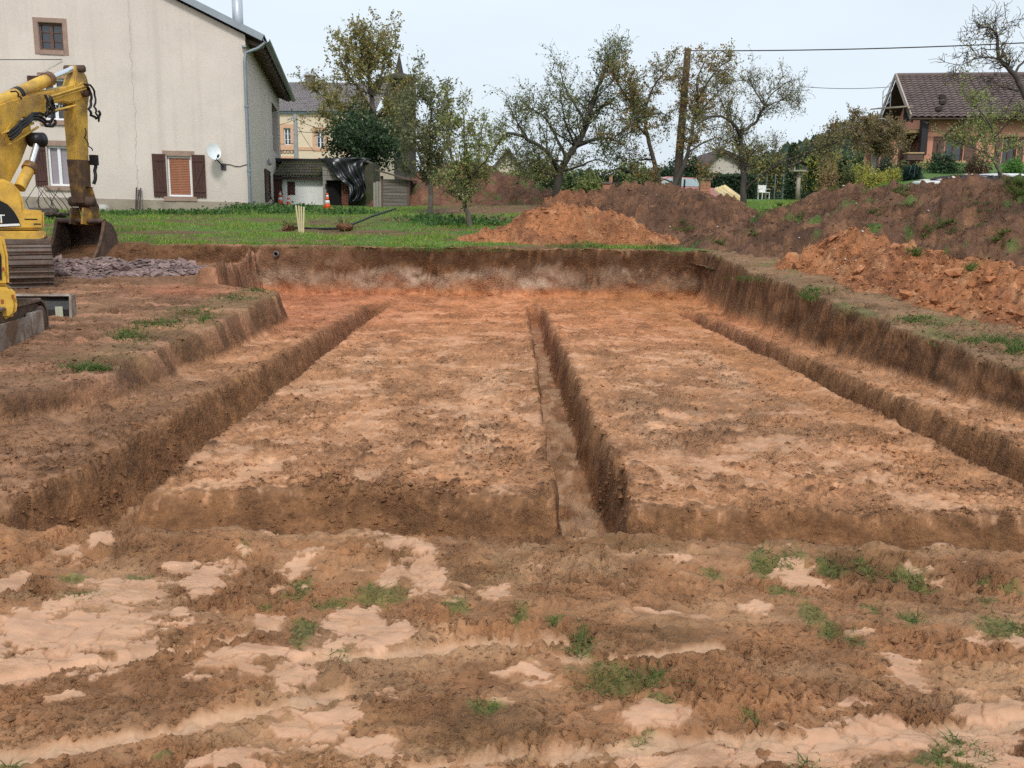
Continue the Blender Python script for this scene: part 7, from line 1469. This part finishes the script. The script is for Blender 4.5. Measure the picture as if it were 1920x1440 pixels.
# hedges and garden bushes closing the view behind the fruit trees
for k, (px, py0, py1, hw, Y, pal, n, lab) in enumerate(((975, 322, 365, 40, 47, GG, 2600, 'green bush behind the old apple tree, nearest the mound'), (1078, 322, 365, 34, 50, DKG + GG, 2600, 'dark green bush just right of the apple tree trunk'), (1108, 332, 366, 30, 48, GG, 2000, 'light green bush left of the garden gate'), (1208, 318, 366, 30, 48, DKG + GG, 2600, 'green bush right of the garden gate'), (1246, 310, 366, 26, 49, DKG, 2200, 'dark bush behind the brick pillar by the wooden pole'), (1290, 296, 362, 30, 50, DKG, 3200, 'tall dark green bush behind the red car'), (1020, 300, 362, 45, 58, GG + RUST, 2800, 'brownish tall bush in the far gardens'), (1440, 292, 350, 36, 58, DKG + GOLD, 3200, 'autumn coloured far tree crown above the wire fence'), (1545, 285, 335, 45, 56, GOLD + GG, 3400, 'yellow-green far trees left of the weeping tree'), (1180, 300, 360, 34, 70, GG, 2200, 'far green tree behind the garden shelter'), (1615, 270, 330, 40, 62, BLUEG + GG, 2600, 'bluish far tree behind the weeping tree'), (1390, 262, 345, 34, 66, GOLD + GG, 2600, 'far autumn tree behind the pale house'))):
    b = at(px, py1, Y); b.z = min(b.z, float(G(b.x, Y))); shrub('garden_bush', lab, px, py0, py1, hw, Y, pal, 60 + k, n, .20 if Y > 50 else .16, 'round', 'bush', 'bushes in the gardens behind', base=b)
def hedge(label, a, b, Y0, Y1, h, pal, seed, n):
    rs = np.random.RandomState(seed); A, B_ = at(a[0], a[1], Y0), at(b[0], b[1], Y1); t = rs.rand(n); x = A.x + (B_.x - A.x) * t; y = A.y + (B_.y - A.y) * t + rs.uniform(-.4, .4, n); g = G(x, y)
    P = np.stack([x, y, g + h * rs.rand(n) ** .6 * (1 + .1 * fbm(x * 1.2, y, 3, seed))], -1); base = Vector((A.x, A.y, float(G(A.x, A.y)))); V, F = leaf_cards(P, .14 * (.6 + .8 * rs.rand(n)), rs, 0); root = thing('clipped_hedge', base, label, 'hedge'); link_mesh('crown', np_mesh('crown', V - np.array(base), F, False, leaf_cols(n, pal, rs)), leaf_mat(), root)
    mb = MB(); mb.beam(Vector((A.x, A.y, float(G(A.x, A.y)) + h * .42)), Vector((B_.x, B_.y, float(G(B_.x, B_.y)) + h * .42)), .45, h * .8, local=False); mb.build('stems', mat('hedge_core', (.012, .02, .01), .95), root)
hedge('dark clipped hedge between the brick pillar and the fruit tree', (1332, 350), (1412, 350), 45, 46, 1.15, DKG, 90, 5000); hedge('long far hedge behind the heaps and gate', (930, 350), (1330, 350), 56, 56, 1.7, DKG + GG, 91, 9000)

# ------------------------------------------------------------------ grass
def blades(P, h, w, cols, rs, lean=.5, bend=True):
    n = len(P); a = rs.rand(n) * 6.283; side = np.stack([np.cos(a), np.sin(a), 0 * a], -1) * (w / 2)[:, None] if hasattr(w, '__len__') else np.stack([np.cos(a), np.sin(a), 0 * a], -1) * w / 2
    l = rs.randn(n, 2) * lean; d = np.stack([l[:, 0], l[:, 1], np.ones(n)], -1); h = h[:, None]
    if bend:
        mid = P + d * h * .55; d2 = d * np.array([2.2, 2.2, .8]); tip = mid + d2 * h * .45
        V = np.stack([P - side, P + side, mid - side * .8, mid + side * .8, tip], 1).reshape(-1, 3); o = np.arange(n)[:, None] * 5
        F = np.concatenate([o + np.array([0, 1, 3]), o + np.array([0, 3, 2]), o + np.array([2, 3, 4])]); k = 5
    else:
        V = np.stack([P - side, P + side, P + d * h], 1).reshape(-1, 3); F = np.arange(n * 3).reshape(n, 3); k = 3
    return V, F, np.repeat(cols, k, axis=0)
def grass_obj(name, label, V, F, c): return tag(link_mesh(name, np_mesh(name, V, F, False, c), leaf_mat()), label, 'grass', kind='stuff')
GRC = np.array([(.075, .16, .022), (.10, .19, .03), (.06, .125, .022), (.14, .19, .05), (.18, .16, .065)])
rs = np.random.RandomState(31)
n = 150000; y = 18.6 + 16.5 * rs.rand(n) ** 1.25; x = rs.uniform(-.56, .42, n) * y
_, _, _, lw, trk_, _ = ground(x, y)
k = (rs.rand(n) < lw * np.clip(1.05 - 1.15 * trk_, .05, 1)) & ((x < 2.6 + .5 * rs.randn(n)) | (y > 24)); x, y = x[k], y[k]; z = gha(x, y); n = len(x)
tall = np.clip(fbm(x * .9, y * .9, 3, 230) * 2 + .9, .5, 2.2)
V, F, c = blades(np.stack([x, y, z - .01], -1), (.035 + .05 * rs.rand(n)) * tall, .016 + .012 * rs.rand(n), GRC[rs.randint(0, 5, n)] * np.array([1.6, 1.5, 1.3]) * (1.0 + .8 * rs.rand(n, 1)), rs, .45, False)
grass_obj('grass', 'green lawn grass between the pit and the farmhouse', V, F, c)
# tufts that survive near the viewer
P = []; hh = []
for px, py, a, b, dn in TUFTS:
    n = int(a * b * .085 * dn) + 12; u = rs.randn(n, 2) * .5; ok = np.hypot(u[:, 0], u[:, 1]) < 1.2; u = u[ok]
    for q in u:
        g = gz(px + q[0] * a, py + q[1] * b, 0.0); P.append((g.x, g.y)); hh.append((.014 + .018 * rs.rand()) * (1.5 if dn > 1.3 else .8))
P = np.array(P); m = fbm(P[:, 0] * 9, P[:, 1] * 9, 3, 231) > -.22; P = P[m]; hh = np.array(hh)[m]; z = gha(P[:, 0], P[:, 1]); n = len(P)
V, F, c = blades(np.stack([P[:, 0], P[:, 1], z - .004], -1), hh, .0032 + .002 * rs.rand(n), GRC[rs.randint(0, 5, n)] * (.7 + .6 * rs.rand(n, 1)), rs, 1.25)
grass_obj('grass', 'small trampled grass tufts in the near mud', V, F, c)
# sods and hanging turf along the rims, and patches on the earth banks
PX = []; hh = []
def patch(px, py, a, b, n, h):
    for _ in range(n): PX.append((px + rs.randn() * a * .5, py + rs.randn() * b * .5)); hh.append(h * (.5 + rs.rand()))
_hf = [HEAPF[k_] for k_ in HEAPF if 'mound' not in k_]
def HITZ(x, y):
    """surface height including the heaps"""
    g = NAT(x, y); gx = ((x + 3) / .1).astype(int); gy = ((y - 6) / .1).astype(int); ok = (gx >= 0) & (gx < 180) & (gy >= 0) & (gy < 200); h = np.full(x.shape, -9.); h[ok] = HM[gx[ok], gy[ok]]; return np.maximum(g, h)
HM = np.full((180, 200), -9.)
for V_, _c in _hf:
    gx = ((V_[:, 0] + 3) / .1).astype(int); gy = ((V_[:, 1] - 6) / .1).astype(int); ok = (gx >= 0) & (gx < 180) & (gy >= 0) & (gy < 200); np.maximum.at(HM, (gx[ok], gy[ok]), V_[ok, 2])
for px, py, a, b, n, h in ((1095, 464, 60, 4, 420, .09), (1240, 465, 40, 4, 300, .08), (1180, 468, 120, 4, 260, .05), (820, 466, 110, 4, 420, .05), (640, 462, 120, 4, 380, .05), (930, 467, 60, 3, 200, .05), (165, 692, 42, 5, 420, .055), (240, 632, 40, 12, 420, .045), (300, 608, 60, 10, 480, .045), (360, 585, 50, 8, 320, .04), (440, 560, 50, 8, 260, .05), (480, 545, 30, 5, 200, .05), (385, 600, 12, 5, 150, .06), (1715, 602, 40, 8, 300, .05), (1760, 612, 50, 6, 160, .04), (1850, 640, 70, 10, 380, .05), (1905, 655, 30, 10, 240, .06), (1520, 552, 22, 10, 260, .07), (1550, 545, 60, 5, 160, .04), (1400, 520, 40, 6, 120, .05),
    (1455, 386, 20, 9, 220, .08), (1410, 440, 12, 5, 110, .07), (1280, 430, 18, 7, 160, .08), (1350, 455, 20, 5, 130, .07), (1775, 425, 22, 14, 230, .08), (1872, 455, 16, 10, 180, .08), (1715, 473, 14, 8, 120, .08), (1820, 502, 10, 5, 90, .08), (1738, 440, 10, 5, 90, .08), (1690, 360, 16, 6, 120, .09), (1700, 388, 14, 5, 80, .07), (1910, 358, 26, 14, 420, .14), (1840, 395, 30, 12, 100, .07), (1500, 410, 10, 5, 60, .06), (1560, 355, 14, 4, 90, .08), (1640, 400, 12, 5, 70, .07)):
    patch(px, py, a, b, n, h)
D = np.array([ray(*q) for q in PX]); ys_ = np.linspace(6, 26, 260); hitd = np.zeros(len(D), bool); P = np.zeros((len(D), 3))
for yk in ys_:
    Q = np.array([0, 0, CAMZ])[None] + D * (yk / D[:, 1])[:, None]; new = (~hitd) & (Q[:, 2] <= HITZ(Q[:, 0], Q[:, 1])); P[new] = Q[new]; hitd |= new
P = P[hitd]; hh = np.array(hh)[hitd]; P[:, 2] = np.maximum(gha(P[:, 0], P[:, 1]), HITZ(P[:, 0], P[:, 1]) - .03)
n = len(P); V, F, c = blades(P - np.array([0, 0, .008]), np.array(hh), .008 + .006 * rs.rand(n), GRC[rs.randint(0, 5, n)] * (.7 + .5 * rs.rand(n, 1)), rs, .7)
grass_obj('grass', 'turf remnants along the pit rims and on the earth banks', V, F, c)
# weeds along the foot of the farmhouse and by the store
P = []; 
for px, py, a, b, n in ((330, 398, 60, 4, 500), (400, 398, 50, 5, 420), (465, 392, 26, 10, 800), (490, 392, 26, 8, 600), (560, 392, 24, 8, 700), (520, 396, 40, 6, 400), (650, 398, 40, 7, 500), (210, 400, 60, 4, 300), (800, 412, 30, 8, 400), (62, 384, 12, 8, 300), (120, 410, 50, 5, 200), (900, 418, 50, 8, 500), (840, 420, 40, 8, 300)):
    q = pix_ground(px, py + 3, 19, 42)
    for _ in range(n): r = rs.randn(3); P.append((q.x + r[0] * a * .012, q.y + r[1] * .35, q.z + abs(r[2]) * b * .010))
P = np.array(P); g = gha(P[:, 0], P[:, 1]); P[:, 2] = np.maximum(P[:, 2], g + .02); n = len(P); V, F = leaf_cards(P, .07 + .07 * rs.rand(n), rs, -.4)
tag(link_mesh('weeds', np_mesh('weeds', V, F, False, leaf_cols(n, [(.04, .085, .02), (.06, .11, .03), (.03, .06, .02)], rs)), leaf_mat()), 'leafy weeds along the farmhouse foot and lawn edge', 'weeds', kind='stuff')
